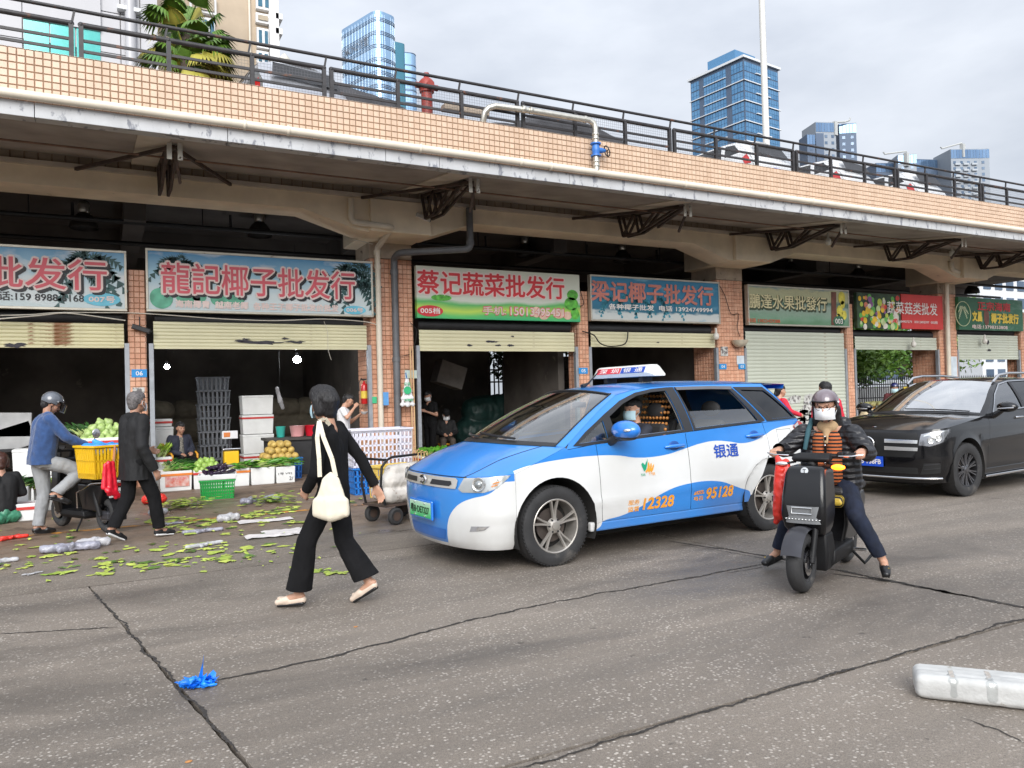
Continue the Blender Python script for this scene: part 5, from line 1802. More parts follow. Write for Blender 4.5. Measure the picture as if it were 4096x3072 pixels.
# ------------------------------------------------------------------ taxi
def taxi_paint():
 m, t, b = new_mat('taxi_blue_white_paint')
 nn, ll = t.nodes.new, t.links.new
 tcn = nn('ShaderNodeTexCoord')
 sp_ = nn('ShaderNodeSeparateXYZ')
 ll(tcn.outputs['Object'], sp_.inputs[0])
 X, Yc, Z = sp_.outputs
 def mth(op, a, c=0.0, d=0.0):
  q = nn('ShaderNodeMath')
  q.operation = op
  for i, v in enumerate((a, c, d)):
   if isinstance(v,(int, float)):
    q.inputs[i].default_value = v
   else:
    ll(v, q.inputs[i])
  return q.outputs[0]
 def curve(src, lo, hi, pts_, v0, v1):
  mr_ = nn('ShaderNodeMapRange')
  mr_.inputs['From Min'].default_value = lo
  mr_.inputs['From Max'].default_value = hi
  ll(src, mr_.inputs['Value'])
  fc = nn('ShaderNodeFloatCurve')
  cv = fc.mapping.curves[0]
  P_ = [((x - lo) / (hi - lo),(z - v0) / (v1 - v0)) for x, z in pts_]
  P_.sort()
  cv.points[0].location = P_[0]
  cv.points[1].location = P_[-1]
  for p in P_[1:-1]:
   cv.points.new(*p)
  fc.mapping.update()
  ll(mr_.outputs[0], fc.inputs['Value'])
  return mth('MULTIPLY_ADD', fc.outputs[0], v1 - v0, v0)
 up = curve(X,-3.7,.6, [(.6,.86),(.51,.87),(.26,.925),(-.05,.955),(-.48,.965),(-.73,.95),(-.96,.915),(-1.27,.915),(-1.62,.97),(-1.82,1.005),(-2.03,1.02),(-2.24,1.0),(-2.41,.975),(-2.58,.985),(-2.81,1.05),(-2.96,1.10),(-3.24,1.13),(-3.7,1.13)],.2,1.2)
 lo = curve(X,-3.7,.6, [(.6,.0),(-.50,.30),(-.54,.35),(-.76,.38),(-.98,.44),(-1.18,.52),(-1.41,.59),(-1.63,.615),(-1.85,.62),(-2.05,.60),(-2.22,.55),(-2.37,.50),(-2.50,.46),(-2.56,.30),(-2.9,.22),(-3.7,.2)],0,1.0)
 side = mth('MAXIMUM', mth('GREATER_THAN', Z, up), mth('LESS_THAN', Z, lo))
 ay = mth('ABSOLUTE', Yc)
 half = curve(Z,.15,.85, [(.15,.30),(.24,.36),(.33,.38),(.45,.42),(.55,.50),(.62,.60),(.66,.70),(.70,.82),(.75,.86),(.85,.9)],0,1.0)
 nose = mth('MULTIPLY', mth('LESS_THAN', ay, half), mth('GREATER_THAN', Z,.235))
 nose = mth('MAXIMUM', nose, mth('GREATER_THAN', Z,.80))
 isn = mth('GREATER_THAN', X,.43)
 mask = mth('ADD', mth('MULTIPLY', nose, isn), mth('MULTIPLY', side, mth('SUBTRACT',1.0, isn)))
 n1 = nn('ShaderNodeTexNoise')
 n1.inputs['Scale'].default_value = 1.4
 n1.inputs['Detail'].default_value = 7
 ll(tcn.outputs['Object'], n1.inputs['Vector'])
 dirt = nn('ShaderNodeMapRange')
 dirt.inputs['From Min'].default_value = .35
 dirt.inputs['From Max'].default_value = .75
 ll(n1.outputs['Fac'], dirt.inputs['Value'])
 wh = nn('ShaderNodeMix')
 wh.data_type = 'RGBA'
 ll(dirt.outputs[0], wh.inputs[0])
 wh.inputs[6].default_value = (.70,.71,.71,1)
 wh.inputs[7].default_value = (.60,.60,.58,1)
 bl = nn('ShaderNodeMix')
 bl.data_type = 'RGBA'
 ll(dirt.outputs[0], bl.inputs[0])
 bl.inputs[6].default_value = (.030,.225,.64,1)
 bl.inputs[7].default_value = (.022,.18,.55,1)
 mx = nn('ShaderNodeMix')
 mx.data_type = 'RGBA'
 ll(mask, mx.inputs[0])
 ll(wh.outputs[2], mx.inputs[6])
 ll(bl.outputs[2], mx.inputs[7])
 low = nn('ShaderNodeMapRange')
 low.inputs['From Min'].default_value = .52
 low.inputs['From Max'].default_value = .24
 low.inputs['To Max'].default_value = .45
 ll(Z, low.inputs['Value'])
 film = mth('MULTIPLY', low.outputs[0], dirt.outputs[0])
 m3 = nn('ShaderNodeMix')
 m3.data_type = 'RGBA'
 ll(film, m3.inputs[0])
 ll(mx.outputs[2], m3.inputs[6])
 m3.inputs[7].default_value = (.22,.20,.18,1)
 ll(m3.outputs[2], b.inputs['Base Color'])
 b.inputs['Roughness'].default_value = .32
 b.inputs['Coat Weight'].default_value = .8
 b.inputs['Coat Roughness'].default_value = .07
 return m
M_TAXI = taxi_paint()
M_TBLUE = mat('taxi_blue',(.02,.19,.66),.3, coat=.8, var=.04)
TAXI_LOC, TAXI_RZ = V3((3.58,5.95,0)), math.atan2(-.05996,-.9982)
fwd = V3((-.9982,-.05996,0))
lft = V3((.05996,-.9982,0))
TREAD = .895
tx = thing('taxi', 'blue and white taxi hatchback with roof sign crossing in front of the shops', 'taxi', TAXI_LOC - lft * TREAD, TAXI_RZ)
TP_ = dict(WB=2.835, r=.362, rim_r=.246, tread=TREAD, arch=.437, xj=.425, sill=.335, sill_h=.075, nose_z0=.20, ztop0=.835, ztop1=.862,
   yz=[(.15,.80),(.25,.855),(.34,.885),(.50,.905),(.65,.912),(.80,.908),(.95,.895),(1.05,.880),(1.13,.868),(1.25,.86)],
   belt=[(-3.8,1.195),(-3.4,1.193),(-2.78,1.180),(-1.65,1.130),(-.5,1.070),(-.25,1.052),(.0,1.02),(.5,.95)],
   tum=(.34,.50), front_tuck=.012, rear_x=-2.95, rear_tuck=.13, crease=[(-2.6,.59),(-1.6,.57),(-.45,.53)],
   xn=[(.18,.80),(.24,.845),(.32,.865),(.45,.88),(.60,.885),(.72,.88),(.80,.862),(.86,.83),(.92,.78)], np=2.35,
   shoulder=(-.13,1.062), cowl_x0=.31, cowl_z=1.10, hood_bulge=.022, hood_crease=.006,
   apillar=[(-.13,1.062),(-.38,1.225),(-.65,1.385),(-.93,1.525)], ws_top=(-.80,1.585),
   roof_edge=[(-.93,1.525),(-1.2,1.575),(-1.5,1.60),(-2.0,1.610),(-2.5,1.612),(-3.05,1.61)], roof_mid=[(.12,1.625),(.35,1.66),(.6,1.665),(.85,1.655)], roof_end=(-3.38,1.625),
   rear_edge=[(-3.22,1.42),(-3.42,1.195),(-3.56,1.05),(-3.62,.85),(-3.64,.60),(-3.60,.36),(-3.55,.25)], tail_belt=-3.42,
   doors=([(-.48,1.071),(-.49,.9),(-.50,.6),(-.525,.345)], [(-1.625,1.129),(-1.64,.75),(-1.65,.345)], [(-2.775,1.179),(-2.83,1.0),(-2.84,.87),(-2.70,.62),(-2.56,.46),(-2.50,.345)]),
   windows=[[(-.29,1.085),(-.64,1.285),(-.64,1.105)], [(-.74,1.32),(-.74,1.115),(-1.62,1.155),(-1.595,1.555),(-1.40,1.545),(-1.18,1.51),(-.96,1.435)],
     [(-1.75,1.558),(-1.785,1.165),(-2.72,1.205),(-2.50,1.548)], [(-2.66,1.545),(-2.95,1.215),(-3.36,1.222),(-3.02,1.53)]])
T = Car(tx, TP_)
T.shell(M_TAXI)
RIM_T = spoke_rim(5,(-.16,.16), M_RIMS, M_RIMS,.062,6)
for x in (0,-2.835):
 for sd in (1,-1):
  T.wheel(x, sd, RIM_T)
for sg in (1,-1):
 T.trim([(-.22,1.068),(-.40,1.19),(-.70,1.352),(-.94,1.468),(-1.18,1.543),(-1.42,1.578),(-1.62,1.59),(-1.72,1.592),(-1.74,1.137),(-1.2,1.112),(-.7,1.085),(-.35,1.062)], sgn=sg, holes=TP_['windows'][:2])
 T.trim([(-1.73,1.592),(-1.75,1.140),(-2.75,1.183),(-2.83,1.2),(-2.54,1.583),(-2.2,1.592)], sgn=sg, holes=TP_['windows'][2:3])
 T.trim([(-2.57,1.578),(-2.86,1.192),(-3.41,1.205),(-3.03,1.572)], M_TRIM, sgn=sg, holes=TP_['windows'][3:])
 T.window(TP_['windows'][0], M_WS, sg)
 T.window(TP_['windows'][3], M_PRIV, sg)
 if sg == 1:
  T.window([(-1.787,1.16),(-2.72,1.20),(-2.63,1.335),(-1.775,1.335)], M_WS, sg)
 else:
  T.window(TP_['windows'][1], M_WS, sg)
  T.window(TP_['windows'][2], M_WS, sg)
 T.trim([(-1.74,1.592),(-1.74,1.560),(-2.2,1.562),(-2.52,1.552),(-2.55,1.585),(-2.2,1.594)], mat('rain_visor',(.10,.10,.11),.25, coat=.5), sg,.014, 'rain_visor')
 for xa, za in ((-1.45,1.0),(-2.62,1.05)):
  yv = T.Y(xa, za)
  MB().ball((xa, sg * (yv + .001), za),(.075,.012,.052),18,8).build('handle_recess', mat('handle_recess_blue',(.012,.08,.30),.4), tx,180)
  hd = MB().tube([(xa + .125, sg * (yv + .005), za - .006),(xa + .09, sg * (yv + .03), za),(xa, sg * (yv + .038), za + .002),(xa - .10, sg * (yv + .032), za + .004),(xa - .13, sg * (yv + .006), za + .004)], [.012,.017,.018,.018,.012],10)
  hd.build('door_handle', M_TBLUE, tx,60)
 mr_o = bpy.data.objects.new('wing_mirror', None)
 col.objects.link(mr_o)
 mr_o.parent = tx
 yv = T.Y(-.72,1.12)
 MB().ball((-.70, sg * (yv + .19),1.195),(.105,.175,.092),20,12).build('mirror_cap', M_TBLUE, mr_o,180)
 MB().tube([(-.66, sg * (yv - .02),1.075),(-.66, sg * (yv + .05),1.10),(-.68, sg * (yv + .12),1.15)], [.045,.04,.035],10).build('mirror_arm', M_TRIM, mr_o,60)
 MB().ball((-.71, sg * (yv + .18),1.13),(.090,.14,.035),16,8).build('mirror_base', M_TRIM, mr_o,180)
 MB().ball((-.65, sg * (yv + .292),1.20),(.055,.045,.018),12,6).build('indicator_lens', M_LREF, mr_o,180)
 MB().ball((-.755, sg * (yv + .17),1.19),(.012,.115,.068),16,8).build('mirror_glass', M_CHROME, mr_o,180)
g_t = lambda y: y          # t runs with the wrap angle
T.nose_patch([(-.36,.735),(.36,.735),(.37,.765),(.37,.81),(.34,.828),(-.34,.828),(-.37,.81),(-.37,.765)], mat('grille_silver',(.58,.56,.52),.35,.5, var=.05),.012, 'grille_bar')
for sg in (-1,1):
 T.nose_patch([(sg * .07,.755),(sg * .29,.755),(sg * .315,.775),(sg * .30,.800),(sg * .085,.800)][::sg], M_TRIM,.016, 'grille_mesh')
 hl = bpy.data.objects.new('headlight', None)
 col.objects.link(hl)
 hl.parent = tx
 HP = [(sg * .385,.735),(sg * .43,.708),(sg * .66,.712),(sg * .80,.748),(sg * .955,.853),(sg * .90,.856),(sg * .66,.842),(sg * .43,.832)]
 HP = HP[::sg]
 patch(HP, lambda t, z: T.N(t, z,.004),.03).build('headlight_housing', mat('lamp_housing',(.60,.61,.60),.22,.5), hl,60)
 p = Vector(T.N(sg * .60,.782,.012))
 nrm = V3((.75, sg * .65,.05)).normalized()
 qm = MT(p) @ nrm.to_track_quat('Z', 'Y').to_matrix().to_4x4()
 MB().lathe([(.062,.004),(.058,.012),(.046,.010),(.040,.000),(.0001,-.004)],24, qm).build('projector', M_LREF, hl,50)
 MB().lathe([(.034,.004),(.028,.016),(.0001,.022)],20, qm).build('projector_lens', mat('projector_glass',(.25,.27,.28),.05,.2, coat=1), hl,180)
 for j in range(3):
  a = [(sg * (.735 + .012 * j),.758 + j * .024),(sg * (.80 + .022 * j),.772 + j * .024),(sg * (.815 + .022 * j),.786 + j * .024),(sg * (.738 + .012 * j),.772 + j * .024)][::sg]
  patch(a, lambda t, z: T.N(t, z,.009),.02).build('indicator', M_AMB if j < 2 else M_LREF, hl,60)
 patch(HP, lambda t, z: T.N(t, z,.026),.03).build('headlight_lens', M_HLG, hl,180)
 FP = [(sg * .50,.365),(sg * .66,.385),(sg * .72,.42),(sg * .52,.415)][::sg]
 fo = patch(FP, lambda t, z: T.N(t, z,.004),.03).build('fog_lamp', mat('fog_recess',(.25,.25,.26),.4), tx,60)
 patch([(sg * .57,.378),(sg * .655,.388),(sg * .69,.415),(sg * .585,.412)][::sg], lambda t, z: T.N(t, z,.010),.02).build('fog_lens', M_LREF, fo,60)
bx_ = bpy.data.objects.new('front_badge', None)
col.objects.link(bx_)
bx_.parent = tx
pb = Vector(T.N(0,.785,.02))
MB().lathe([(.062,0),(.060,.012),(.050,.014),(.048,.008),(.0001,.009)],28, MT(pb) @ MR(pi / 2,4, 'Y') @ Matrix.Diagonal((.72,1.1,1,1))).build('badge_oval', M_CHROME, bx_,40)
MB().lathe([(.049,.0145),(.0001,.0150)],24, MT(pb) @ MR(pi / 2,4, 'Y') @ Matrix.Diagonal((.72,1.1,1,1))).build('badge_field', M_TRIM, bx_)
lettering('lettering', 'BYD',0,.785 - .015,.03, bx_, M_WHITE, w=.085, offset=.03, nud=(.0002,0,0), align='CENTER', fn=lambda u, v: (pb.x + .0175, u, v))
M_PLG = print_mat('plate_green', [(0,(.02,.42,.12)),(.5,(.22,.60,.30)),(1,(.55,.72,.58))], z0=.44, z1=.585)
pl_ = bpy.data.objects.new('number_plate', None)
col.objects.link(pl_)
pl_.parent = tx
MB().box(.905,.925,-.245,.245,.425,.60).build('plate_holder', M_TBLUE, pl_, bevel=.008)
MB().box(.926,.931,-.225,.225,.442,.583).build('plate', M_PLG, pl_, bevel=.002)
lettering('lettering', '粤B·DE7327',0,.475,.078, pl_, mat('plate_text',(.01,.03,.015),.5), w=.40, offset=.018, nud=(.0002,0,0), align='CENTER', fn=lambda u, v: (.9335, u, v))
for yy in (-.11,.11):
 for z_ in (.455,.572):
  MB().lathe([(.009,0),(.009,.008),(.0001,.01)],8, MT((.931, yy, z_)) @ MR(pi / 2,4, 'Y')).build('screw', M_CHROME, pl_)
T.nose_patch([(-.22,.265),(.22,.265),(.235,.36),(-.235,.36)], mat('intake_blue',(.015,.13,.46),.4, coat=.4),.005, 'lower_intake')
sf_ = lambda u, v: (-u, T.Y(-u, v) + .004, v)
M_TORA = mat('taxi_orange_vinyl',(.78,.33,.035),.45, var=.05)
M_TDB = mat('taxi_blue_vinyl',(.015,.07,.40),.4, var=.05)
lettering('lettering', '银通',1.99,.845,.135, tx, M_TDB, w=.355, offset=.022, fn=sf_, nud=(0,.0002,0))
lettering('lettering', '12328',1.01,.41,.108, tx, M_TORA, w=.39, offset=.035, fn=sf_, nud=(0,.0002,0), slant=.15)
lettering('lettering', '95128',1.85,.437,.108, tx, M_TORA, w=.385, offset=.035, fn=sf_, nud=(0,.0002,0), slant=.15)
lettering('lettering', '服务',.825,.468,.05, tx, M_TORA, w=.14, offset=.012, fn=sf_, nud=(0,.0002,0))
lettering('lettering', '监督',.825,.402,.05, tx, M_TORA, w=.14, offset=.012, fn=sf_, nud=(0,.0002,0))
lettering('lettering', '电召',1.685,.43,.045, tx, M_TORA, w=.125, offset=.012, fn=sf_, nud=(0,.0002,0))
patch([(1.68,.492),(1.70,.525),(1.81,.532),(1.825,.495)], lambda u, v: sf_(u, v),.03).build('taxi_patch', M_TORA, tx)
lettering('lettering', 'TAXI',1.695,.498,.026, tx, M_TDB, w=.115, offset=.02, fn=lambda u, v: (-u, T.Y(-u, v) + .006, v))
M_TG = mat('taxi_green_vinyl',(.01,.30,.16),.45)
patch([(1.0,.85),(1.02,.865),(1.045,.84),(1.075,.88),(1.085,.90),(1.08,.86),(1.06,.80),(1.035,.775),(1.02,.80)], sf_,.03).build('bird_emblem', M_TG, tx)
for k in range(3):
 dx = .03 * k
 patch([(1.045 + dx,.775 + .006 * k),(1.075 + dx,.81),(1.085 + dx,.855 - .012 * k),(1.10 + dx,.87 - .014 * k),(1.105 + dx * .9,.82),(1.085 + dx,.785),(1.06 + dx,.762)], sf_,.03).build('flame_emblem', M_TORA, tx)
lettering('lettering', 'YAA',.985,.735,.026, tx, M_TG, w=.06, offset=.02, fn=sf_)
lettering('lettering', 'T YER',1.09,.735,.026, tx, M_TORA, w=.08, offset=.02, fn=sf_)
for sg in (1,):
 fl_ = [(-2.985,1.095),(-3.0,.945),(-3.255,.945),(-3.24,1.095)]
 patch(fl_, T.side(.001,1),.05, holes=[shrink(fl_,.004)], flip=False).build('fuel_flap_seam', M_TRIM, tx)
for sg in (1,-1):
 tl = [(-3.30,1.12),(-3.41,1.175),(-3.50,1.15),(-3.56,1.03),(-3.545,.88),(-3.46,.93)]
 patch(tl, T.side(.012, sg),.04, flip=sg < 0).build('tail_lamp', M_REDL, tx,60)
 patch([(-3.31,1.12),(-3.40,1.165),(-3.45,1.0)], T.side(.016, sg),.04, flip=sg < 0).build('tail_lamp_lens', M_LREF, tx,60)
MB().grid(lambda u, v: (-3.02 - .50 * u - .08 * (1 - (2 * v - 1) ** 2),(-1 + 2 * v) * (.60 - .02 * u),1.618 + .02 * (1 - (2 * v - 1) ** 2) * (1 - u) - .02 * u),4,12).build('spoiler', M_TBLUE, tx,60)
MB().grid(lambda u, v: (-3.50 + .02 * u - .08 * (1 - (2 * v - 1) ** 2),(-1 + 2 * v) * .58,1.598 - .05 * u),2,12).build('spoiler_lip', M_TBLUE, tx,60)
for sg in (-1,1):
 MB().tube([Vector(T.hood_fn(a / 12, sg * (.43 + .40 * (a / 12) ** .8))) + V3((0,0,.001)) for a in range(13)],.0035,5).build('bonnet_seam', M_TRIM, tx)
 MB().tube([Vector(T.ws_fn(k_ / 12, sg * .93,.006)) for k_ in range(13)],.008,6).build('windscreen_seal', M_TRIM, tx,60)
MB().tube([T.N(-.45 + .9 * i / 20, T.ztop(0) + .002,.002) for i in range(21)],.0045,5).build('bonnet_seam', M_TRIM, tx)
MB().tube([Vector(T.ws_fn(.985,-.93 + 1.86 * i / 20,.006)) for i in range(21)],.010,6).build('windscreen_seal', M_TRIM, tx,60)
rs = bpy.data.objects.new('roof_sign', None)
col.objects.link(rs)
rs.parent = tx
M_LIT = mat('roof_sign_white',(.70,.70,.66),.35, var=.04)
RSX, RSZ = -1.62,1.685
sec = [(-.10,0),(-.11,.04),(-.075,.105),(-.04,.125),(.04,.125),(.075,.105),(.11,.04),(.10,0)]
bd = MB()
NS = 14
for i in range(NS + 1):
 y = -.52 + 1.04 * i / NS
 e = abs(y) / .52
 k = 1 if e < .82 else math.sqrt(max(0.02,1 - ((e - .82) / .18) ** 2))
 bd.v += [(RSX + a * (.75 + .25 * k), y, RSZ + .03 + b_ * (.35 + .65 * k)) for a, b_ in sec]
n_ = len(sec)
bd.f += [(i * n_ + j, i * n_ + (j + 1) % n_,(i + 1) * n_ + (j + 1) % n_,(i + 1) * n_ + j) for i in range(NS) for j in range(n_)] + [tuple(range(n_)), tuple(NS * n_ + j for j in range(n_))]
bd.build('sign_body', M_LIT, rs,40, fix=True)
for yy in (-.3,.3):
 MB().box(RSX - .07, RSX + .07, yy - .03, yy + .03, RSZ - .03, RSZ + .032).build('sign_foot', M_TRIM, rs)
M_SR = mat('roof_sign_red',(.62,.05,.07),.4)
M_SB = mat('roof_sign_blue',(.02,.08,.45),.4)
def rsf(off):
 def f(u, v):       # u across from the car's right (-) to left (+), v up the sloping face
  a, b_ = (.11,.04),(.075,.105)
  return (RSX + a[0] + (b_[0] - a[0]) * v + off, u, RSZ + .03 + a[1] + (b_[1] - a[1]) * v + off * .4)
 return f
for (y0, y1, m_) in ((-.42,-.0, M_SR),(.01,.40, M_SB)):
 patch([(y0,.02),(y1,.02),(y1,.98),(y0,.98)], rsf(.003),.1).build('sign_face', m_, rs)
for body, yy in (('深',-.36),('圳',-.16),('银',.05),('通',.24)):
 lettering('lettering', body, yy,.12,.75, rs, M_WHITE, w=.13, offset=.02, fn=rsf(.006))
def rsb(off):
 f0 = rsf(0)
 def f(u, v):
  p = f0(u, v)
  return (2 * RSX - p[0] - off,-p[1], p[2] + off * .4)
 return f
for (y0, y1, m_) in ((-.42,-.0, M_SR),(.01,.40, M_SB)):
 patch([(y0,.02),(y1,.02),(y1,.98),(y0,.98)], rsb(.003),.1).build('sign_face', m_, rs)
MB().tube([(-.98,.02,1.62),(-1.06,.02,1.655),(-1.22,.03,1.80)], [.03,.012,.004],8).build('aerial', M_TRIM, tx,60)
for (t0, t1, k0, k1) in ((.55,-.10,.05,.10),(-.05,-.70,.05,.09)):
 MB().tube([Vector(T.ws_fn(k0 + (k1 - k0) * i / 6, t0 + (t1 - t0) * i / 6,.025)) for i in range(7)],.012,6).build('wiper', M_TRIM, tx,60)
T.seats((-1.48,-2.30),1.40)
MB().box(-.75,-.12,-.70,.70,.80,1.03).build('dashboard', M_CABIN, tx, bevel=.06)
MB().tube([(-.92 + .10 * cos(a),.37 + .18 * sin(a),.98 + .15 * cos(a)) for a in [2 * pi * i / 20 for i in range(21)]],.014,8).build('steering_wheel', M_TRIM, tx,60)
MB().tube([(-.92,.37,.98),(-.45,.37,.86)],.03,8).build('steering_column', M_TRIM, tx)
MB().box(-.96,-.93,-.11,.11,1.40,1.46).build('rear_view_mirror', M_TRIM, tx, bevel=.01)
MB().box(-3.0,-2.6,-.6,.6,.4,1.0).build('boot_tray', M_CABIN, tx)
sc_ = MB()
for i in range(13):
 for j in range(9):
  sc_.ball((-1.53 - .19 * i / 12,.37 - .21 + .42 * j / 8,.80 + .70 * i / 12),.019,6,4)
tag(sc_.build('beaded_seat_cover', mat('wooden_beads',(.42,.17,.04),.35, var=.4, scale=30), tx,180), kind='stuff')
# ------------------------------------------------------------------ black SUV
M_BLACKP = mat('black_car_paint',(.004,.004,.005),.3, coat=1.0, var=.2, scale=2, spec=.1)
ang = R(6)
sf_w = V3((-cos(ang),-sin(ang),0))
sl_w = V3((sin(ang),-cos(ang),0))
suv = thing('suv', 'glossy black SUV with chrome grille and roof rails entering from the right', 'suv', V3((10.45,6.40,0)) - sl_w * .94, math.atan2(sf_w.y, sf_w.x))
SP = dict(WB=2.873, r=.368, rim_r=.242, tread=.94, arch=.435, xj=.415, sill=.34, sill_h=.08, nose_z0=.22, ztop0=.93, ztop1=.965,
   yz=[(.15,.82),(.25,.88),(.36,.925),(.50,.940),(.70,.945),(.85,.940),(.98,.925),(1.06,.90),(1.12,.885),(1.2,.88)],
   belt=[(-3.9,1.20),(-3.2,1.19),(-1.86,1.145),(-.76,1.10),(-.4,1.07),(.0,1.04),(.5,1.0)],
   tum=(.30,.42), front_tuck=.010, rear_x=-2.95, rear_tuck=.14, crease=[(-2.6,.80),(-.45,.74)],
   xn=[(.18,.74),(.26,.80),(.36,.82),(.50,.835),(.70,.835),(.85,.82),(.93,.78),(1.0,.70)], np=2.7,
   shoulder=(-.62,1.085), cowl_x0=-.42, cowl_z=1.125, hood_bulge=.05, hood_crease=.014,
   apillar=[(-.62,1.085),(-.92,1.255),(-1.2,1.42),(-1.48,1.545)], ws_top=(-1.32,1.60),
   roof_edge=[(-1.48,1.545),(-1.8,1.59),(-2.2,1.605),(-2.8,1.595),(-3.2,1.56)], roof_mid=[(.15,1.63),(.45,1.645),(.8,1.63)], roof_end=(-3.45,1.59),
   rear_edge=[(-3.4,1.36),(-3.55,1.198),(-3.68,1.0),(-3.72,.75),(-3.70,.45),(-3.62,.28)], tail_belt=-3.55,
   doors=([(-.70,1.097),(-.64,.85),(-.56,.6),(-.55,.35)], [(-1.85,1.144),(-1.87,.75),(-1.86,.35)], [(-2.86,1.178),(-2.90,1.0),(-2.86,.87),(-2.72,.66),(-2.56,.48),(-2.50,.35)]),
   windows=[[(-.90,1.135),(-1.18,1.36),(-1.5,1.51),(-1.82,1.555),(-1.84,1.17)], [(-1.92,1.172),(-1.90,1.56),(-2.4,1.565),(-2.72,1.55),(-2.82,1.205)], [(-2.92,1.21),(-2.84,1.535),(-3.12,1.50),(-3.35,1.25)]])
S = Car(suv, SP)
S.shell(M_BLACKP, glass=thin_glass('bright_windscreen',(.60,.68,.64), base=.42, pw=2.0))
RIM_S = spoke_rim(10,(-.11,.11), mat('grey_alloy',(.16,.16,.17),.25,.8), M_RIMB,.07,5)
for x in (0,-2.873):
 for sd in (1,-1):
  S.wheel(x, sd, RIM_S, steer=R(-4) if x == 0 else 0)
for sg in (1,-1):
 for wv in SP['windows']:
  S.window(wv, M_PRIV if wv is not SP['windows'][0] else M_WS, sg)
 S.trim([(-.86,1.115),(-1.16,1.38),(-1.48,1.535),(-1.82,1.575),(-2.4,1.585),(-2.86,1.562),(-3.14,1.52),(-3.40,1.235),(-2.85,1.195),(-1.86,1.158)], M_CHROME, sg,.004, 'window_chrome', holes=[[(-.895,1.130),(-1.175,1.368),(-1.49,1.520),(-1.82,1.562),(-2.4,1.572),(-2.84,1.55),(-3.12,1.508),(-3.36,1.245),(-2.85,1.210),(-1.86,1.172)]])
 for a_, b_ in ((-1.83,-1.93),(-2.80,-2.93)):
  S.trim([(a_,1.165),(b_,1.168),(b_ + .04,1.555),(a_ + .01,1.555)], M_TRIM, sg,.0)
 MB().tube([(x, sg * (S.Y(x,1.55) - .03), z) for x, z in ((-1.42,1.56),(-1.6,1.66),(-1.9,1.69),(-2.6,1.69),(-3.1,1.66),(-3.25,1.58))],.02,8).build('roof_rail', M_CHROME, suv,60)
 for xa, za in ((-1.62,1.03),(-2.72,1.06)):
  yv = S.Y(xa, za)
  MB().tube([(xa + .12, sg * (yv + .004), za),(xa + .09, sg * (yv + .03), za),(xa - .09, sg * (yv + .03), za + .004),(xa - .12, sg * (yv + .004), za + .004)],.016,8).build('door_handle', M_CHROME, suv,60)
 mo = bpy.data.objects.new('wing_mirror', None)
 col.objects.link(mo)
 mo.parent = suv
 yv = S.Y(-.95,1.12)
 MB().ball((-.86, sg * (yv + .20),1.20),(.085,.14,.075),20,12).build('mirror_cap', M_BLACKP, mo,180)
 MB().tube([(-.85, sg * (yv - .02),1.06),(-.85, sg * (yv + .06),1.10),(-.86, sg * (yv + .14),1.16)], [.05,.04,.035],10).build('mirror_arm', M_BLACKP, mo,60)
 MB().tube([(-.79, sg * (yv + .10),1.175),(-.775, sg * (yv + .2),1.18),(-.80, sg * (yv + .31),1.19)],.012,6).build('indicator_strip', M_CHROME, mo,60)
 MB().box(-2.3,-.5, sg * (S.Y(-1,.3) - .02) - .06, sg * (S.Y(-1,.3) - .02) + .06,.22,.255).build('running_board', M_CHROME, suv, bevel=.01)
 hl = bpy.data.objects.new('headlight', None)
 col.objects.link(hl)
 hl.parent = suv
 HP = [(sg * .435,.735),(sg * .58,.718),(sg * .78,.77),(sg * .94,.89),(sg * .975,.94),(sg * .80,.93),(sg * .58,.905),(sg * .47,.88)][::sg]
 patch(HP, lambda t, z: S.N(t, z,.003),.03).build('headlight_housing', mat('lamp_smoke',(.30,.30,.32),.2,.6), hl,60)
 patch([(sg * .50,.845),(sg * .58,.87),(sg * .80,.905),(sg * .945,.925),(sg * .80,.922),(sg * .58,.893),(sg * .505,.868)][::sg], lambda t, z: S.N(t, z,.010),.02).build('daylight_strip', M_LREF, hl,60)
 for tt, zz_ in ((.60,.80),(.72,.83)):
  p = Vector(S.N(sg * tt, zz_,.008))
  nrm = V3((.75, sg * .65,.05)).normalized()
  MB().lathe([(.045,.002),(.04,.012),(.03,.008),(.0001,.014)],20, MT(p) @ nrm.to_track_quat('Z', 'Y').to_matrix().to_4x4()).build('projector', M_LREF, hl,60)
 patch(HP, lambda t, z: S.N(t, z,.024),.03).build('headlight_lens', M_HLG, hl,180)
 for zz_ in (.46,.40):
  patch([(sg * .50, zz_),(sg * .74, zz_ + .02),(sg * .74, zz_ + .035),(sg * .50, zz_ + .016)][::sg], lambda t, z: S.N(t, z,.012),.03).build('intake_bar', M_TRIM, suv,60)
 patch([(sg * .46,.34),(sg * .76,.36),(sg * .76,.50),(sg * .50,.49)][::sg], lambda t, z: S.N(t, z,.003),.03).build('side_intake', mat('intake_black',(.006,.006,.006),.7), suv,60)
S.nose_patch([(-.36,.57),(.36,.57),(.43,.68),(.45,.80),(.42,.895),(-.42,.895),(-.45,.80),(-.43,.68)], mat('grille_black',(.008,.008,.008),.5),.004, 'grille')
for z0_ in (.660,.760):
 for sg in (-1,1):
  S.nose_patch([(sg * .10, z0_),(sg * .42, z0_ - .004),(sg * .425, z0_ + .042),(sg * .10, z0_ + .052)][::sg], M_LREF,.022, 'grille_blade')
pe = Vector(S.N(0,.735,.03))
em = bpy.data.objects.new('front_emblem', None)
col.objects.link(em)
em.parent = suv
MB().tube([(pe.x,.098 * cos(a), pe.z + .098 * sin(a)) for a in [2 * pi * i / 32 for i in range(33)]],.012,8).build('emblem_ring', M_CHROME, em,60)
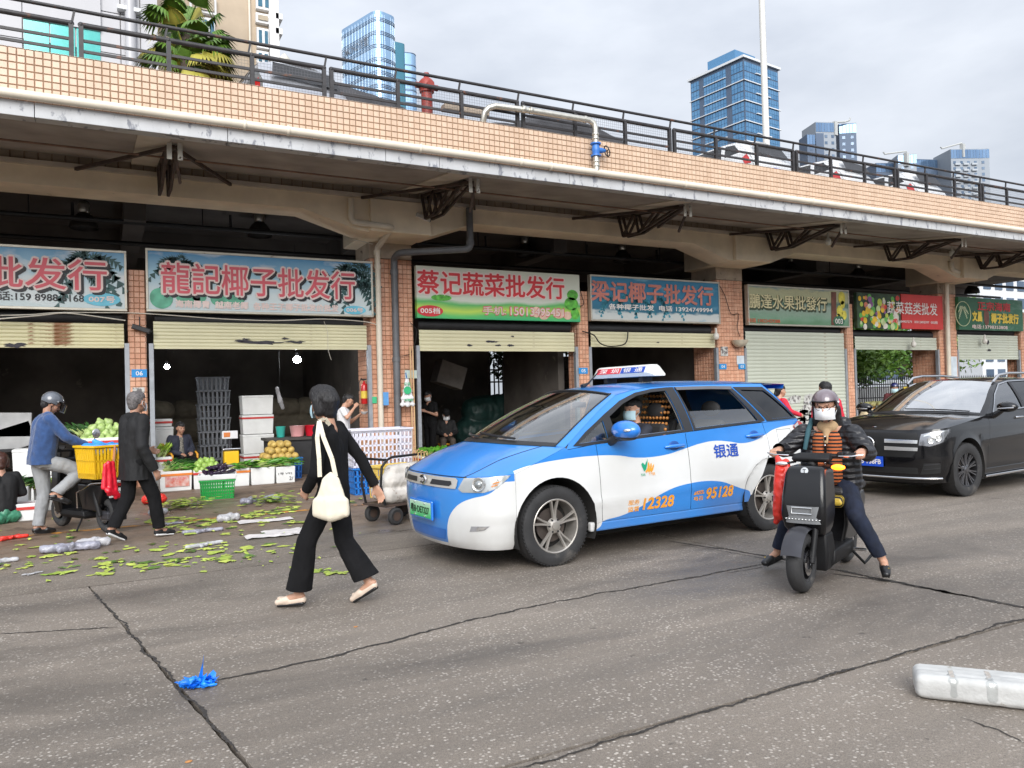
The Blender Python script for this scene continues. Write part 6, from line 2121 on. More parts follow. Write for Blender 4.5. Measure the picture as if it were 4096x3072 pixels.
for k in range(3):
 a = pi / 2 + 2 * pi * k / 3
 MB().tube([(pe.x,0, pe.z),(pe.x,.095 * cos(a), pe.z + .095 * sin(a))], [.022,.004],4).build('emblem_spoke', M_CHROME, em)
S.nose_patch([(-.44,.345),(.44,.345),(.42,.43),(-.42,.43)], mat('intake_black',(.006,.006,.006),.7),.003, 'lower_intake')
MB().tube([S.N(t,.285 - .0 * abs(t),.012) for t in [-.82 + 1.64 * i / 30 for i in range(31)]],.016,8).build('chrome_skid', M_CHROME, suv,60)
pl_ = bpy.data.objects.new('number_plate', None)
col.objects.link(pl_)
pl_.parent = suv
MB().box(.85,.862,-.22,.22,.425,.565).build('plate', mat('plate_blue',(.01,.07,.50),.35), pl_, bevel=.002)
lettering('lettering', '粤B·Y38FB',0,.455,.085, pl_, M_WHITE, w=.38, offset=.02, nud=(.0002,0,0), align='CENTER', fn=lambda u, v: (.8645, u, v))
MB().lathe([(.028,0),(.026,.003),(.0001,.004)],20, MT(Vector(S.hood_fn(.10,0)) + V3((0,0,.002)))).build('bonnet_badge', M_CHROME, suv)
MB().tube([Vector(S.ws_fn(.05 + .02 * i / 6,.8 - 1.0 * i / 6,.02)) for i in range(7)],.01,6).build('wiper', M_TRIM, suv,60)
S.seats((-1.75,-2.6),1.36)
MB().box(-1.3,-.55,-.72,.72,.82,1.08).build('dashboard', M_CABIN, suv, bevel=.06)
p = Vector(S.ws_fn(.88,-.82,-.02))
MB().box(p.x - .005, p.x + .005, p.y - .08, p.y + .08, p.z - .06, p.z + .02).build('yellow_sticker', M_YEL, suv)
# ================================================================== people
QUEUE = []
def blob(name, caps, m, parent, voxel=.012, smooth=6, wrinkle=0.0, wscale=9.0, balls=(), fact=.5, extra=None, cuts=()):
 mb = MB()
 for a, b, ra, rb in caps:
  mb.cap2(a, b, ra, rb)
 for bl in balls:
  mb.ball(*bl)
 if extra:
  mb.add(extra.v, extra.f)
 o = bpy.data.objects.new(name, mb.mesh(name))
 col.objects.link(o)
 rm = o.modifiers.new('r', 'REMESH')
 rm.mode = 'VOXEL'
 rm.voxel_size = voxel
 s_ = o.modifiers.new('s', 'SMOOTH')
 s_.factor, s_.iterations = fact, smooth
 QUEUE.append((o, name, m, parent, wrinkle, wscale, cuts))
 return o
def flush():
 dg = bpy.context.evaluated_depsgraph_get()
 dg.update()
 done = []
 for o, *_ in QUEUE:
  me = bpy.data.meshes.new_from_object(o.evaluated_get(dg))
  done.append(me)
 for (o, name, m, parent, wr, ws, cuts), me in zip(QUEUE, done):
  nm_ = o.name
  bpy.data.objects.remove(o)
  if wr:
   nrm = [v.normal.copy() for v in me.vertices]
   for v, n_ in zip(me.vertices, nrm):
    p = v.co
    d = noise.noise(V3((p.x * ws, p.y * ws, p.z * ws * .55))) * .6 + .4 * (.5 - abs(noise.noise(V3((p.x * ws * 1.9 + 3, p.y * ws * 1.9, p.z * ws * 1.1)))) * 2)
    v.co = p + n_ * d * wr
  if cuts:
   bm = bmesh.new()
   bm.from_mesh(me)
   for co, no, rad in cuts:
    co = Vector(co)
    fs_ = [f for f in bm.faces if (f.calc_center_median() - co).length < rad]
    gm_ = list({v for f in fs_ for v in f.verts}) + list({e for f in fs_ for e in f.edges}) + fs_
    bmesh.ops.bisect_plane(bm, geom=gm_, plane_co=co, plane_no=no, clear_outer=True)
   bm.to_mesh(me)
   bm.free()
  me.materials.clear()
  me.materials.append(m)
  me.shade_smooth()
  ob = bpy.data.objects.new(name, me)
  col.objects.link(ob)
  ob.parent = parent
 QUEUE.clear()
def hand(W, d, pn, curl=.5, s=1.0, spread=.16, thumb=1):
 d, pn = Vector(d).normalized(), Vector(pn)
 pn = (pn - d * pn.dot(d)).normalized()
 sd = d.cross(pn) * thumb
 W = Vector(W)
 caps = []
 pe = W + d * .075 * s
 for k in (-1,0,1):
  caps.append((W + sd * k * .010 * s, pe + sd * k * .024 * s,.021 * s,.016 * s))
 for i,(off, ln) in enumerate(((.030,.072),(.010,.080),(-.011,.075),(-.031,.058))):
  base = pe + sd * off * s
  dd = (d + sd * spread * off * 9).normalized()
  c1 = curl * .9
  p1 = base + (dd * cos(c1 * .6) + pn * sin(c1 * .6)) * ln * .48 * s
  p2 = p1 + (dd * cos(c1 * 1.7) + pn * sin(c1 * 1.7)) * ln * .30 * s
  p3 = p2 + (dd * cos(c1 * 2.4) + pn * sin(c1 * 2.4)) * ln * .22 * s
  caps += [(base, p1,.0098 * s,.0088 * s),(p1, p2,.0088 * s,.0080 * s),(p2, p3,.0080 * s,.0070 * s)]
 tb = W + d * .022 * s + sd * .024 * s
 t1 = tb + (d * .62 + sd * .62 + pn * .35).normalized() * .038 * s
 t2 = t1 + (d * .85 + sd * .25 + pn * .45 * (1 + curl)).normalized() * .032 * s
 caps += [(tb, t1,.0135 * s,.0110 * s),(t1, t2,.0105 * s,.0085 * s)]
 return caps
class Head:
 def __init__(s, c, f, up=(0,0,1), k=1.0):
  s.c, s.k = Vector(c), k
  s.f = Vector(f).normalized()
  s.l = Vector(up).cross(s.f).normalized()
  s.u = s.f.cross(s.l)
  s.m = MT(s.c) @ Matrix((s.f, s.l, s.u)).transposed().to_4x4()
 def p(s, x, y, z):
  return s.c + (s.f * x + s.l * y + s.u * z) * s.k
 def caps(s):
  k = s.k
  return [(s.p(-.022,0,.03), s.p(.010,0,.032),.086 * k,.083 * k),(s.p(0,0,0), s.p(.022,0,-.045),.074 * k,.060 * k),(s.p(.022,0,-.05), s.p(.048,0,-.088),.050 * k,.033 * k),
    (s.p(.083,0,.012), s.p(.104,0,-.028),.010 * k,.0145 * k),(s.p(.08,-.03,.022), s.p(.08,.03,.022),.014 * k,.014 * k),
    (s.p(-.005,.080,.012), s.p(-.002,.078,-.028),.016 * k,.012 * k),(s.p(-.005,-.080,.012), s.p(-.002,-.078,-.028),.016 * k,.012 * k),
    (s.p(.083,-.014,-.062), s.p(.083,.014,-.062),.010 * k,.010 * k),(s.p(.05,.045,-.02), s.p(.06,.03,-.05),.03 * k,.025 * k),(s.p(.05,-.045,-.02), s.p(.06,-.03,-.05),.03 * k,.025 * k)]
SKIN = mat('skin_warm',(.50,.28,.19),.5, var=.08, scale=9, sub=.12)
SKIN2 = mat('skin_tan',(.40,.215,.145),.5, var=.08, scale=9, sub=.12)
M_HAIRB = mat('black_hair',(.010,.009,.010),.5, var=.5, scale=60, bump=1.0, bscale=140, stretch=(1,1,.12))
M_HAIRG = mat('grey_hair',(.11,.10,.10),.55, var=.5, scale=60, bump=.5, bscale=150)
M_MASK = mat('surgical_mask_blue',(.42,.60,.68),.7, var=.05, bump=.2, bscale=80)
M_MASKW = mat('surgical_mask_white',(.70,.72,.74),.7, var=.05, bump=.2, bscale=80)
M_EYE = mat('eye_dark',(.015,.012,.010),.15)
M_LIP = mat('lip',(.36,.13,.11),.5)
M_BLKC = mat('black_cloth',(.008,.008,.009),.9, var=.3, scale=6, bump=.15, bscale=200, spec=.2)
M_BLKJ = mat('black_jacket',(.012,.012,.013),.75, spec=.3, var=.3, scale=5, bump=.15, bscale=60)
M_NAVYS = mat('blue_knit',(.022,.060,.17),.9, var=.2, scale=18, sheen=.3, bump=.4, bscale=220)
M_GREYT = mat('grey_trousers',(.27,.28,.29),.8, var=.12, scale=8, bump=.15, bscale=90)
M_DENIM = mat('dark_denim',(.006,.011,.028),.85, var=.3, scale=14, bump=.2, bscale=200)
M_WTEE = mat('white_tshirt',(.66,.66,.68),.85, var=.06, scale=9)
M_REDC = mat('red_cloth',(.58,.02,.045),.8, var=.12, scale=8)
M_SHOEB = mat('black_leather',(.012,.012,.013),.3, var=.2)
M_SHOEC = mat('cream_leather',(.64,.52,.42),.5, var=.06)
M_SHOEW = mat('white_rubber',(.66,.66,.66),.6, var=.05)
def person(label, loc, fdir, J, skin=SKIN, face=(1,0,0), up=(0,0,1), k=1.0, voxel=.0105, hands=(.5,.5), palm=((0,-1,0),(0,1,0)), hair=None, mask=None, group=None, headk=1.0, hd=(None, None)):
 rz = math.atan2(fdir[1], fdir[0])
 o = thing('person', label, 'person', loc, rz, group)
 J = {a: Vector(b) for a, b in J.items()}
 H = Head(J['head'], face, up, k * headk)
 c = H.caps()
 c += [(J['neck'], H.p(-.018,0,-.05),.056 * k,.052 * k),(J['neck'] - V3((0,0,.05)), J['neck'],.075 * k,.056 * k)]
 ch, pv_ = J['chest'], J['pelvis']
 for sg, s_, h_ in ((1, 'shL', 'hipL'),(-1, 'shR', 'hipR')):
  a, b = J[s_], J[h_]
  c += [(ch.lerp(a,.45), pv_.lerp(b,.6),.088 * k,.088 * k),(ch, a,.075 * k,.052 * k),(J['neck'] - V3((0,0,.03)), a,.045 * k,.045 * k),(pv_, b,.10 * k,.085 * k)]
 for q in 'LR':
  sh_, el, wr = J['sh' + q], J['el' + q], J['wr' + q]
  c += [(sh_, el,.048 * k,.038 * k),(el, el.lerp(wr,.35),.037 * k,.037 * k),(el.lerp(wr,.35), wr,.037 * k,.024 * k)]
  hp_, kn, an, to = J['hip' + q], J['kn' + q], J['an' + q], J['to' + q]
  c += [(hp_, kn,.078 * k,.052 * k),(kn, kn.lerp(an,.35),.050 * k,.052 * k),(kn.lerp(an,.35), an,.052 * k,.033 * k)]
  heel = an + (an - to).normalized() * .03 * k - V3((0,0,.01))
  c += [(an, to,.034 * k,.026 * k),(an, heel,.034 * k,.03 * k)]
 for i, q in enumerate('LR'):
  d = hd[i] or (J['wr' + q] - J['el' + q])
  c += hand(J['wr' + q], d, palm[i], hands[i],.98 * k, thumb=1 if q == 'R' else -1)
 blob('body', c, skin, o, voxel,3,0)
 for sg in (-1,1):
  e = H.p(.079, sg * .031,.004)
  MB().ball(e,(.009 * k,.009 * k,.0065 * k),8,6).build('eye', M_EYE, o,180)
  MB().cap2(H.p(.088, sg * .016,.026), H.p(.080, sg * .045,.028),.0045 * k,.0035 * k,6).build('eyebrow', M_HAIRB, o,180)
 if mask:
  mk = MB()
  mk.grid(lambda u, v: H.p(.022 + .086 * cos((u - .5) * 2.5) * (1 - .20 * (2 * v - 1) ** 2) + .012 * (1 - abs(u - .5) * 2) ** 2,.083 * sin((u - .5) * 2.6) * 1.06,-.105 + .100 * v),14,8)
  mk.build('face_mask', mask, o,180)
  for sg in (-1,1):
   MB().tube([H.p(.045, sg * .083,.0), H.p(.0, sg * .094,.014), H.p(-.012, sg * .094,-.02), H.p(.04, sg * .082,-.07)],.0022 * k,5).build('mask_loop', mask, o)
 else:
  MB().cap2(H.p(.088,-.018,-.062), H.p(.088,.018,-.062),.0065 * k,.0065 * k,8).build('lips', M_LIP, o,180)
 if hair:
  hair(o, H)
 return o, H, J
def hair_short(m, len_=0.0, top=.0):
 def f(o, H):
  k = H.k
  c = [(H.p(-.030,0,.045), H.p(.018,0,.062),.090 * k,.078 * k),(H.p(-.05,0,.0), H.p(-.055,0,-.035 - len_),.072 * k,.058 * k),(H.p(-.01,.05,.04), H.p(-.02,.055,.01),.042 * k,.034 * k),(H.p(-.01,-.05,.04), H.p(-.02,-.055,.01),.042 * k,.034 * k)]
  blob('hair', c, m, o,.008,3,.004,30)
 return f
def hair_bob(m):
 def f(o, H):
  k = H.k
  c = [(H.p(-.022,0,.055), H.p(.018,0,.070),.103 * k,.092 * k),(H.p(-.055,0,.02), H.p(-.052,0,-.06),.092 * k,.066 * k),(H.p(.0,.066,.03), H.p(-.012,.074,-.065),.050 * k,.036 * k),(H.p(.0,-.066,.03), H.p(-.012,-.074,-.065),.050 * k,.036 * k),(H.p(.055,.02,.085), H.p(.066,.045,.05),.036 * k,.022 * k),(H.p(.055,-.02,.085), H.p(.066,-.045,.05),.036 * k,.022 * k)]
  blob('hair', c, m, o,.008,4,.005,26)
 return f
def top_caps(J, k, body=.118, sleeve=(.064,.055,.044), hem=0.0, waist=1.0, flare=0.0, cuff=.97):
 ch, pv_, nk = J['chest'], J['pelvis'], J['neck']
 c = []
 dn = V3((0,0,-1))
 for s_, h_ in (('shL', 'hipL'),('shR', 'hipR')):
  a, b = J[s_], J[h_]
  c += [(ch.lerp(a,.52), pv_.lerp(b,.55), body * k, body * waist * k),(nk - V3((0,0,.045)), a,.062 * k,.064 * k),(ch, pv_, body * 1.02 * k, body * waist * 1.05 * k)]
  if hem:
   c.append((pv_.lerp(b,.6), pv_.lerp(b,.75) + dn * hem, body * waist * k,(body * waist + flare) * k))
 for q in 'LR':
  sh_, el, wr = J['sh' + q], J['el' + q], J['wr' + q]
  if sleeve:
   c += [(sh_, el, sleeve[0] * k, sleeve[1] * k)]
   if cuff > 0:
    c += [(el, el.lerp(wr, cuff * .5), sleeve[1] * k,(sleeve[1] * .55 + sleeve[2] * .45) * k),(el.lerp(wr, cuff * .5), el.lerp(wr, cuff),(sleeve[1] * .55 + sleeve[2] * .45) * k, sleeve[2] * k)]
  else:
   c += [(sh_, sh_.lerp(el,.6),.062 * k,.058 * k)]
 return c
def leg_caps(J, k, r=(.105,.078,.066), hem=.94, wide=0.0, hip=.118):
 c = []
 for q in 'LR':
  hp_, kn, an = J['hip' + q], J['kn' + q], J['an' + q]
  e = kn.lerp(an, hem)
  c += [(J['pelvis'], hp_, hip * k, r[0] * 1.06 * k),(hp_, kn, r[0] * k, r[1] * k),(kn, e, r[1] * k,(r[2] + wide) * k)]
 return c
def shoe(o, an, to, m, sole=None, k=1.0, low=False):
 an, to = Vector(an), Vector(to)
 d = (to - an)
 f = V3((d.x, d.y,0))
 f = f.normalized() if f.length > .01 else V3((1,0,0))
 hl_ = an - d.normalized() * .035 * k - V3((0,0,.035))
 t_ = to + d.normalized() * .012
 sd = V3((-f.y, f.x,0))
 c = [(hl_, an.lerp(to,.5) - V3((0,0,.018)),.034 * k,.034 * k),(an.lerp(to,.5) - V3((0,0,.018)), t_,.036 * k,.028 * k),(an.lerp(to,.6) + sd * .012, t_ + sd * .010,.03 * k,.024 * k),(an.lerp(to,.6) - sd * .012, t_ - sd * .010,.03 * k,.024 * k)]
 if not low:
  c.append((an - V3((0,0,.015)), hl_,.042 * k,.036 * k))
 blob('shoe', c, m, o,.008,3)
 if sole:
  nd = d.normalized()
  upv = sd.cross(nd) if sd.cross(nd).z > 0 else nd.cross(sd)
  c2 = []
  for w in (-.018,.018):
   c2.append((hl_ - upv * .026 + sd * w, t_ - upv * .022 + sd * w,.016 * k,.012 * k))
  blob('shoe_sole', c2, sole, o,.007,2)
def walk_joints(H, stride=.3, lean=.03, front='L', swing=.0, arms=True):
 k = H / 1.70
 J = dict(head=(.03 + lean,0,1.585), neck=(lean * .8,0,1.43), chest=(lean * .5,0,1.24), pelvis=(0,0,.93), shL=(lean * .6,.175,1.385), shR=(lean * .6,-.175,1.385), hipL=(0,.085,.90), hipR=(0,-.085,.90))
 fr, rr = (front, 'R' if front == 'L' else 'L')
 sg = {'L': 1, 'R': -1}
 J['kn' + fr] = (stride * .75, sg[fr] * .085,.50)
 J['an' + fr] = (stride * 1.05, sg[fr] * .075,.085)
 J['to' + fr] = (stride * 1.05 + .15, sg[fr] * .085,.04)
 J['kn' + rr] = (-stride * .15, sg[rr] * .085,.49)
 J['an' + rr] = (-stride * .95, sg[rr] * .075,.085 + .25 * stride)
 J['to' + rr] = (-stride * .95 + .14, sg[rr] * .085,.035)
 for q in 'LR':
  f_ = -1 if q == fr else 1
  a = swing * f_
  J['el' + q] = (lean * .6 + a * .5 - .02, sg[q] * .235,1.11)
  J['wr' + q] = (lean * .6 + a * 1.2 + .06, sg[q] * .25,.87)
 return {a: Vector(b) * k for a, b in J.items()}, k
def leg_cuts(J, hem, rad=.16):
 return [(J['kn' + q].lerp(J['an' + q], hem),(J['an' + q] - J['kn' + q]).normalized() + V3((0,0,-.6)), rad) for q in 'LR']
def cuff_cuts(J, k=.97, rad=.09):
 return [(J['el' + q].lerp(J['wr' + q], k),(J['wr' + q] - J['el' + q]).normalized(), rad) for q in 'LR']
# ---- woman in black walking with a cream tote bag
J, k = walk_joints(1.63,.27,.04, 'L')
J['elL'] = V3((.03,.265,1.07)) * k
J['wrL'] = V3((.15,.17,.925)) * k
J['elR'] = V3((-.13,-.27,1.13)) * k
J['wrR'] = V3((-.235,-.31,.895)) * k
fd = V3((-.80,.60,0))
o, H, J = person('woman in black suit and cream flats walking with a cream tote bag',(1.53,5.80,0), fd, J, face=(.93,-.25,-.05), k=k, hair=hair_bob(M_HAIRB), mask=M_MASK, hands=(.9,.35), palm=((0,-1,0),(0,1,.0)), voxel=.0085)
blob('jacket', top_caps(J, k,.106,(.058,.050,.043), hem=.03, waist=.97), M_BLKC, o,.010,4,.008,11, cuts=cuff_cuts(J) + [(J['pelvis'] + V3((0,0,-.10)),(0,0,-1),.22)])
blob('trousers', leg_caps(J, k,(.092,.076,.092),.90,.014,.108), M_BLKC, o,.010,4,.009,8, cuts=leg_cuts(J,.86))
for q in 'LR':
 shoe(o, J['an' + q], J['to' + q], M_SHOEC, M_SHOEB, k, True)
 MB().box(-.022,.022,-.018,.018,-.004,.006).build('shoe_bow', M_SHOEC, o, loc=J['to' + q] + V3((-.012,0,.030)))
tb = thing('tote_bag', 'cream canvas tote bag on the shoulder of the woman in black', 'bag',(1.53,5.80,0), math.atan2(fd.y, fd.x))
M_TOTE = mat('cream_canvas',(.66,.60,.48),.85, var=.06, scale=12, bump=.2, bscale=160)
bc = []
for i in range(9):
 x_ = -.22 + .215 * i / 8
 e_ = 1 - abs(i - 4) / 4.6
 bc.append(((-.11 + (x_ + .11) * .45,.318,.97 + .05 * e_),(x_,.335,.755 - .02 * e_),.020,.026 + .024 * e_))
 bc.append(((x_,.335,.83),(x_,.338,.745 - .015 * e_),.026 + .018 * e_,.028 + .022 * e_))
blob('bag_body', bc, M_TOTE, tb,.009,5,.008,9)
for (xa, xb_) in ((-.15,-.06),(-.03,.0)):
 st = MB()
 pts_ = [V3((xa,.325,1.0)), V3((xa * .8,.315,1.13)), V3((xb_ * .8,.285,1.28)), V3((.02,.195,1.398)), V3((.0,.135,1.412)), V3((-.04,.15,1.36))]
 for i in range(len(pts_) - 1):
  st.bar(pts_[i], pts_[i + 1],.032,.006, up=(0,1,.3))
 st.build('strap', M_TOTE, tb, bevel=.001)
# ---- man in black jacket with a red bag
J, k = walk_joints(1.70,.24,.02, 'R',.0)
J['wrR'] = V3((.10,-.27,.80)) * k
J['elR'] = V3((-.04,-.255,1.08)) * k
J['elL'] = V3((.06,.25,1.10)) * k
J['wrL'] = V3((.29,.22,1.02)) * k
fd = V3((.90,.44,0))
o, H, J = person('grey-haired man in black jacket and trousers walking right past the 06 pillar',(.30,9.92,0), fd, J, SKIN2, face=(.97,.22,0), k=k, hair=hair_short(M_HAIRG), mask=M_MASKW, hands=(.5,.6))
blob('jacket', top_caps(J, k,.128,(.076,.068,.056), hem=.24, waist=1.03, flare=.012) + [((.0,.09,1.42),(.0,-.09,1.42),.06,.06)], M_BLKJ, o,.012,4,.012,9, cuts=cuff_cuts(J) + [(J['pelvis'] + V3((0,0,-.23)),(0,0,-1),.26)])
blob('trousers', leg_caps(J, k,(.098,.078,.070),.95,.0), M_BLKC, o,.012,4,.010,10, cuts=leg_cuts(J,.93))
for q in 'LR':
 shoe(o, J['an' + q], J['to' + q], M_BLKJ, M_SHOEW, k)
rb = thing('carrier_bag', 'flat red carrier bag held by the grey-haired man', 'bag',(.30,9.92,0), math.atan2(fd.y, fd.x))
M_REDP = mat('red_plastic',(.62,.012,.03),.4, var=.12, scale=7, coat=.2)
blob('bag_body', [((-.20,.20,.58),(-.05,.22,.50),.035,.03),((-.24,.22,.62),(-.22,.22,.88),.03,.022),((-.10,.22,.50),(-.13,.22,.90),.032,.022),((-.17,.22,.55),(-.18,.22,.90),.04,.025)], M_REDP, rb,.010,4,.008,14)
# ---- man in blue jumper and helmet at the delivery scooter
Jb = dict(head=(.10,0,1.60), neck=(.055,0,1.46), chest=(.03,0,1.26), pelvis=(-.02,0,.93), shL=(.04,.19,1.41), shR=(.04,-.19,1.41), hipL=(-.02,.09,.91), hipR=(-.02,-.09,.91),
   elL=(.20,.25,1.20), wrL=(.42,.20,1.09), elR=(.20,-.25,1.19), wrR=(.43,-.18,1.07), knL=(.02,.09,.49), anL=(-.05,.09,.085), toL=(.11,.10,.035),
   knR=(.40,-.12,.76), anR=(.08,-.16,.49), toR=(.22,-.18,.40))
o, H, J = person('man in blue jumper, grey trousers and helmet stepping onto the delivery scooter',(-.66,11.02,0),(.97,.25), Jb, SKIN2, face=(.86,0,-.5), up=(.4,0,1), k=1.0, hair=hair_short(M_HAIRB), hands=(.9,.9))
blob('jumper', top_caps(J,1,.135,(.074,.064,.052), hem=.06, waist=1.10) + [((.05,.06,1.45),(.05,-.06,1.45),.06,.06)], M_NAVYS, o,.012,4,.010,10, cuts=cuff_cuts(J) + [(J['pelvis'] + V3((0,0,-.06)),(0,0,-1),.22)])
blob('trousers', leg_caps(J,1,(.104,.080,.068),.95,.0,.116), M_GREYT, o,.012,4,.012,10, cuts=leg_cuts(J,.92))
for q in 'LR':
 shoe(o, J['an' + q], J['to' + q], M_SHOEB, M_SHOEB,1)
M_HELG = mat('grey_helmet',(.10,.11,.13),.25, coat=.6, var=.1)
def helmet(label, o_loc, rz, H, m, visor=True, vm=None):
 h_ = thing('helmet', label, 'helmet', o_loc, rz)
 mb = MB()
 n, mrows = 24,12
 def shell_fn(u, v):
  a = u * 2 * pi
  e = pi / 2 - v * (1.42 if cos(a) > .35 else 1.95 if cos(a) > -.2 else 2.1)
  return H.p(.128 * cos(e) * cos(a) - .008,.112 * cos(e) * sin(a),.040 + .112 * sin(e))
 mb.grid(shell_fn,36,12, flip=True)
 mb.build('shell', m, h_,180)
 MB().tube([H.p(.128 * cos(pi / 2 - (1.42 if cos(a) > .35 else 1.95 if cos(a) > -.2 else 2.1)) * cos(a) - .008,.112 * cos(pi / 2 - (1.42 if cos(a) > .35 else 1.95 if cos(a) > -.2 else 2.1)) * sin(a),.040 + .112 * sin(pi / 2 - (1.42 if cos(a) > .35 else 1.95 if cos(a) > -.2 else 2.1))) for a in [2 * pi * i / 40 for i in range(41)]],.005,6).build('edge_trim', M_TRIM, h_)
 if visor:
  MB().grid(lambda u, v: H.p(.125 * cos((u - .5) * 2.4) + .035 + .02 * v,.125 * sin((u - .5) * 2.4),.055 - .095 * v),16,5).build('visor', vm or M_HLG, h_,180)
 for sg in (-1,1):
  MB().tube([H.p(-.01, sg * .096,-.03), H.p(.025, sg * .075,-.09), H.p(.04, sg * .02,-.128)],.006,5).build('strap', M_TRIM, h_)
  MB().lathe([(.014,0),(.012,.008),(.0001,.009)],10, MT(H.p(.03, sg * .113,.04)) @ Matrix((H.f, H.u, H.l * sg)).transposed().to_4x4()).build('visor_screw', M_CHROME, h_)
 return h_
helmet('grey helmet with raised clear visor worn by the man in blue jumper',(-.66,11.02,0), math.atan2(.25,.97), H, M_HELG, True, thin_glass('smoky_visor',(.25,.26,.28)))
# ---- seated stallholder
def sit_joints(x0=0.0, seat=.45):
 return {a: Vector(b) for a, b in dict(head=(.06,0, seat + .68), neck=(.02,0, seat + .54), chest=(-.01,0, seat + .34), pelvis=(-.04,0, seat + .06), shL=(.0,.17, seat + .49), shR=(.0,-.17, seat + .49), hipL=(-.02,.09, seat + .05), hipR=(-.02,-.09, seat + .05),
   elL=(.02,.25, seat + .25), wrL=(.24,.13, seat + .20), elR=(.02,-.25, seat + .25), wrR=(.25,-.10, seat + .19), knL=(.40,.12, seat + .04), knR=(.40,-.12, seat + .04), anL=(.42,.12,.08), anR=(.42,-.12,.08), toL=(.56,.13,.035), toR=(.56,-.13,.035)).items()}
J = sit_joints(seat=.40)
o, H, J = person('seated stallholder woman in dark navy jacket behind the vegetable boxes',(1.32,16.65,0),(.35,-.94), J, SKIN2, face=(.95,.15,-.05), k=.95, hair=None, hands=(.6,.6), palm=((0,-.3,-1),(0,.3,-1)), voxel=.011)
hair_short(M_HAIRB,.05)(o, H)
blob('jacket', top_caps(J,.95,.135,(.074,.066,.052), hem=.0), mat('navy_jacket',(.022,.026,.045),.8, var=.2), o,.013,5,.008,9)
blob('blouse', [(J['chest'] + V3((.075,0,.12)), J['pelvis'] + V3((.10,0,.08)),.055,.075)], mat('patterned_blouse',(.03,.03,.03),.8, c2=(.30,.28,.24), scale=40), o,.012,4,.004)
blob('trousers', leg_caps(J,.95,(.10,.08,.065),.95), M_BLKC, o,.013,5,.006)
for q in 'LR':
 shoe(o, J['an' + q], J['to' + q], M_SHOEB, None,.95)
ch = thing('plastic_chair', 'orange-yellow plastic armchair under the stallholder', 'chair',(1.32,16.65,0), math.atan2(-.94,.35))
M_CHY = mat('yellow_plastic_chair',(.70,.33,.03),.4, var=.06)
MB().box(-.22,.24,-.23,.23,.345,.385).build('seat', M_CHY, ch, bevel=.02)
MB().grid(lambda u, v: (-.24 - .10 * v,-.24 + .48 * u,.40 + .42 * v - .05 * abs(2 * u - 1) ** 2),8,6).build('backrest', M_CHY, ch,60)
for x_, y_ in ((.2,.21),(.2,-.21),(-.2,.21),(-.2,-.21)):
 MB().tube([(x_, y_,.36),(x_ * 1.15, y_ * 1.12,0)], [.025,.02],8).build('leg', M_CHY, ch,60)
for y_ in (-.25,.25):
 MB().tube([(.22, y_,.38),(.25, y_,.56),(.18, y_,.60),(-.20, y_,.60),(-.28, y_ * .95,.62)],.022,8).build('armrest', M_CHY, ch,60)
# ---- man in white T-shirt eating
J, k = walk_joints(1.68,.06,.03, 'L')
J['head'] += V3((.05,0,-.02))
J['elR'], J['wrR'] = V3((.10,-.27,1.22)), V3((.24,-.10,1.42))
J['elL'], J['wrL'] = V3((.12,.25,1.12)), V3((.32,.08,1.27))
o, H, J = person('man in white T-shirt eating from a small bowl beside the tiled pillar',(4.05,14.55,0),(.93,-.36), J, SKIN, face=(.88,0,-.45), up=(.4,0,1), k=k, hair=hair_short(M_HAIRB,.01), hands=(1.0,.7), palm=((0,-.5,1),(0,1,0)), voxel=.0115)
blob('t_shirt', top_caps(J, k,.122, None, hem=.05), M_WTEE, o,.012,5,.008,9)
blob('trousers', leg_caps(J, k), M_BLKC, o,.013,5,.006)
for q in 'LR':
 shoe(o, J['an' + q], J['to' + q], M_SHOEB, None, k)
bw = thing('food_bowl', 'small plastic bowl of noodles held by the man in white', 'bowl',(4.05,14.55,0), math.atan2(-.36,.93))
MB().lathe([(.03,0),(.045,.005),(.07,.05),(.075,.055),(.07,.053)],18, MT((.40,.03,1.27)), False).build('bowl', M_WTEE, bw,60)
MB().ball((.40,.03,1.31),(.06,.06,.02),12,6).build('noodles', mat('noodles',(.6,.42,.18),.6, var=.2, scale=30), bw,180)
# ---- two men inside the vegetable shop
J, k = walk_joints(1.72,.03,.04, 'L')
J['elL'], J['wrL'] = V3((.06,.26,1.12)), V3((.28,.10,1.22))
J['elR'], J['wrR'] = V3((-.10,-.28,1.14)), V3((.03,-.15,1.02))
o, H, J = person('man in black T-shirt standing inside the vegetable shop doorway',(7.22,18.0,0),(-.85,-.5), J, SKIN2, face=(.9,.1,-.35), up=(.3,0,1), k=k, hair=hair_short(M_HAIRB), mask=M_MASKW, voxel=.0115)
blob('t_shirt', top_caps(J, k,.122, None, hem=.05), M_BLKC, o,.013,5,.008,9)
blob('trousers', leg_caps(J, k), M_BLKC, o,.013,5,.006)
for q in 'LR':
 shoe(o, J['an' + q], J['to' + q], M_SHOEB, None, k)
J = sit_joints(seat=.42)
o, H, J = person('man in dark jacket and cap sitting inside the vegetable shop',(7.78,18.3,0),(-.3,-.95), J, SKIN2, face=(.9,.2,-.3), up=(.3,0,1), k=1.0, hair=hair_short(M_HAIRB), mask=M_MASKW, voxel=.0125)
blob('jacket', top_caps(J,1,.132,(.072,.064,.052)), M_BLKJ, o,.013,5,.008,9)
blob('trousers', leg_caps(J,1,(.1,.08,.066),.95), mat('brown_trousers',(.06,.045,.035),.85, var=.2), o,.013,5,.006)
for q in 'LR':
 shoe(o, J['an' + q], J['to' + q], M_SHOEB, None,1)
cap_ = thing('flat_cap', 'dark cap on the man sitting inside the vegetable shop', 'cap',(7.78,18.3,0), math.atan2(-.95,-.3))
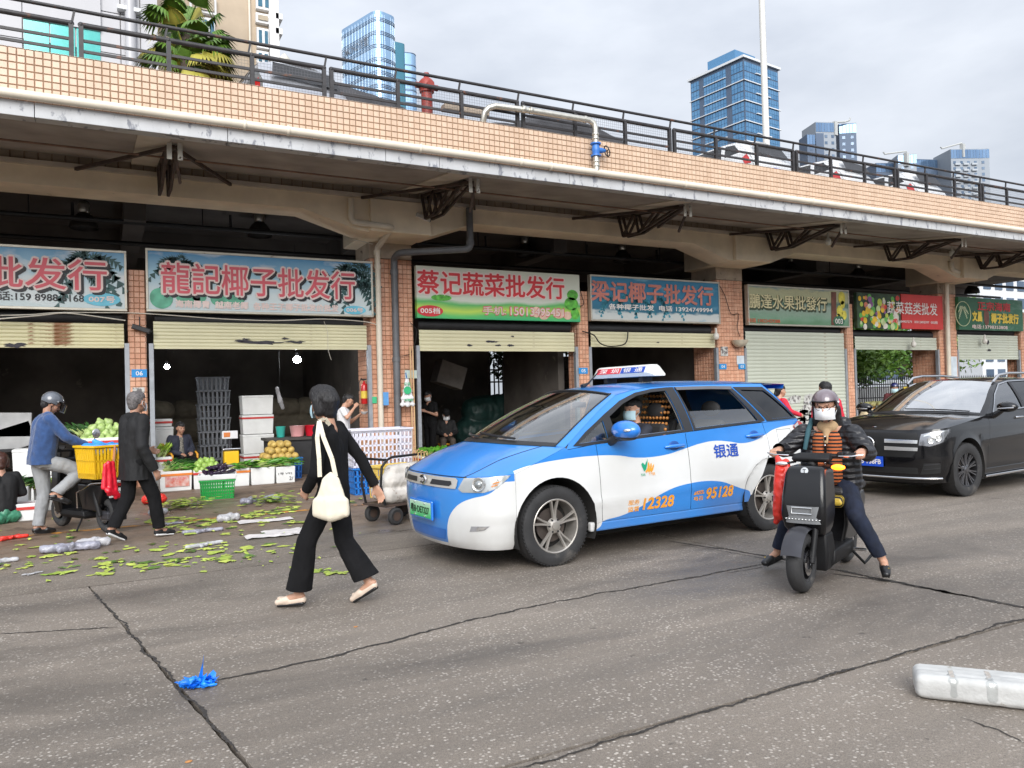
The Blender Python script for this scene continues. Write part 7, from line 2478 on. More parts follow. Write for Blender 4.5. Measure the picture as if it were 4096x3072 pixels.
blob('crown', [(H.p(-.02,0,.075), H.p(.02,0,.078),.098,.095)], M_BLKC, cap_,.01,4)
MB().grid(lambda u, v: H.p(.07 + .10 * u,-.075 + .15 * v,.075 - .03 * u - .03 * (2 * v - 1) ** 2),4,8).build('peak', M_BLKC, cap_,180)
st_o = thing('stool', 'low plastic stool under the man in the cap', 'stool',(7.78,18.3,0))
MB().box(-.17,.17,-.17,.17,.34,.38).build('seat', M_CHY, st_o, bevel=.01)
for x_, y_ in ((.13,.13),(.13,-.13),(-.13,.13),(-.13,-.13)):
 MB().taper(x_ - .02, x_ + .02, y_ - .02, y_ + .02,0,.34,1.2).build('leg', M_CHY, st_o)
# ---- taxi driver (sits in the car: own thing, same frame as the taxi)
J = {a: Vector(b) for a, b in dict(head=(-1.36,.38,1.36), neck=(-1.40,.38,1.22), chest=(-1.41,.38,1.03), pelvis=(-1.30,.38,.70), shL=(-1.39,.56,1.16), shR=(-1.39,.20,1.16), hipL=(-1.26,.47,.68), hipR=(-1.26,.29,.68),
  elL=(-1.17,.62,.97), wrL=(-.95,.52,1.04), elR=(-1.17,.16,.97), wrR=(-.95,.26,1.04), knL=(-.85,.50,.70), knR=(-.85,.26,.70), anL=(-.42,.48,.46), anR=(-.42,.24,.46), toL=(-.30,.48,.50), toR=(-.30,.24,.50)).items()}
o, H, J = person('taxi driver in dark shirt and blue mask at the open window', TAXI_LOC - lft * TREAD, fwd, J, SKIN, face=(.98,.12,0), k=.97, hair=hair_short(M_HAIRB,.0), mask=M_MASK, hands=(1.0,1.0))
blob('shirt', top_caps(J,.97,.122,(.066,.056,.046)), mat('dark_navy_shirt',(.018,.020,.030),.8, var=.2), o,.013,5,.006,9)
blob('trousers', leg_caps(J,.97,(.1,.08,.066),.95), M_BLKC, o,.014,5,.005)
# ---- woman in red behind the taxi, on a bicycle
J, k = walk_joints(1.60,.05,.05, 'L')
J['elL'], J['wrL'] = V3((.10,.25,1.10)), V3((.34,.22,1.02))
J['elR'], J['wrR'] = V3((.10,-.25,1.10)), V3((.34,-.22,1.02))
o, H, J = person('woman in red top with black head cover and ponytail behind the taxi',(11.8,11.0,0),(.93,-.2), J, SKIN, face=(.93,-.30,0), k=k, hair=hair_short(M_HAIRB,.02), hands=(1,1), voxel=.0115)
blob('ponytail', [(H.p(-.09,0,.02), H.p(-.125,0,-.10),.035,.03),(H.p(-.125,0,-.10), H.p(-.12,0,-.24),.03,.015)], M_HAIRB, o,.01,3,.004,30)
blob('top', top_caps(J, k,.12,(.066,.056,.046), hem=.03), M_REDC, o,.012,5,.007,9)
blob('trousers', leg_caps(J, k), M_DENIM, o,.013,5,.006)
for q in 'LR':
 shoe(o, J['an' + q], J['to' + q], M_SHOEB, None, k)
# ---- person in red behind the scooter rider
J, k = walk_joints(1.62,.05,.03, 'L')
o, H, J = person('dark-haired person in red walking behind the scooter rider',(9.62,8.0,0),(.3,.95), J, SKIN2, face=(.9,.2,0), k=k, hair=hair_short(M_HAIRB,.03), voxel=.012)
blob('top', top_caps(J, k,.125,(.070,.060,.050), hem=.08), M_REDC, o,.013,5,.008,9)
blob('trousers', leg_caps(J, k), M_BLKC, o,.013,5,.006)
for q in 'LR':
 shoe(o, J['an' + q], J['to' + q], M_SHOEB, None, k)
# ---- helmeted rider behind the SUV
J = sit_joints(seat=.80)
for q in 'LR':
 J['kn' + q].z = .62
 J['an' + q].z, J['to' + q].z = .25,.21
o, H, J = person('rider in blue helmet and pale mask beyond the black SUV',(18.15,13.0,0),(-.7,-.7), J, SKIN2, face=(.95,.05,-.1), k=1.0, hair=hair_short(M_HAIRB), mask=M_MASK, hands=(.9,.9), voxel=.0125)
blob('jacket', top_caps(J,1,.132,(.072,.064,.052)), mat('dark_red_jacket',(.08,.012,.016),.8, var=.3), o,.013,5,.008,9)
blob('trousers', leg_caps(J,1,(.1,.08,.066),.95), M_BLKC, o,.013,5,.006)
helmet('glossy blue and black helmet on the rider beyond the SUV',(18.15,13.0,0), math.atan2(-.7,-.7), H, mat('blue_helmet',(.02,.03,.16),.2, c2=(.01,.01,.012), scale=9, coat=.8), False)
# ---- crouching person whose head shows at the left edge
J = sit_joints(seat=.14)
for q in 'LR':
 J['kn' + q].z, J['kn' + q].x = .46,.30
 J['an' + q].x, J['to' + q].x = .12,.26
o, H, J = person('brown-haired person crouching by the boxes at the left edge',(-1.25,12.6,0),(-.2,.98), J, SKIN2, face=(.93,0,-.3), up=(.3,0,1), k=.95, hair=None, voxel=.0125)
M_HAIRBR = mat('brown_hair',(.05,.018,.012),.5, var=.4, scale=40)
hair_bob(M_HAIRBR)(o, H)
blob('top', top_caps(J,.95,.125,(.070,.060,.050)), M_BLKJ, o,.013,5,.008)
blob('trousers', leg_caps(J,.95,(.1,.08,.066),.95), M_DENIM, o,.013,5,.006)
# ================================================================== scooters
M_SCB = mat('scooter_black_plastic',(.006,.006,.007),.3, coat=.35, var=.15, spec=.3)
M_SCM = mat('scooter_matt_black',(.010,.010,.011),.55, var=.2, spec=.3)
M_SCG = mat('scooter_grey_fender',(.045,.045,.052),.28,.3, var=.1)
M_SEATV = mat('vinyl_seat',(.016,.016,.017),.5, var=.2)
def sc_wheel(root, x, r, w, name='wheel', spokes=5):
 wo = bpy.data.objects.new(name, None)
 col.objects.link(wo)
 wo.parent = root
 wo.location = (x,0, r)
 mx_ = MR(-pi / 2,4, 'X')
 ri = r * .60
 h = w / 2
 MB().lathe([(ri,-h * .75),(ri + .02,-h),(r - .035,-h),(r - .008,-h * .62),(r,0),(r - .008, h * .62),(r - .035, h),(ri + .02, h),(ri, h * .75)],40, mx_, False).build('tyre', M_TYRE, wo,40)
 MB().lathe([(ri + .002,-h * .8),(ri - .012,-h * .7),(ri - .012, h * .7),(ri + .002, h * .8)],32, mx_, False).build('rim', M_RIMB, wo,40)
 for k in range(spokes):
  a = 2 * pi * k / spokes
  MB().bar((cos(a) * .03,0, sin(a) * .03),(cos(a) * (ri - .01),0, sin(a) * (ri - .01)),.024,.03, up=(0,1,0)).build('spoke', M_RIMB, wo)
 MB().lathe([(.07,-.045),(.075,-.02),(.075,.02),(.07,.045)],20, mx_).build('hub', M_SCG, wo,40)
 MB().lathe([(.095,.05),(.095,.054),(.05,.054),(.05,.05)],24, mx_, False).build('brake_disc', M_CHROME, wo,40)
 return wo
def loft_box(rows, name, m, parent, bevel=.012):
 mb = MB()
 for x0, x1, hw, z in rows:
  mb.v += [(x0,-hw, z),(x1,-hw, z),(x1, hw, z),(x0, hw, z)]
 n = len(rows)
 for i in range(n - 1):
  for j in range(4):
   mb.f.append((i * 4 + j, i * 4 + (j + 1) % 4,(i + 1) * 4 + (j + 1) % 4,(i + 1) * 4 + j))
 mb.f += [(3,2,1,0), tuple((n - 1) * 4 + j for j in range(4))]
 return mb.build(name, m, parent,40, bevel, fix=True, seg=3)
def handlebar(root, x, z, half, m=M_SCM, grips=True, rise=.0):
 MB().tube([(x - .10,-half, z + rise),(x - .05,-half * .55, z),(x,0, z),(x - .05, half * .55, z),(x - .10, half, z + rise)],.013,8).build('handlebar', m, root,60)
 for sg in (-1,1):
  MB().tube([(x - .10, sg * (half + .01), z + rise),(x - .072, sg * half * .72, z + rise * .4)],.019,10).build('grip', M_SCM, root,60)
  MB().tube([(x - .02, sg * half * .55, z + .0),(x + .01, sg * half * .85, z + .005),(x - .03, sg * (half + .02), z + rise)],.006,6).build('brake_lever', M_CHROME, root,60)
  MB().cbox((x - .05, sg * half * .58, z + .01),(.06,.05,.045)).build('switch_box', M_SCM, root, bevel=.01)
# ---- front scooter with rider
sfw = V3((-.91,-.415,0)).normalized()
slf = V3((-sfw.y, sfw.x,0))
mid = (V3((4.66,4.15,0)) + V3((5.79,4.68,0))) / 2
s1 = thing('electric_scooter', 'black electric scooter with tall front panel and lit amber indicator', 'scooter', mid, math.atan2(sfw.y, sfw.x))
SR = .225
fwh = sc_wheel(s1,.63, SR,.115)
sc_wheel(s1,-.60, SR,.115)
MB().grid(lambda u, v: (.63 + (SR + .045) * cos(R(20 + 150 * u)),(-.075 + .15 * v), SR + (SR + .045 - .02 * (2 * v - 1) ** 2) * sin(R(20 + 150 * u))),16,6).build('front_mudguard', M_SCG, s1,60)
for sg in (-1,1):
 MB().tube([(.63, sg * .075, SR),(.50, sg * .08,.52),(.44, sg * .07,.68)], [.022,.026,.026],10).build('fork_leg', M_SCM, s1,60)
loft_box([(.33,.475,.130,.40),(.30,.545,.155,.47),(.28,.575,.168,.56),(.25,.560,.165,.70),(.22,.500,.150,.88),(.20,.455,.135,.935)], 'front_panel', M_SCB, s1,.03)
loft_box([(.24,.40,.12,.12),(.22,.45,.145,.25),(.26,.44,.135,.42)], 'leg_shield', M_SCM, s1,.02)
hlp = MB().grid(lambda u, v: (.572 - .004 * abs(2 * v - 1) + .010 - .04 * abs(2 * v - 1) ** 6,-.150 + .30 * v,.508 + .132 * u),4,12)
hlp.build('headlight_lens', mat('smoked_headlamp',(.20,.21,.22),.15,.2, coat=1), s1,60)
MB().tube([(.594,-.075,.585),(.594,.075,.585),(.592,.075,.63),(.590,-.075,.63),(.594,-.075,.585)],.005,6).build('headlight_ring', M_LREF, s1)
for i in range(11):
 MB().ball((.585 - .012 * (abs(i - 5) / 5) ** 3,-.125 + .025 * i,.54),(.006,.009,.005),8,5).build('led', M_LREF, s1,180)
MB().lathe([(.03,0),(.028,.003),(.0001,.004)],18, MT((.487,0,.90)) @ MR(R(75),4, 'Y')).build('emblem', M_LREF, s1)
lettering('lettering', 'T',0,.885,.03, s1, M_SCB, fn=lambda u, v: (.494 - (v - .88) * .25 + .0055, u, v), align='CENTER')
MB().tube([(.30,0,.92),(.26,0,1.0)],.045,12).build('steering_stem', M_SCM, s1,60)
loft_box([(.24,.33,.13,.955),(.20,.345,.15,.985),(.17,.30,.13,1.02)], 'dashboard', M_SCM, s1,.012)
handlebar(s1,.27,1.0,.35, rise=.015)
loft_box([(-.28,.30,.13,.14),(-.30,.30,.16,.19),(-.28,.28,.155,.27)], 'footboard', M_SCM, s1,.015)
loft_box([(-.62,-.12,.11,.24),(-.70,-.16,.14,.40),(-.78,-.14,.145,.56),(-.80,-.12,.13,.63)], 'body_shell', M_SCB, s1,.025)
loft_box([(-.80,-.08,.13,.635),(-.82,-.05,.145,.67),(-.80,-.08,.13,.72)], 'seat', M_SEATV, s1,.03)
M_STRIPE = mat('yellow_black_cover',(.012,.012,.012),.6, c2=(.55,.40,.02), scale=3)
m_, t_, b_ = new_mat('striped_seat_edge')
wv = t_.nodes.new('ShaderNodeTexWave')
wv.inputs['Scale'].default_value = 9
wv.inputs['Distortion'].default_value = .6
rp_ = t_.nodes.new('ShaderNodeValToRGB')
rp_.color_ramp.interpolation = 'CONSTANT'
rp_.color_ramp.elements[1].position = .5
rp_.color_ramp.elements[0].color = (.012,.012,.012,1)
rp_.color_ramp.elements[1].color = (.50,.36,.05,1)
tcx = t_.nodes.new('ShaderNodeTexCoord')
t_.links.new(tcx.outputs['Object'], wv.inputs['Vector'])
t_.links.new(wv.outputs['Fac'], rp_.inputs[0])
t_.links.new(rp_.outputs[0], b_.inputs['Base Color'])
loft_box([(-.20,.02,.14,.56),(-.16,.06,.16,.60),(-.20,.04,.15,.655)], 'seat_cover', m_, s1,.02)
MB().grid(lambda u, v: (-.60 + (SR + .05) * cos(R(25 + 140 * u)),-.07 + .14 * v, SR + (SR + .05) * sin(R(25 + 140 * u))),14,4).build('rear_mudguard', M_SCM, s1,60)
for sg in (-1,1):
 MB().tube([(-.60, sg * .10, SR),(-.52, sg * .11,.52)],.024,8).build('shock_absorber', M_CHROME, s1,60)
MB().tube([(-.30,.13,.17),(-.34,.22,.06),(-.48,.24,.10)],.012,8).build('side_stand', M_SCM, s1,60)
MB().tube([(-.20,.17,.20),(-.20,.27,.20)],.014,8).build('foot_peg', M_CHROME, s1,60)
MB().tube([(-.20,-.17,.20),(-.20,-.27,.20)],.014,8).build('foot_peg', M_CHROME, s1,60)
M_GLOW = mat('lit_amber_indicator',(.9,.35,.03),.3, emit=(1.0,.13,.004), estr=4.5)
MB().tube([(.30,.12,.955),(.34,.20,.93)],.010,6).build('indicator_stalk', M_SCM, s1)
MB().ball((.355,.215,.925),(.022,.052,.022),16,8).build('indicator_lit', M_GLOW, s1,180)
MB().tube([(.30,-.12,.955),(.34,-.20,.94)],.010,6).build('indicator_stalk', M_SCM, s1)
MB().ball((.355,-.215,.94),(.022,.05,.018),16,8).build('indicator_clear', M_LREF, s1,180)
rg = thing('carrier_bag', 'translucent red plastic bag hanging from the scooter handlebar', 'bag', mid, math.atan2(sfw.y, sfw.x))
M_REDT = mat('thin_red_plastic',(.80,.045,.03),.35, var=.2, scale=8, trans=.15)
blob('bag_body', [((.30,-.27,.98),(.33,-.23,.88),.02,.05),((.32,-.23,.88),(.34,-.235,.70),.055,.062),((.34,-.235,.70),(.33,-.26,.52),.062,.045),((.33,-.26,.55),(.32,-.29,.46),.04,.025),((.30,-.20,.95),(.35,-.17,.80),.03,.04)], M_REDT, rg,.009,3,.016,14)
def to_l(p):       # photo-derived world point to scooter local
 d = Vector(p) - mid
 return V3((d.dot(sfw), d.dot(slf), p[2]))
J = {a: Vector(b) for a, b in dict(head=(-.10,.01,1.385), neck=(-.17,.01,1.235), chest=(-.20,.01,1.06), pelvis=(-.30,.0,.80), shL=(-.17,.195,1.165), shR=(-.17,-.18,1.165), hipL=(-.26,.09,.78), hipR=(-.26,-.09,.78),
  elL=(-.06,.34,1.00), wrL=(.105,.325,1.035), elR=(-.06,-.33,1.02), wrR=(.105,-.325,1.035), knL=(.02,.26,.50), anL=(-.10,.42,.135), toL=(.03,.46,.075), knR=(.06,-.25,.50), anR=(-.05,-.42,.13), toR=(.08,-.47,.07)).items()}
o, H, J = person('woman in black puffer jacket and helmet riding the black scooter', mid, sfw, J, SKIN, face=(.97,.06,-.12), up=(.1,0,1), k=.96, hair=None, mask=M_MASKW, hands=(1.15,1.15), palm=((.2,0,-1),(.2,0,-1)), hd=((.9,.15,-.1),(.9,-.15,-.1)), voxel=.0085)
hair_short(M_HAIRB,.10)(o, H)
blob('long_hair', [(H.p(-.03,.085,-.02), H.p(-.05,.10,-.19),.032,.028),(H.p(-.03,-.085,-.02), H.p(-.05,-.10,-.17),.032,.026),(H.p(-.06,.06,-.05), H.p(-.07,.05,-.2),.05,.05),(H.p(-.06,-.06,-.05), H.p(-.07,-.05,-.2),.05,.05)], M_HAIRB, o,.009,3,.005,30)
M_PUFF = mat('puffer_black',(.014,.014,.017),.40, var=.2, scale=8)
_nt = M_PUFF.node_tree
_w = _nt.nodes.new('ShaderNodeTexWave')
_w.bands_direction = 'Z'
_w.inputs['Scale'].default_value = 6.5
_w.inputs['Distortion'].default_value = 1.6
_w.inputs['Detail Scale'].default_value = 2.0
_tc = _nt.nodes.new('ShaderNodeTexCoord')
_nt.links.new(_tc.outputs['Object'], _w.inputs['Vector'])
_b = _nt.nodes.new('ShaderNodeBump')
_b.inputs['Distance'].default_value = .009
_nt.links.new(_w.outputs['Fac'], _b.inputs['Height'])
_nt.links.new(_b.outputs[0], _nt.nodes['Principled BSDF'].inputs['Normal'])
qc = []
def quilt(a, b, ra, rb, n):
 a, b = Vector(a), Vector(b)
 for i in range(n):
  p0, p1 = a.lerp(b,(i + .32) / n), a.lerp(b,(i + .68) / n)
  r_ = ra + (rb - ra) * (i + .5) / n
  qc.append((p0, p1, r_, r_))
for q, sg in (('L',1),('R',-1)):
 quilt(J['sh' + q], J['el' + q],.086,.074,5)
 quilt(J['el' + q], J['wr' + q].lerp(J['el' + q],.08),.070,.052,4)
 quilt(J['chest'].lerp(J['sh' + q],.75) + V3((-.02,0,.02)), J['pelvis'].lerp(J['hip' + q],1.0) + V3((.02, sg * .05,-.06)),.098,.112,8)
 quilt(J['chest'] + V3((-.08, sg * .05,.08)), J['pelvis'] + V3((-.06, sg * .05,-.06)),.11,.12,8)
qc += [(J['neck'] + V3((-.06,.08,-.03)), J['neck'] + V3((-.06,-.08,-.03)),.065,.065),(J['neck'] + V3((-.10,.10,.0)), J['neck'] + V3((-.10,-.10,.0)),.06,.06)]
blob('puffer_jacket', qc, M_PUFF, o,.009,1,.004,14, cuts=cuff_cuts(J,.93))
m_, t_, b_ = new_mat('orange_black_stripes')
wv = t_.nodes.new('ShaderNodeTexWave')
wv.bands_direction = 'Z'
wv.inputs['Scale'].default_value = 10.5
wv.inputs['Distortion'].default_value = .4
rp_ = t_.nodes.new('ShaderNodeValToRGB')
rp_.color_ramp.interpolation = 'CONSTANT'
rp_.color_ramp.elements[1].position = .45
rp_.color_ramp.elements[0].color = (.015,.012,.012,1)
rp_.color_ramp.elements[1].color = (.48,.13,.04,1)
tcx = t_.nodes.new('ShaderNodeTexCoord')
t_.links.new(tcx.outputs['Object'], wv.inputs['Vector'])
t_.links.new(wv.outputs['Fac'], rp_.inputs[0])
t_.links.new(rp_.outputs[0], b_.inputs['Base Color'])
b_.inputs['Roughness'].default_value = .9
blob('striped_cardigan', [(J['chest'] + V3((.055,.055,.05)), J['pelvis'] + V3((.13,.05,.0)),.075,.085),(J['chest'] + V3((.055,-.055,.05)), J['pelvis'] + V3((.13,-.05,.0)),.075,.085)], m_, o,.010,4,.004)
blob('collar', [(J['neck'] + V3((.045,.0,-.06)), J['chest'] + V3((.115,0,.03)),.038,.022),(J['neck'] + V3((.01,.03,-.02)), J['neck'] + V3((.01,-.03,-.02)),.062,.062)], mat('tan_collar',(.40,.27,.15),.85, var=.1), o,.009,3)
MB().bar(J['neck'] + V3((.10,0,-.10)), J['pelvis'] + V3((.215,0,.08)),.018,.008, up=(1,0,0)).build('button_band', M_BLKC, o)
for i in range(4):
 MB().ball((J['neck'] + V3((.115,0,-.10))).lerp(J['pelvis'] + V3((.225,0,.08)), i / 3.5),.009,8,6).build('button', M_CHROME, o,180)
blob('jeans', leg_caps(J,.96,(.100,.074,.056),.88,0,.115), M_DENIM, o,.011,4,.009,11, cuts=leg_cuts(J,.85))
for q in 'LR':
 shoe(o, J['an' + q], J['to' + q], M_SHOEB, M_SHOEB,1.0, True)
 MB().tube([J['to' + q] + V3((-.03,-.02,.034)), J['to' + q] + V3((-.03,.02,.034))],.006,6).build('shoe_buckle', mat('brass',(.6,.42,.12),.25,.9), o)
for sg in (-1,1):
 MB().tube([H.p(.100, sg * (.034 + .026 * cos(a)),.002 + .020 * sin(a)) for a in [2 * pi * i / 16 for i in range(17)]],.0022,5).build('glasses_rim', mat('glasses_frame',(.06,.02,.015),.3), o)
 MB().tube([H.p(.098, sg * .06,.006), H.p(.0, sg * .086,.012)],.0022,5).build('glasses_temple', mat('glasses_frame',(.06,.02,.015),.3), o)
MB().tube([H.p(.102,-.008,.006), H.p(.102,.008,.006)],.0022,5).build('glasses_bridge', mat('glasses_frame',(.06,.02,.015),.3), o)
helmet('pinkish grey half helmet worn by the scooter rider', mid, math.atan2(sfw.y, sfw.x), H, mat('mauve_helmet',(.26,.22,.24),.2, c2=(.10,.07,.085), scale=5, coat=.8), False)
bkp = thing('backpack_strap', 'dark teal bag strap over the shoulder of the scooter rider', 'strap', mid, math.atan2(sfw.y, sfw.x))
MB().tube([J['shR'] + V3((-.10,.06,.06)), J['shR'] + V3((.0,.055,.105)), J['shR'] + V3((.085,.05,.02)), J['shR'] + V3((.10,.02,-.14))], [.012,.020,.022,.018],8).build('webbing', mat('teal_webbing',(.03,.09,.11),.8), bkp,60)
# ---- delivery scooter with yellow basket
s2a, s2b = V3((-.50,11.70,0)), V3((.03,10.72,0))       # front and rear wheel
f2_ = (s2a - s2b).normalized()
m2_ = (s2a + s2b) / 2
s2 = thing('electric_scooter', 'black delivery scooter with mirrors and rear rack seen from behind', 'scooter', m2_, math.atan2(f2_.y, f2_.x))
sc_wheel(s2,.56,.215,.10)
sc_wheel(s2,-.56,.215,.11)
loft_box([(.26,.42,.15,.20),(.26,.46,.20,.45),(.24,.42,.19,.75),(.22,.36,.14,.92)], 'leg_shield', M_SCB, s2,.03)
loft_box([(-.25,.32,.12,.16),(-.27,.32,.15,.20),(-.25,.30,.145,.26)], 'footboard', M_SCM, s2,.012)
loft_box([(-.50,-.14,.10,.26),(-.62,-.12,.13,.45),(-.70,-.10,.135,.60)], 'body_shell', M_SCB, s2,.02)
loft_box([(-.40,-.06,.13,.605),(-.42,-.04,.14,.64),(-.40,-.07,.12,.68)], 'seat', M_SEATV, s2,.025)
MB().grid(lambda u, v: (-.56 + .27 * cos(R(60 + 130 * u)),-.08 + .16 * v,.215 + .27 * sin(R(60 + 130 * u))),14,4).build('rear_mudguard', M_SCM, s2,60)
MB().tube([(.30,0,.90),(.27,0,1.0)],.03,8).build('steering_stem', M_SCM, s2)
handlebar(s2,.27,1.0,.34, rise=.02)
for sg in (-1,1):
 MB().tube([(.56, sg * .07,.215),(.42, sg * .08,.62)],.022,8).build('fork_leg', M_SCM, s2,60)
 MB().tube([(.20, sg * .20,1.02),(.17, sg * .23,1.12),(.17, sg * .25,1.16)],.006,6).build('mirror_stalk', M_SCM, s2)
 MB().ball((.17, sg * .26,1.20),(.012,.055,.065),16,10).build('mirror', M_RIMC, s2,180)
 MB().tube([(-.56, sg * .10,.215),(-.50, sg * .11,.40),(-.46, sg * .11,.56)], [.026,.034,.02],10).build('shock_absorber', M_SCM, s2,60)
 MB().tube([(-.15, sg * .16,.30),(-.20, sg * .19,.50),(-.55, sg * .19,.62),(-.82, sg * .17,.64)],.013,8).build('rack_tube', M_CHROME, s2,60)
MB().tube([(-.82,-.17,.64),(-.84,0,.64),(-.82,.17,.64)],.013,8).build('rack_tube', M_CHROME, s2,60)
MB().box(-.82,-.30,-.16,.16,.655,.675).build('rack_plate', M_SCM, s2)
pl_ = MB().box(-.80,-.79,-.11,.11,.45,.56).build('number_plate', M_SHOEW, s2)
lettering('lettering', '178032',0,.475,.05, s2, M_SBLK, w=.17, align='CENTER', fn=lambda u, v: (-.803,-u, v))
MB().box(-.81,-.76,-.07,.07,.58,.62).build('tail_lamp', M_REDL, s2, bevel=.01)
MB().cbox((-.60,0,.215),(.20,.16,.12)).build('motor', M_SCG, s2, bevel=.03)
MB().tube([(-.15,.10,.18),(-.20,.20,.02)],.012,6).build('side_stand', M_SCM, s2)
def crate(name, label, loc, rz, dims, m, rows=3, ncol=9, slot=.55, group=None, tpr=.93, cat='crate', solid_low=0.0):
 w, d, h = dims
 o = thing(name, label, cat, loc, rz, group)
 k = tpr
 def P3(u, v, z):      # u,v in -1..1
  q = k + (1 - k) * z / h
  return (u * w / 2 * q, v * d / 2 * q, z)
 mb = MB()
 mb.box(-w / 2 * k, w / 2 * k,-d / 2 * k, d / 2 * k,0,.012)
 mb.build('base', m, o)
 t = .008
 for side,(uu, vv) in enumerate(((0,-1),(1,0),(0,1),(-1,0))):
  pn_ = MB()
  L_ = w if side % 2 == 0 else d
  n = max(3, int(ncol * L_ / w + .5))
  def pt(s_, z, off):
   q = k + (1 - k) * z / h
   if side == 0:
    return (s_ * w / 2 * q,-d / 2 * q + off, z)
   if side == 2:
    return (-s_ * w / 2 * q, d / 2 * q - off, z)
   if side == 1:
    return (w / 2 * q - off, s_ * d / 2 * q, z)
   return (-w / 2 * q + off,-s_ * d / 2 * q, z)
  def strip(s0_, s1_, z0_, z1_):
   pn_.add([pt(s0_, z0_,0), pt(s1_, z0_,0), pt(s1_, z1_,0), pt(s0_, z1_,0), pt(s0_, z0_, t), pt(s1_, z0_, t), pt(s1_, z1_, t), pt(s0_, z1_, t)], [(0,1,2,3),(7,6,5,4),(0,4,5,1),(1,5,6,2),(2,6,7,3),(3,7,4,0)])
  zl = [.0 + solid_low * h] + [solid_low * h + (h * .90 - solid_low * h) * (i + 1) / rows for i in range(rows)]
  bw_ = h * .05
  for z_ in zl:
   strip(-1,1, z_, z_ + bw_)
  if solid_low:
   strip(-1,1,0, solid_low * h)
  strip(-1,1, h * .90, h)
  for i in range(n + 1):
   c = -1 + 2 * i / n
   ww = (2 / n) * (1 - slot) / 2
   strip(max(-1, c - ww), min(1, c + ww),0, h * .92)
  pn_.build('side_wall', m, o)
 rim = MB()
 for a in ((-w / 2 - .012, w / 2 + .012,-d / 2 - .012,-d / 2 + .006),(-w / 2 - .012, w / 2 + .012, d / 2 - .006, d / 2 + .012),(-w / 2 - .012,-w / 2 + .006,-d / 2 + .0061, d / 2 - .0061),(w / 2 - .006, w / 2 + .012,-d / 2 + .0061, d / 2 - .0061)):
  rim.box(a[0], a[1], a[2], a[3], h - .022, h + .002)
 rim.build('rim', m, o)
 return o
M_CRY = mat('yellow_crate',(.78,.47,.012),.42, var=.06, scale=6)
yb = crate('basket', 'yellow plastic crate strapped on the rear rack of the delivery scooter', m2_ + f2_ * -.52 + V3((0,0,.68)), math.atan2(f2_.y, f2_.x),(.46,.52,.40), M_CRY, rows=2, ncol=11, slot=.35, tpr=.88, solid_low=.12)
blob('blue_liner', [((-.15,-.15,.34),(.15,.15,.36),.07,.07),((-.15,.15,.34),(.15,-.15,.36),.07,.06),((.1,0,.38),(.16,.05,.44),.06,.03)], mat('blue_bag_film',(.05,.28,.75),.35, var=.1), yb,.012,3,.02,14)
for y_ in (-.10,.02):
 MB().bar((-.245, y_,.40),(-.215, y_ + .02,.0),.05,.006, up=(0,1,0)).build('strap', mat('tan_strap',(.45,.22,.13),.7), yb)
# ================================================================== market goods
M_FOAM = mat('white_foam',(.70,.71,.70),.75, var=.06, scale=5, spot=(.50,.48,.44), spot_at=.68, spot_scale=6, bump=.15, bscale=300)
M_TAPE = mat('red_tape',(.50,.035,.03),.4, var=.1)
M_TAPEO = mat('orange_tape',(.70,.20,.03),.4, var=.1)
RNG = random.Random(33)
def foam_box(label, x0, x1, y0, y1, z0, z1, tape=M_TAPE, name='foam_box', lid=False, rot=0.0, group='white foam produce boxes'):
 cx, cy = (x0 + x1) / 2,(y0 + y1) / 2
 w, d, h = x1 - x0, y1 - y0, z1 - z0
 o = thing(name, label, 'box',(cx, cy, z0), rot, group)
 t = .03
 wl = MB()
 if lid:
  wl.taper(-w / 2, w / 2,-d / 2, d / 2,0, h - .05,.95)
 else:
  k = .95
  ob = [(-w / 2 * k,-d / 2 * k,0),(w / 2 * k,-d / 2 * k,0),(w / 2 * k, d / 2 * k,0),(-w / 2 * k, d / 2 * k,0)]
  ot = [(-w / 2,-d / 2, h),(w / 2,-d / 2, h),(w / 2, d / 2, h),(-w / 2, d / 2, h)]
  it = [(-w / 2 + t,-d / 2 + t, h),(w / 2 - t,-d / 2 + t, h),(w / 2 - t, d / 2 - t, h),(-w / 2 + t, d / 2 - t, h)]
  ib = [(p[0], p[1], h * .45) for p in it]
  wl.add(ob + ot + it + ib, [(3,2,1,0)] + [(i,(i + 1) % 4,4 + (i + 1) % 4,4 + i) for i in range(4)] + [(4 + i,4 + (i + 1) % 4,8 + (i + 1) % 4,8 + i) for i in range(4)] + [(8 + i,8 + (i + 1) % 4,12 + (i + 1) % 4,12 + i) for i in range(4)] + [(12,13,14,15)])
 wl.build('body', M_FOAM, o, bevel=.012)
 if lid:
  MB().box(-w / 2 - .004, w / 2 + .004,-d / 2 - .004, d / 2 + .004, h - .052, h).build('lid', M_FOAM, o, bevel=.012)
 if tape:
  MB().box(-w / 2 - .006, w / 2 + .006,-d / 2 - .007, d / 2 + .007, h - .085, h - .045).build('tape', tape, o)
 return o
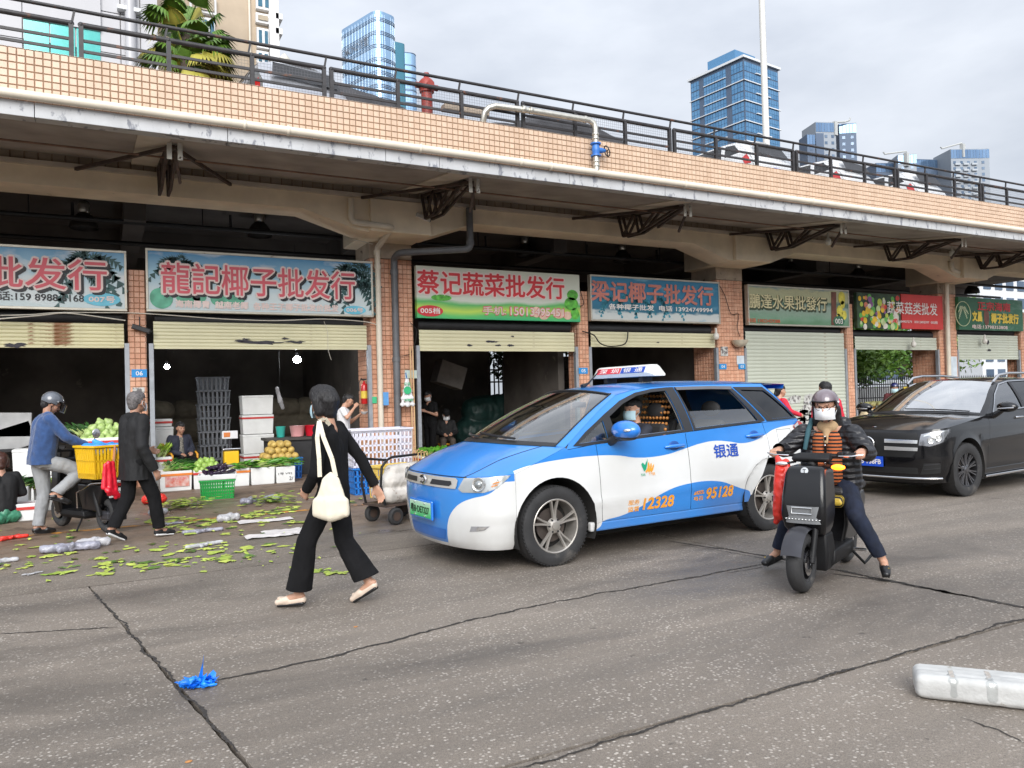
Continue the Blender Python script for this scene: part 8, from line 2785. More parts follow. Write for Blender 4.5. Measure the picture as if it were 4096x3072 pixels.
def greens(label, x0, x1, y0, y1, z, n, L_=.34, m=None, upright=.2, ang=0.0, seed=1, stalk=None, name='leafy_greens', w=.028):
 rnd = random.Random(seed)
 o = MB()
 sk = MB()
 for i in range(n):
  bx, by = rnd.uniform(x0, x1), rnd.uniform(y0, y1)
  a = ang + rnd.gauss(0,.35)
  d = V3((cos(a), sin(a), upright + rnd.uniform(-.08,.2))).normalized()
  s_ = V3((-sin(a), cos(a),0))
  l_ = L_ * rnd.uniform(.7,1.15)
  b = V3((bx, by, z + rnd.uniform(0,.07)))
  p1, p2, p3 = b + d * l_ * .45, b + d * l_ * .8 + V3((0,0,-.01)), b + d * l_ - V3((0,0,.05 * rnd.random()))
  ww = w * rnd.uniform(.7,1.4)
  c = rnd.uniform(-.02,.02)
  o.add([p1 - s_ * ww * .3, p1 + s_ * ww * .3, p2 + s_ * ww + V3((0,0, c)), p2 - s_ * ww - V3((0,0, c)), p3, p2 + V3((0,0,.012))], [(0,1,5),(1,2,5),(2,4,5),(4,3,5),(3,0,5)])
  sk.tube([b, p1], [.006,.004],4, False)
 t = thing(name, label, 'vegetables')
 tag(o.build('leaves', m or M_VEG, t), kind='stuff')
 tag(sk.build('stalks', stalk or M_STALK, t), kind='stuff')
 return t
M_VEG = mat('fresh_leaf',(.07,.24,.02),.45, var=.45, scale=14)
M_VEGL = mat('pale_leaf',(.30,.46,.05),.45, var=.35, scale=14)
M_VEGD = mat('dark_leaf',(.025,.09,.015),.45, var=.45, scale=14)
M_STALK = mat('pale_stalk',(.42,.52,.18),.5, var=.2, scale=20)
def heap(name, label, cat, pts, mesh, group, jig=.1, sc=(.9,1.15)):
 for i, p in enumerate(pts):
  o = inst(name, mesh, None, p,(RNG.uniform(-jig, jig) * 6, RNG.uniform(-jig, jig) * 6, RNG.uniform(0,6.28)), RNG.uniform(*sc))
  tag(o, label, cat, group)
BX = [(.86,1.40),(1.42,1.92),(1.94,2.40),(2.42,2.86),(2.88,3.24)]
BL = ['foam box of long greens with a printed notice, at the left of the stall row', 'foam box of round pale gourds beside the notice box', 'foam box of greens behind the green eggplant crate', 'foam box of spring onions, second from the right in the row', 'right-hand foam box of the row with handwriting on its side']
for i,((a, b), lab) in enumerate(zip(BX, BL)):
 o = foam_box(lab, a, b,15.06,15.58,0,.36 - .012 * i, M_TAPEO if i in (0,2) else M_TAPE if i == 1 else None)
 if i == 0:
  MB().box(-.18,.22,-.268,-.262,.08,.27).build('notice', mat('printed_notice',(.62,.52,.48),.6, c2=(.55,.12,.08), scale=14), o)
  lettering('lettering', '新鲜蔬菜',-.15,.20,.05, o, M_RED2,-.27, w=.33)
 if i == 4:
  lettering('lettering', '1号 V92',-.14,.16,.045, o, M_SBLK,-.262, w=.26)
  lettering('lettering', '2/',.06,.05,.07, o, M_SBLK,-.262)
greens('long leafy greens piled on the notice foam box',.92,1.30,15.12,15.5,.33,130,.34, M_VEG,.12,.3,1)
greens('cut greens piled in the foam box behind the eggplants',1.98,2.36,15.12,15.5,.32,110,.34, M_VEG,.10,-.3,2)
greens('spring onions fanned out on the foam boxes at the right of the row',2.44,3.0,15.1,15.5,.31,190,.46, M_VEG,.10,.15,3, w=.012)
greens('pale spring onion stems on the right-hand foam box',2.85,3.2,15.1,15.5,.31,120,.36, M_VEGL,.12,2.6,4, w=.012)
greens('dark leafy greens on the stall behind the notice box',.95,1.35,15.75,16.1,.36,70,.3, M_VEGD,.3,.8,5)
gourd = MB().lathe([(.0001,-.06),(.03,-.055),(.055,-.02),(.058,.01),(.04,.045),(.015,.062),(.008,.075),(.0001,.076)],14).mesh('gourd', mat('gourd_green',(.30,.46,.10),.4, var=.25, scale=14),180)
pts_ = []
for lay, nx, ny in ((0,5,5),(1,4,4),(2,3,2)):
 for i in range(nx):
  for j in range(ny):
   pts_.append((1.67 + (i - (nx - 1) / 2) * .098 + RNG.uniform(-.012,.012),15.30 + (j - (ny - 1) / 2) * .10 + RNG.uniform(-.012,.012),.345 + lay * .075))
heap('gourd', 'round pale green gourd heaped on the stall row', 'gourd', pts_, gourd, 'pale gourds on the stall row')
foam_box('foam box with red lid tape under the green celery at the stall',.75,1.15,16.2,16.6,.0,.55, M_TAPE, lid=True)
foam_box('tray of roots on the top tier beside the 06 pillar',.78,1.22,16.9,17.3,1.12,1.27, M_TAPE)
foam_box('stacked foam box below the root tray beside the 06 pillar',.76,1.24,16.9,17.35,.55,1.11, None, lid=True)
foam_box('lowest foam box of the stack beside the 06 pillar',.76,1.24,16.9,17.35,.0,.54, M_TAPE, lid=True)
greens('celery standing in a box beside the 06 pillar',.82,1.05,16.25,16.55,.54,50,.3, M_VEGL,1.2,.4,6)
gc = crate('green_crate', 'bright green slotted crate standing before the foam box row',(1.64,13.50,0), R(-8),(.54,.40,.31), mat('green_crate_plastic',(.012,.36,.06),.4, var=.06), rows=5, ncol=14, slot=.5, tpr=.92)
foam_box('shallow foam tray of eggplants on the green crate',1.34,1.94,13.26,13.74,.315,.40, None, rot=R(-8))
eg = MB().lathe([(.0001,-.11),(.022,-.10),(.034,-.05),(.030,.02),(.022,.08),(.012,.105),(.010,.13),(.0001,.131)],12).mesh('eggplant', mat('eggplant_purple',(.022,.010,.032),.22, var=.25, scale=10, coat=.5),180)
pts_ = [(1.64 + RNG.uniform(-.22,.22),13.5 + RNG.uniform(-.15,.15),.41 + RNG.random() * .03) for _ in range(16)] + [(1.64 + RNG.uniform(-.15,.15),13.5 + RNG.uniform(-.1,.1),.47 + RNG.random() * .05) for _ in range(14)]
for p in pts_:
 tag(inst('eggplant', eg, None, p,(RNG.uniform(1.2,1.9), RNG.uniform(-.3,.3), RNG.uniform(0,6.28)), RNG.uniform(.85,1.1)), 'dark purple eggplant heaped on the green crate', 'eggplant', 'eggplants on the green crate')
q = at_y(925,1800,16.2)
sc = thing('weighing_scale', 'electronic price scale with orange display behind the vegetables', 'scale',(q.x,16.2,.0))
MB().box(-.17,.17,-.15,.15,.62,.66).build('pan', M_CHROME, sc, bevel=.01)
MB().tube([(0,.12,.62),(0,.12,.86)],.03,8).build('pole', M_SCG, sc)
MB().box(-.15,.15,.06,.12,.84,1.0).build('display_head', M_WTEE, sc, bevel=.012)
MB().box(-.12,.0,.052,.059,.88,.97).build('display', mat('lcd_orange',(.62,.20,.06),.3), sc)
MB().box(-.14,.14,-.12,.12,.0,.61).build('stand', M_CRY, sc, bevel=.02)
q = at_y(1190,1720,16.8)
for lab, dx, z0, m_, r_ in (('red plastic basin on the counter inside the shop',.35,.80, M_REDP,.20),('pink bucket beside the red basin inside the shop',.0,.80, mat('pink_plastic',(.62,.30,.30),.4),.16),('small teal bowl inside the shop',-.35,.80, mat('teal_plastic',(.05,.45,.38),.4),.10)):
 o = thing('basin', lab, 'basin',(q.x + dx,16.8, z0))
 MB().lathe([(r_ * .75,0),(r_ * .8,.005),(r_,.22),(r_ * 1.06,.23),(r_ * .97,.22),(r_ * .76,.02)],24).build('bowl', m_, o,40)
ct = thing('counter', 'dark counter with basins inside the coconut shop', 'counter',(q.x,16.8,0))
MB().box(-.7,.75,-.3,.35,.74,.795).build('top', mat('counter_top',(.05,.045,.04),.6), ct)
MB().box(-.65,.70,-.25,.3,0,.739).build('carcass', M_CABIN, ct)
bc = crate('blue_crate', 'blue crate under the net bags of melons',(at_y(1140,1850,16.0).x,16.0,0),0,(.62,.45,.42), mat('blue_crate_plastic',(.02,.12,.42),.4, var=.08), rows=3, ncol=9)
mel = MB().ball((0,0,0),(.075,.075,.07),14,9).mesh('melon', mat('melon_skin',(.52,.36,.10),.55, var=.3, scale=12, bump=.2),180)
mx0 = at_y(1118,1790,16.0).x
pts_ = []
for lay, nx in ((0,5),(1,4),(2,3)):
 for i in range(nx):
  for j in range(3 if lay < 2 else 2):
   pts_.append((mx0 + (i - (nx - 1) / 2) * .135 + RNG.uniform(-.02,.02),16.0 + (j - 1) * .14 + RNG.uniform(-.02,.02),.46 + lay * .12))
heap('melon', 'yellow-brown melon in a net on the blue crate', 'melon', pts_, mel, 'melons on the blue crate')
M_GCR = mat('grey_crate_plastic',(.16,.17,.19),.5, var=.15)
for i in range(7):
 q = at_y(855,1750,18.5)
 crate('stacked_crate',('grey slotted crate in the tall stack inside the coconut shop, number %s from the floor' % ['one', 'two', 'three', 'four', 'five', 'six', 'seven'][i]),(q.x + RNG.uniform(-.02,.02),18.5,.02 + i * .305), RNG.uniform(-.04,.04),(.66,.48,.30), M_GCR, rows=2, ncol=7, group='tall stack of grey crates')
q = at_y(1030,1750,17.8)
for i in range(4):
 foam_box('closed foam box in the stack inside the coconut shop, %s from the floor' % ['first', 'second', 'third', 'topmost'][i], q.x - .33, q.x + .33,17.6,18.1, i * .43, i * .43 + .42, M_TAPE if i % 2 == 0 else None, lid=True, rot=RNG.uniform(-.05,.05))
for i,(px, py, n) in enumerate(((1140,1640,20.5),(1250,1650,20.5),(760,1660,21),(620,1680,20))):
 q = at_y(px, py, n)
 o = thing('produce_sack', 'bulging woven sack in the dark of the coconut shop, ' + ['left of the white bag', 'right of the white bag', 'behind the stallholder', 'nearest the 06 pillar'][i], 'sack',(q.x, n,0))
 blob('sack', [((-.3,0,.3),(.3,0,.3),.3,.3),((-.3,0,.9),(.3,0,.9),.32,.3),((-.2,0,1.4),(.2,0,1.4),.28,.26)], mat('woven_sack',(.10,.085,.06),.85, var=.3), o,.03,4,.03,4)
q = at_y(1120,1580,17.6)
hb = thing('hanging_bag', 'white plastic bag hanging in the dark of the coconut shop', 'bag',(q.x,17.6, q.z))
blob('film', [((-.06,0,.15),(.0,0,-.15),.04,.05),((.0,0,-.1),(.06,.02,-.3),.05,.04)], mat('thin_white_plastic',(.30,.30,.31),.5, var=.1), hb,.012,3,.02,12)
MB().tube([(0,0,.2),(0,0,2.4)],.003,4).build('string', M_BLK, hb)
M_BULB = mat('lit_bulb',(1,1,1),.3, emit=(.92,.96,1.0), estr=60)
for lab, px, py, n, r_ in (('bright white bulb hanging in the middle of the coconut shop',1188,1438,17.6,.085),('smaller lit bulb beside the 06 pillar in the coconut shop',667,1467,18.5,.055)):
 q = at_y(px, py, n)
 o = thing('light_bulb', lab, 'bulb', q)
 MB().ball((0,0,0),(r_, r_, r_ * .9),16,10).build('bulb', M_BULB, o,180)
 MB().tube([(0,0, r_),(0,0, r_ + .07)],.03,8).build('socket', M_TRIM, o)
 MB().tube([(0,0, r_ + .06),(0,0,5.1 - q.z)],.006,5).build('flex', M_BLK, o)
foam_box('long foam box of dark greens at the left edge',-1.55,-.98,13.2,13.75,.0,.42, None)
foam_box('low foam box lying before the left stall',-1.35,-.80,12.55,12.95,.0,.24, M_TAPE)
foam_box('foam box with red tape beside the blue jumper man',-.95,-.45,13.6,14.1,.0,.42, M_TAPE)
foam_box('tall white foam box behind the crouching person',-1.3,-.75,14.6,15.1,.45,.90, None, lid=True)
foam_box('lower foam box supporting the tall white one',-1.3,-.75,14.6,15.1,.0,.44, None, lid=True)
greens('dark leafy bunches on the foam box at the left edge',-1.5,-1.02,13.25,13.7,.38,150,.3, M_VEGD,.3,.2,11)
greens('bright lettuce at the corner of the left-edge foam box',-1.02,-.8,13.3,13.7,.36,50,.25, M_VEGL,.3,-.3,12)
for i,(px, py, lab) in enumerate(((40,1755, 'grey foam panel leaning at the left edge'),(25,1700, 'upper grey foam slab behind the leaning panel'))):
 q = at_y(px, py,15.6)
 o = MB().cbox((0,0,0),(.75,.10,.42), MR(R(-18 if i == 0 else 2),4, 'Y')).build('foam_sheet', mat('grimy_foam',(.33,.33,.33),.8, var=.15), None, bevel=.015, loc=(q.x,15.6, q.z))
 tag(o, lab, 'panel')
ps = thing('stall_table', 'low stall table behind the left foam boxes', 'table',(-1.2,15.6,0))
MB().box(-.8,.6,-.3,.3,.84,.88).build('top', M_CABIN, ps)
for a_, b_ in ((-.7,-.25),(.5,-.25),(-.7,.25),(.5,.25)):
 MB().box(a_ - .03, a_ + .03, b_ - .03, b_ + .03,0,.84).build('leg', M_CABIN, ps)
qx0, qx1 = at_y(330,1720,14.2).x, at_y(500,1720,14.2).x
foam_box('white foam tray of kohlrabi behind the delivery scooter', qx0 - .03, qx1 + .1,14.0,14.55,.86,1.05, M_TAPE)
foam_box('closed foam box under the kohlrabi tray', qx0, qx1 + .05,14.0,14.5,.42,.85, M_TAPE, lid=True)
foam_box('lowest foam box under the kohlrabi tray', qx0, qx1 + .05,14.0,14.5,.0,.41, None, lid=True)
cab = MB().lathe([(.0001,-.055),(.045,-.045),(.068,-.01),(.062,.025),(.035,.05),(.022,.075),(.012,.085),(.0001,.086)],12).mesh('kohlrabi', mat('kohlrabi_green',(.34,.46,.16),.45, var=.3, scale=16),180)
pts_ = []
cx = (qx0 + qx1) / 2 + .02
for lay, nx, ny in ((0,6,4),(1,5,3),(2,4,2),(3,2,1)):
 for i in range(nx):
  for j in range(ny):
   pts_.append((cx + (i - (nx - 1) / 2) * .115 + RNG.uniform(-.015,.015),14.26 + (j - (ny - 1) / 2) * .12,1.03 + lay * .085))
heap('kohlrabi', 'pale green kohlrabi heaped on the white tray behind the delivery scooter', 'kohlrabi', pts_, cab, 'kohlrabi on the white tray')
greens('long beans piled behind the kohlrabi', cx - .4, cx - .05,14.6,14.9,1.05,80,.4, M_VEGD,.5,2.2,13, w=.01)
q0, q1 = at_y(1402,1860,12.4).x, at_y(1645,1860,12.4).x
M_CRW = mat('white_crate_plastic',(.62,.62,.70),.4, var=.05)
crate('white_crate', 'large white slotted crate stacked on the blue crate by the broad pillar',((q0 + q1) / 2,12.6,.44),0,(q1 - q0,.62,.62), M_CRW, rows=5, ncol=15, slot=.62, tpr=.97)
crate('blue_crate', 'blue slotted crate under the large white crate',((q0 + q1) / 2 - .05,12.55,0),0,(q1 - q0 - .1,.62,.435), mat('blue_crate_plastic2',(.015,.16,.52),.4, var=.06), rows=4, ncol=14, slot=.55, tpr=.95)
for i in range(5):
 o = thing('wooden_board', 'pale wooden slat inside the white crate, %s from the left' % ['first', 'second', 'third', 'fourth', 'fifth'][i], 'board',((q0 + q1) / 2 - .25 + i * .14,12.55,.47), R(4 * i), 'boards in the white crate')
 MB().box(-.05,.05,-.01,.01,0,.42 - .03 * (i % 2)).build('board', mat('pale_wood',(.58,.30,.15),.6, var=.25, scale=5, stretch=(1,1,.2)), o)
hc = thing('hand_cart', 'rusty hand cart with curved handle in front of the crates', 'cart',(3.28,9.35,0), R(18))
for x_, y_ in ((-.22,-.24),(-.22,.24),(.26,-.24),(.26,.24)):
 w_ = bpy.data.objects.new('wheel', None)
 col.objects.link(w_)
 w_.parent = hc
 w_.location = (x_, y_,.105)
 MB().lathe([(.05,-.03),(.085,-.035),(.105,-.02),(.105,.02),(.085,.035),(.05,.03)],22, MR(pi / 2,4, 'X')).build('tyre', M_TYRE, w_,40)
 MB().lathe([(.055,-.036),(.055,.036)],14, MR(pi / 2,4, 'X')).build('hub', M_RUST, w_,40)
MB().box(-.36,.40,-.24,.24,.225,.25).build('platform', M_RUST, hc)
for y_ in (-.20,.20):
 MB().tube([(-.34, y_,.24),(-.40, y_,.50),(-.38, y_,.72),(-.30, y_,.80)],.016,8).build('handle_upright', M_SCM, hc,60)
MB().tube([(-.30,-.20,.80),(-.22,-.20,.83),(.30,-.20,.84)],.016,8).build('handle_bar', M_SCM, hc,60)
MB().tube([(-.30,.20,.80),(-.30,-.20,.80)],.016,8).build('handle_bar', M_SCM, hc,60)
sk = thing('woven_sack', 'dirty white woven sack lying on the hand cart', 'sack',(3.28,9.35,0), R(18))
blob('sack', [((-.22,-.12,.36),(.24,-.12,.36),.12,.13),((-.20,-.10,.52),(.26,-.10,.52),.12,.13),((-.14,-.08,.64),(.24,-.08,.64),.09,.10),((-.22,.05,.40),(.2,.05,.40),.12,.12)], mat('white_woven_sack',(.52,.49,.45),.7, var=.15, spot=(.30,.24,.20), spot_at=.6, spot_scale=8), sk,.014,5,.02,7)
crate('yellow_crate', 'yellow crate on the hand cart behind the sack', V3((3.40,9.72,.26)), R(18),(.62,.40,.42), mat('pale_yellow_crate',(.72,.52,.12),.45, var=.08), rows=3, ncol=10, tpr=.94)
rp = thing('rope', 'tan rope and green string tied to the cart handle', 'rope',(3.28,9.35,0), R(18))
for i in range(4):
 MB().tube([(.10 + .05 * i,-.20,.85),(.12 + .06 * i,-.22,.92 - .02 * i),(.18 + .05 * i,-.21,.86),(.16 + .05 * i,-.24,.70),(.14 + .03 * i,-.25,.50 + .03 * i)],.008,5).build('strand', mat('rope_tan',(.45,.30,.13),.8), rp)
q = at_y(1452,1570,16.4)
fx = thing('fire_extinguisher', 'red fire extinguisher hanging beside the broad pillar', 'extinguisher',(q.x,16.3, q.z - .25))
MB().lathe([(.065,0),(.075,.02),(.075,.38),(.06,.43),(.025,.46),(.025,.50)],18).build('cylinder', mat('extinguisher_red',(.52,.02,.02),.3, coat=.4), fx,40)
MB().lathe([(.0765,.12),(.0765,.28)],18, None, False).build('label_band', M_YEL, fx)
MB().tube([(0,0,.48),(-.06,0,.56),(-.12,-.02,.46),(-.12,-.02,.28)],.012,6).build('hose', M_TRIM, fx,60)
MB().box(-.07,.05,-.015,.015,.52,.55).build('lever', M_TRIM, fx)
q = at_y(1628,1565,15.72)
cb = thing('carrier_bag', 'white carrier bag with green print hung on the grey downpipe', 'bag',(q.x,15.70, q.z))
blob('bag_body', [((-.02,0,.26),(-.12,0,-.30),.02,.035),((.02,0,.26),(.12,0,-.30),.02,.035),((.0,0,.22),(.0,0,-.30),.03,.05),((-.06,0,.0),(.06,0,.0),.05,.05),((-.14,0,-.28),(.14,0,-.28),.035,.035),((-.1,0,-.15),(.1,0,-.15),.05,.05)], mat('white_bag_film',(.66,.66,.67),.45, var=.06), cb,.010,4,.012,9)
M_GPR = mat('green_print',(.03,.38,.16),.5)
disc_print(cb,-.02,.02,.085,.085, M_GPR,-.072, 'round_print',22)
lettering('lettering', '环保',-.02,.12,.07, cb, M_GPR,-.068, offset=.012, align='CENTER')
lettering('lettering', '购物袋',.0,-.22,.06, cb, M_GPR,-.075, offset=.012, align='CENTER')
MB().tube([(0,0,.26),(0,.05,.36),(.02,.12,.40)],.012,6).build('knot', M_VALVE, cb)
for i, px in enumerate((1640,1650)):
 a_, b_ = at_y(px,1385,15.82), at_y(px + 14,1850,15.6)
 o = MB().tube([(a_.x,15.82, a_.z),(b_.x,15.6,0.0)],.016,8).build('bamboo_pole', mat('bamboo',(.50,.33,.17),.5, var=.2, stretch=(1,1,.15)), None,60)
 tag(o, ['bamboo pole leaning on the broad pillar, left one', 'bamboo pole leaning on the broad pillar, right one'][i], 'pole')
for lab, px, py, w_, h_, m_ in (('small green sticker on the broad pillar',1500,1600,.10,.14, mat('green_sticker',(.05,.45,.22),.5)),('blue and white sticker on the white downpipe',1535,1595,.12,.28, mat('blue_sticker',(.10,.30,.62),.5)),('pale blue poster on the broad pillar',1645,1497,.28,.18, mat('pale_poster',(.45,.60,.66),.6, c2=(.62,.60,.35), scale=3)),
        ('white notice on the pillar above the 03 plate',2965,1440,.28,.24, mat('white_notice',(.55,.62,.68),.6)),('scraped white patch on the 04 pillar',2900,1405,.26,.26, M_TORN),('white notice on the 06 pillar',555,1560,.2,.1, M_TORN),
        ('blue and white notice on the far broad pillar',3818,1470,.36,.75, mat('blue_white_notice',(.55,.62,.68),.6))):
 x, z = zz(px, py,15.95)
 y_ = 15.80 if 'downpipe' in lab else 15.972
 o = MB().box(x - w_ / 2, x + w_ / 2, y_, y_ + .006, z - h_ / 2, z + h_ / 2).build('notice', m_, None)
 tag(o, lab, 'notice')
M_CAMW = mat('camera_bulb_white',(.62,.60,.56),.45)
for lab, px, py, n, m_ in (('white surveillance camera under the beam at the broad pillar',1690,868,14.9, M_CAMW),('small dark surveillance camera on the 06 pillar',562,1315,15.85, M_TRIM),('white light bulb above the fourth sign end',2865,1342,15.8, M_CAMW),
       ('white hanging light bulb before the red sign shutter',3655,1375,15.8, M_CAMW),('white hanging light bulb before the rusty shutter',3940,1362,15.8, M_CAMW),('round lamp under the canopy near the fourth truss',3315,962,13.4, M_PLATE),('round lamp under the canopy near the fifth truss',3812,1010,13.4, M_PLATE)):
 q = at_y(px, py, n)
 o = thing('camera_or_lamp', lab, 'camera', q)  # surveillance cameras, unlit light bulbs and round lamps are all made here
 if 'small' in lab or 'under the beam' in lab:
  MB().box(-.16,.16,-.05,.05,-.045,.045, MR(R(18),4, 'Y')).build('housing', m_, o, bevel=.012)
  MB().tube([(-.02,0,.04),(-.02,.02,.22)],.012,6).build('bracket', m_, o)
  MB().lathe([(.036,0),(.03,.02),(.0001,.022)],12, MT((.155,0,-.05)) @ MR(R(108),4, 'Y')).build('lens', M_TRIM, o)
 else:
  MB().lathe([(.0001,-.12),(.06,-.10),(.08,-.03),(.075,.03),(.03,.08),(.025,.2),(.0001,.21)],16).build('housing', m_, o,60)
M_CABLE = mat('black_cable',(.015,.015,.016),.6)
M_CABW = mat('white_cable',(.60,.57,.50),.6)
CB = [('white cable strung below the left signs', M_CABW,.010,15.84,((-40,1262),(120,1258),(230,1250),(400,1250),(540,1252),(700,1262),(900,1276),(1100,1282),(1300,1276),(1480,1290),(1520,1318)), 'cable'),
  ('second white conduit sagging under the leftmost sign', M_CABW,.012,15.8,((-40,1278),(150,1262),(260,1252),(400,1268),(500,1282)), 'cable'),
  ('looping black cable under the blue coconut sign', M_CABLE,.016,15.85,((2330,1325),(2375,1340),(2400,1372),(2440,1385),(2500,1375),(2512,1330),(2505,1322)), 'cable'),
  ('black wire trailing down the 04 pillar', M_CABLE,.009,15.93,((2872,1130),(2900,1180),(2925,1255),(2955,1255),(2950,1310),(2960,1345)), 'cable'),
  ('thin grey wire from the ceiling to the white downpipe', M_CABW,.008,15.6,((1400,957),(1440,962),(1490,975)), 'cable'),
  ('tangled dark wire on the 05 pillar', M_CABLE,.008,15.93,((2318,1150),(2330,1190),(2335,1215),(2320,1225)), 'cable'),
  ('thin cord hanging before the coconut shop shutter', M_CABW,.005,15.9,((1295,1285),(1310,1330),(1312,1395),(1325,1440)), 'cable'),
  ('grey service wire beside the bamboo poles', M_CABLE,.008,15.92,((1600,1425),(1640,1415),(1660,1370),(1665,1320),(1640,1290)), 'cable')]
for lab, m_, r_, n, pts_, cat in CB:
 P_ = [at_y(a, b, n) for a, b in pts_]
 S_ = []
 for i in range(len(P_) - 1):
  p0, p1, p2, p3 = P_[max(i - 1,0)], P_[i], P_[i + 1], P_[min(i + 2, len(P_) - 1)]
  for k_ in range(5):
   t = k_ / 5
   S_.append(.5 * ((2 * p1) + (p2 - p0) * t + (2 * p0 - 5 * p1 + 4 * p2 - p3) * t * t + (3 * p1 - p0 - 3 * p2 + p3) * t ** 3))
 S_.append(P_[-1])
 tag(MB().tube(S_, r_,6).build('cable', m_, None,60), lab, cat)
q = at_y(2960,1368,15.8)
o = thing('wall_basket', 'half-round pale basket fixed on the 04 pillar', 'basket', q)
MB().lathe([(.0001,-.15),(.12,-.12),(.20,-.04),(.24,.05),(.225,.05),(.18,-.03),(.0001,-.10)],18).build('bowl', mat('pale_husk',(.55,.50,.40),.8, var=.2), o,60)
q = at_y(1745,1810,15.6)
foam_box('foam tray of lettuce at the vegetable shop door', q.x - .40, q.x + .45,15.4,15.9,.0,.30, M_TAPE)
greens('heads of bright lettuce on the tray at the vegetable shop door', q.x - .32, q.x + .38,15.45,15.85,.28,170,.24, M_VEG,.7,1.2,21, w=.04)
for lab, px, py, n, m_ in (('red plastic sack hanging by the back fence',2115,1600,21.5, M_REDP),('blue plastic bag hanging by the back fence',2165,1570,21.5, mat('blue_bag_film',(.05,.28,.75),.35))):
 q = at_y(px, py, n)
 o = thing('hanging_bag', lab, 'bag', q)
 r_ = .28 if 'red' in lab else .2
 blob('film', [((0,0,.35),(0,0,-.1),.06, r_),((-.1,0,-.05),(.1,0,-.25), r_, r_ * .9)], m_, o,.02,4,.03,7)
q = at_y(1795,1500,19.5)
o = MB().cbox((0,0,0),(.78,.5,.62), MR(R(18),4, 'Y')).build('carton', mat('dusty_carton',(.20,.185,.17),.8, var=.15), None, bevel=.01, loc=q)
tag(o, 'tilted pale carton high in the dark of the vegetable shop', 'carton')
hp_ = thing('tarpaulin_heap', 'dark green tarpaulin heap inside the vegetable shop', 'tarpaulin',(10.4,20.8,0))
blob('tarpaulin', [((-.8,0,.5),(.9,0,.5),.5,.5),((-.6,0,1.1),(.6,0,1.2),.45,.45)], mat('green_tarp',(.012,.04,.035),.5, var=.3), hp_,.04,4,.06,3)
q = at_y(3530,1540,18.5)
tb_ = thing('fruit_table', 'fruit table inside the shop under the red sign', 'table',(q.x,18.5,0))
MB().box(-1.6,1.6,-.4,.4,.72,.78).build('top', mat('orange_wood',(.50,.22,.05),.5), tb_)
for a_ in (-1.4,0,1.4):
 MB().box(a_ - .04, a_ + .04,-.35,.35,0,.72).build('leg', M_CABIN, tb_)
pts_ = [(q.x + RNG.uniform(-1.3,1.3),18.5 + RNG.uniform(-.3,.3),.86 + RNG.random() * .08) for _ in range(46)]
heap('pear', 'pale yellow fruit on the table under the red sign', 'fruit', pts_, MB().ball((0,0,0),(.075,.075,.08),10,7).mesh('pear', mat('pale_fruit',(.52,.50,.22),.5, var=.2),180), 'fruit on the table under the red sign')
q = at_y(3500,1625,12.5)
sk = thing('produce_sack', 'pale sack of cabbages on the ground by the far pillar', 'sack',(q.x,12.5,0))
blob('sack', [((-.3,0,.4),(.2,0,.45),.4,.35),((-.2,0,.7),(.1,0,.75),.3,.22)], mat('pale_sack',(.55,.45,.28),.7, var=.2), sk,.03,4,.04,5)
greens('cabbage leaves spilling beside the pale sack', q.x + .2, q.x + 1.3,12.2,12.9,.75,90,.35, M_VEGL,.4,.2,31, w=.08)
bi = thing('bicycle', 'dark bicycle held by the woman in red', 'bicycle',(12.1,10.9,0), math.atan2(-.2,.93))
for x_ in (-.35,.68):
 w_ = bpy.data.objects.new('wheel', None)
 col.objects.link(w_)
 w_.parent = bi
 w_.location = (x_,0,.33)
 MB().tube([(.31 * cos(a),0,.31 * sin(a)) for a in [2 * pi * i / 32 for i in range(33)]],.02,8).build('tyre', M_TYRE, w_,60)
 for i in range(12):
  a = 2 * pi * i / 12
  MB().tube([(0,0,0),(.30 * cos(a),0,.30 * sin(a))],.0018,4).build('spoke', M_CHROME, w_)
for a_, b_ in (((-.35,0,.33),(.08,0,.30)),((.08,0,.30),(-.08,0,.82)),((-.08,0,.75),(.50,0,.78)),((.08,0,.30),(.52,0,.70)),((.50,0,.80),(.68,0,.33)),((-.35,0,.33),(-.06,0,.75))):
 MB().tube([a_, b_],.016,8).build('frame_tube', M_SCM, bi,60)
MB().tube([(.48,0,.78),(.46,0,.98)],.012,8).build('stem', M_SCM, bi)
MB().tube([(.36,-.29,1.02),(.46,-.12,1.0),(.46,.12,1.0),(.36,.29,1.02)],.012,8).build('handlebar', M_SCM, bi,60)
MB().ball((-.12,0,.86),(.13,.07,.035),12,8).build('saddle', M_SEATV, bi,180)
s3 = thing('electric_scooter', 'dark scooter under the blue-helmeted rider beyond the SUV', 'scooter',(18.15,13.0,0), math.atan2(-.7,-.7))
sc_wheel(s3,.72,.22,.11)
sc_wheel(s3,-.50,.22,.11)
loft_box([(.40,.55,.16,.30),(.38,.60,.20,.60),(.34,.50,.15,.95)], 'leg_shield', M_SCB, s3,.03)
loft_box([(-.25,.42,.14,.16),(-.25,.42,.15,.26)], 'footboard', M_SCM, s3,.01)
loft_box([(-.60,-.02,.12,.26),(-.72,.02,.14,.62),(-.72,.04,.13,.78)], 'body_shell', M_SCB, s3,.03)
handlebar(s3,.36,1.02,.34)
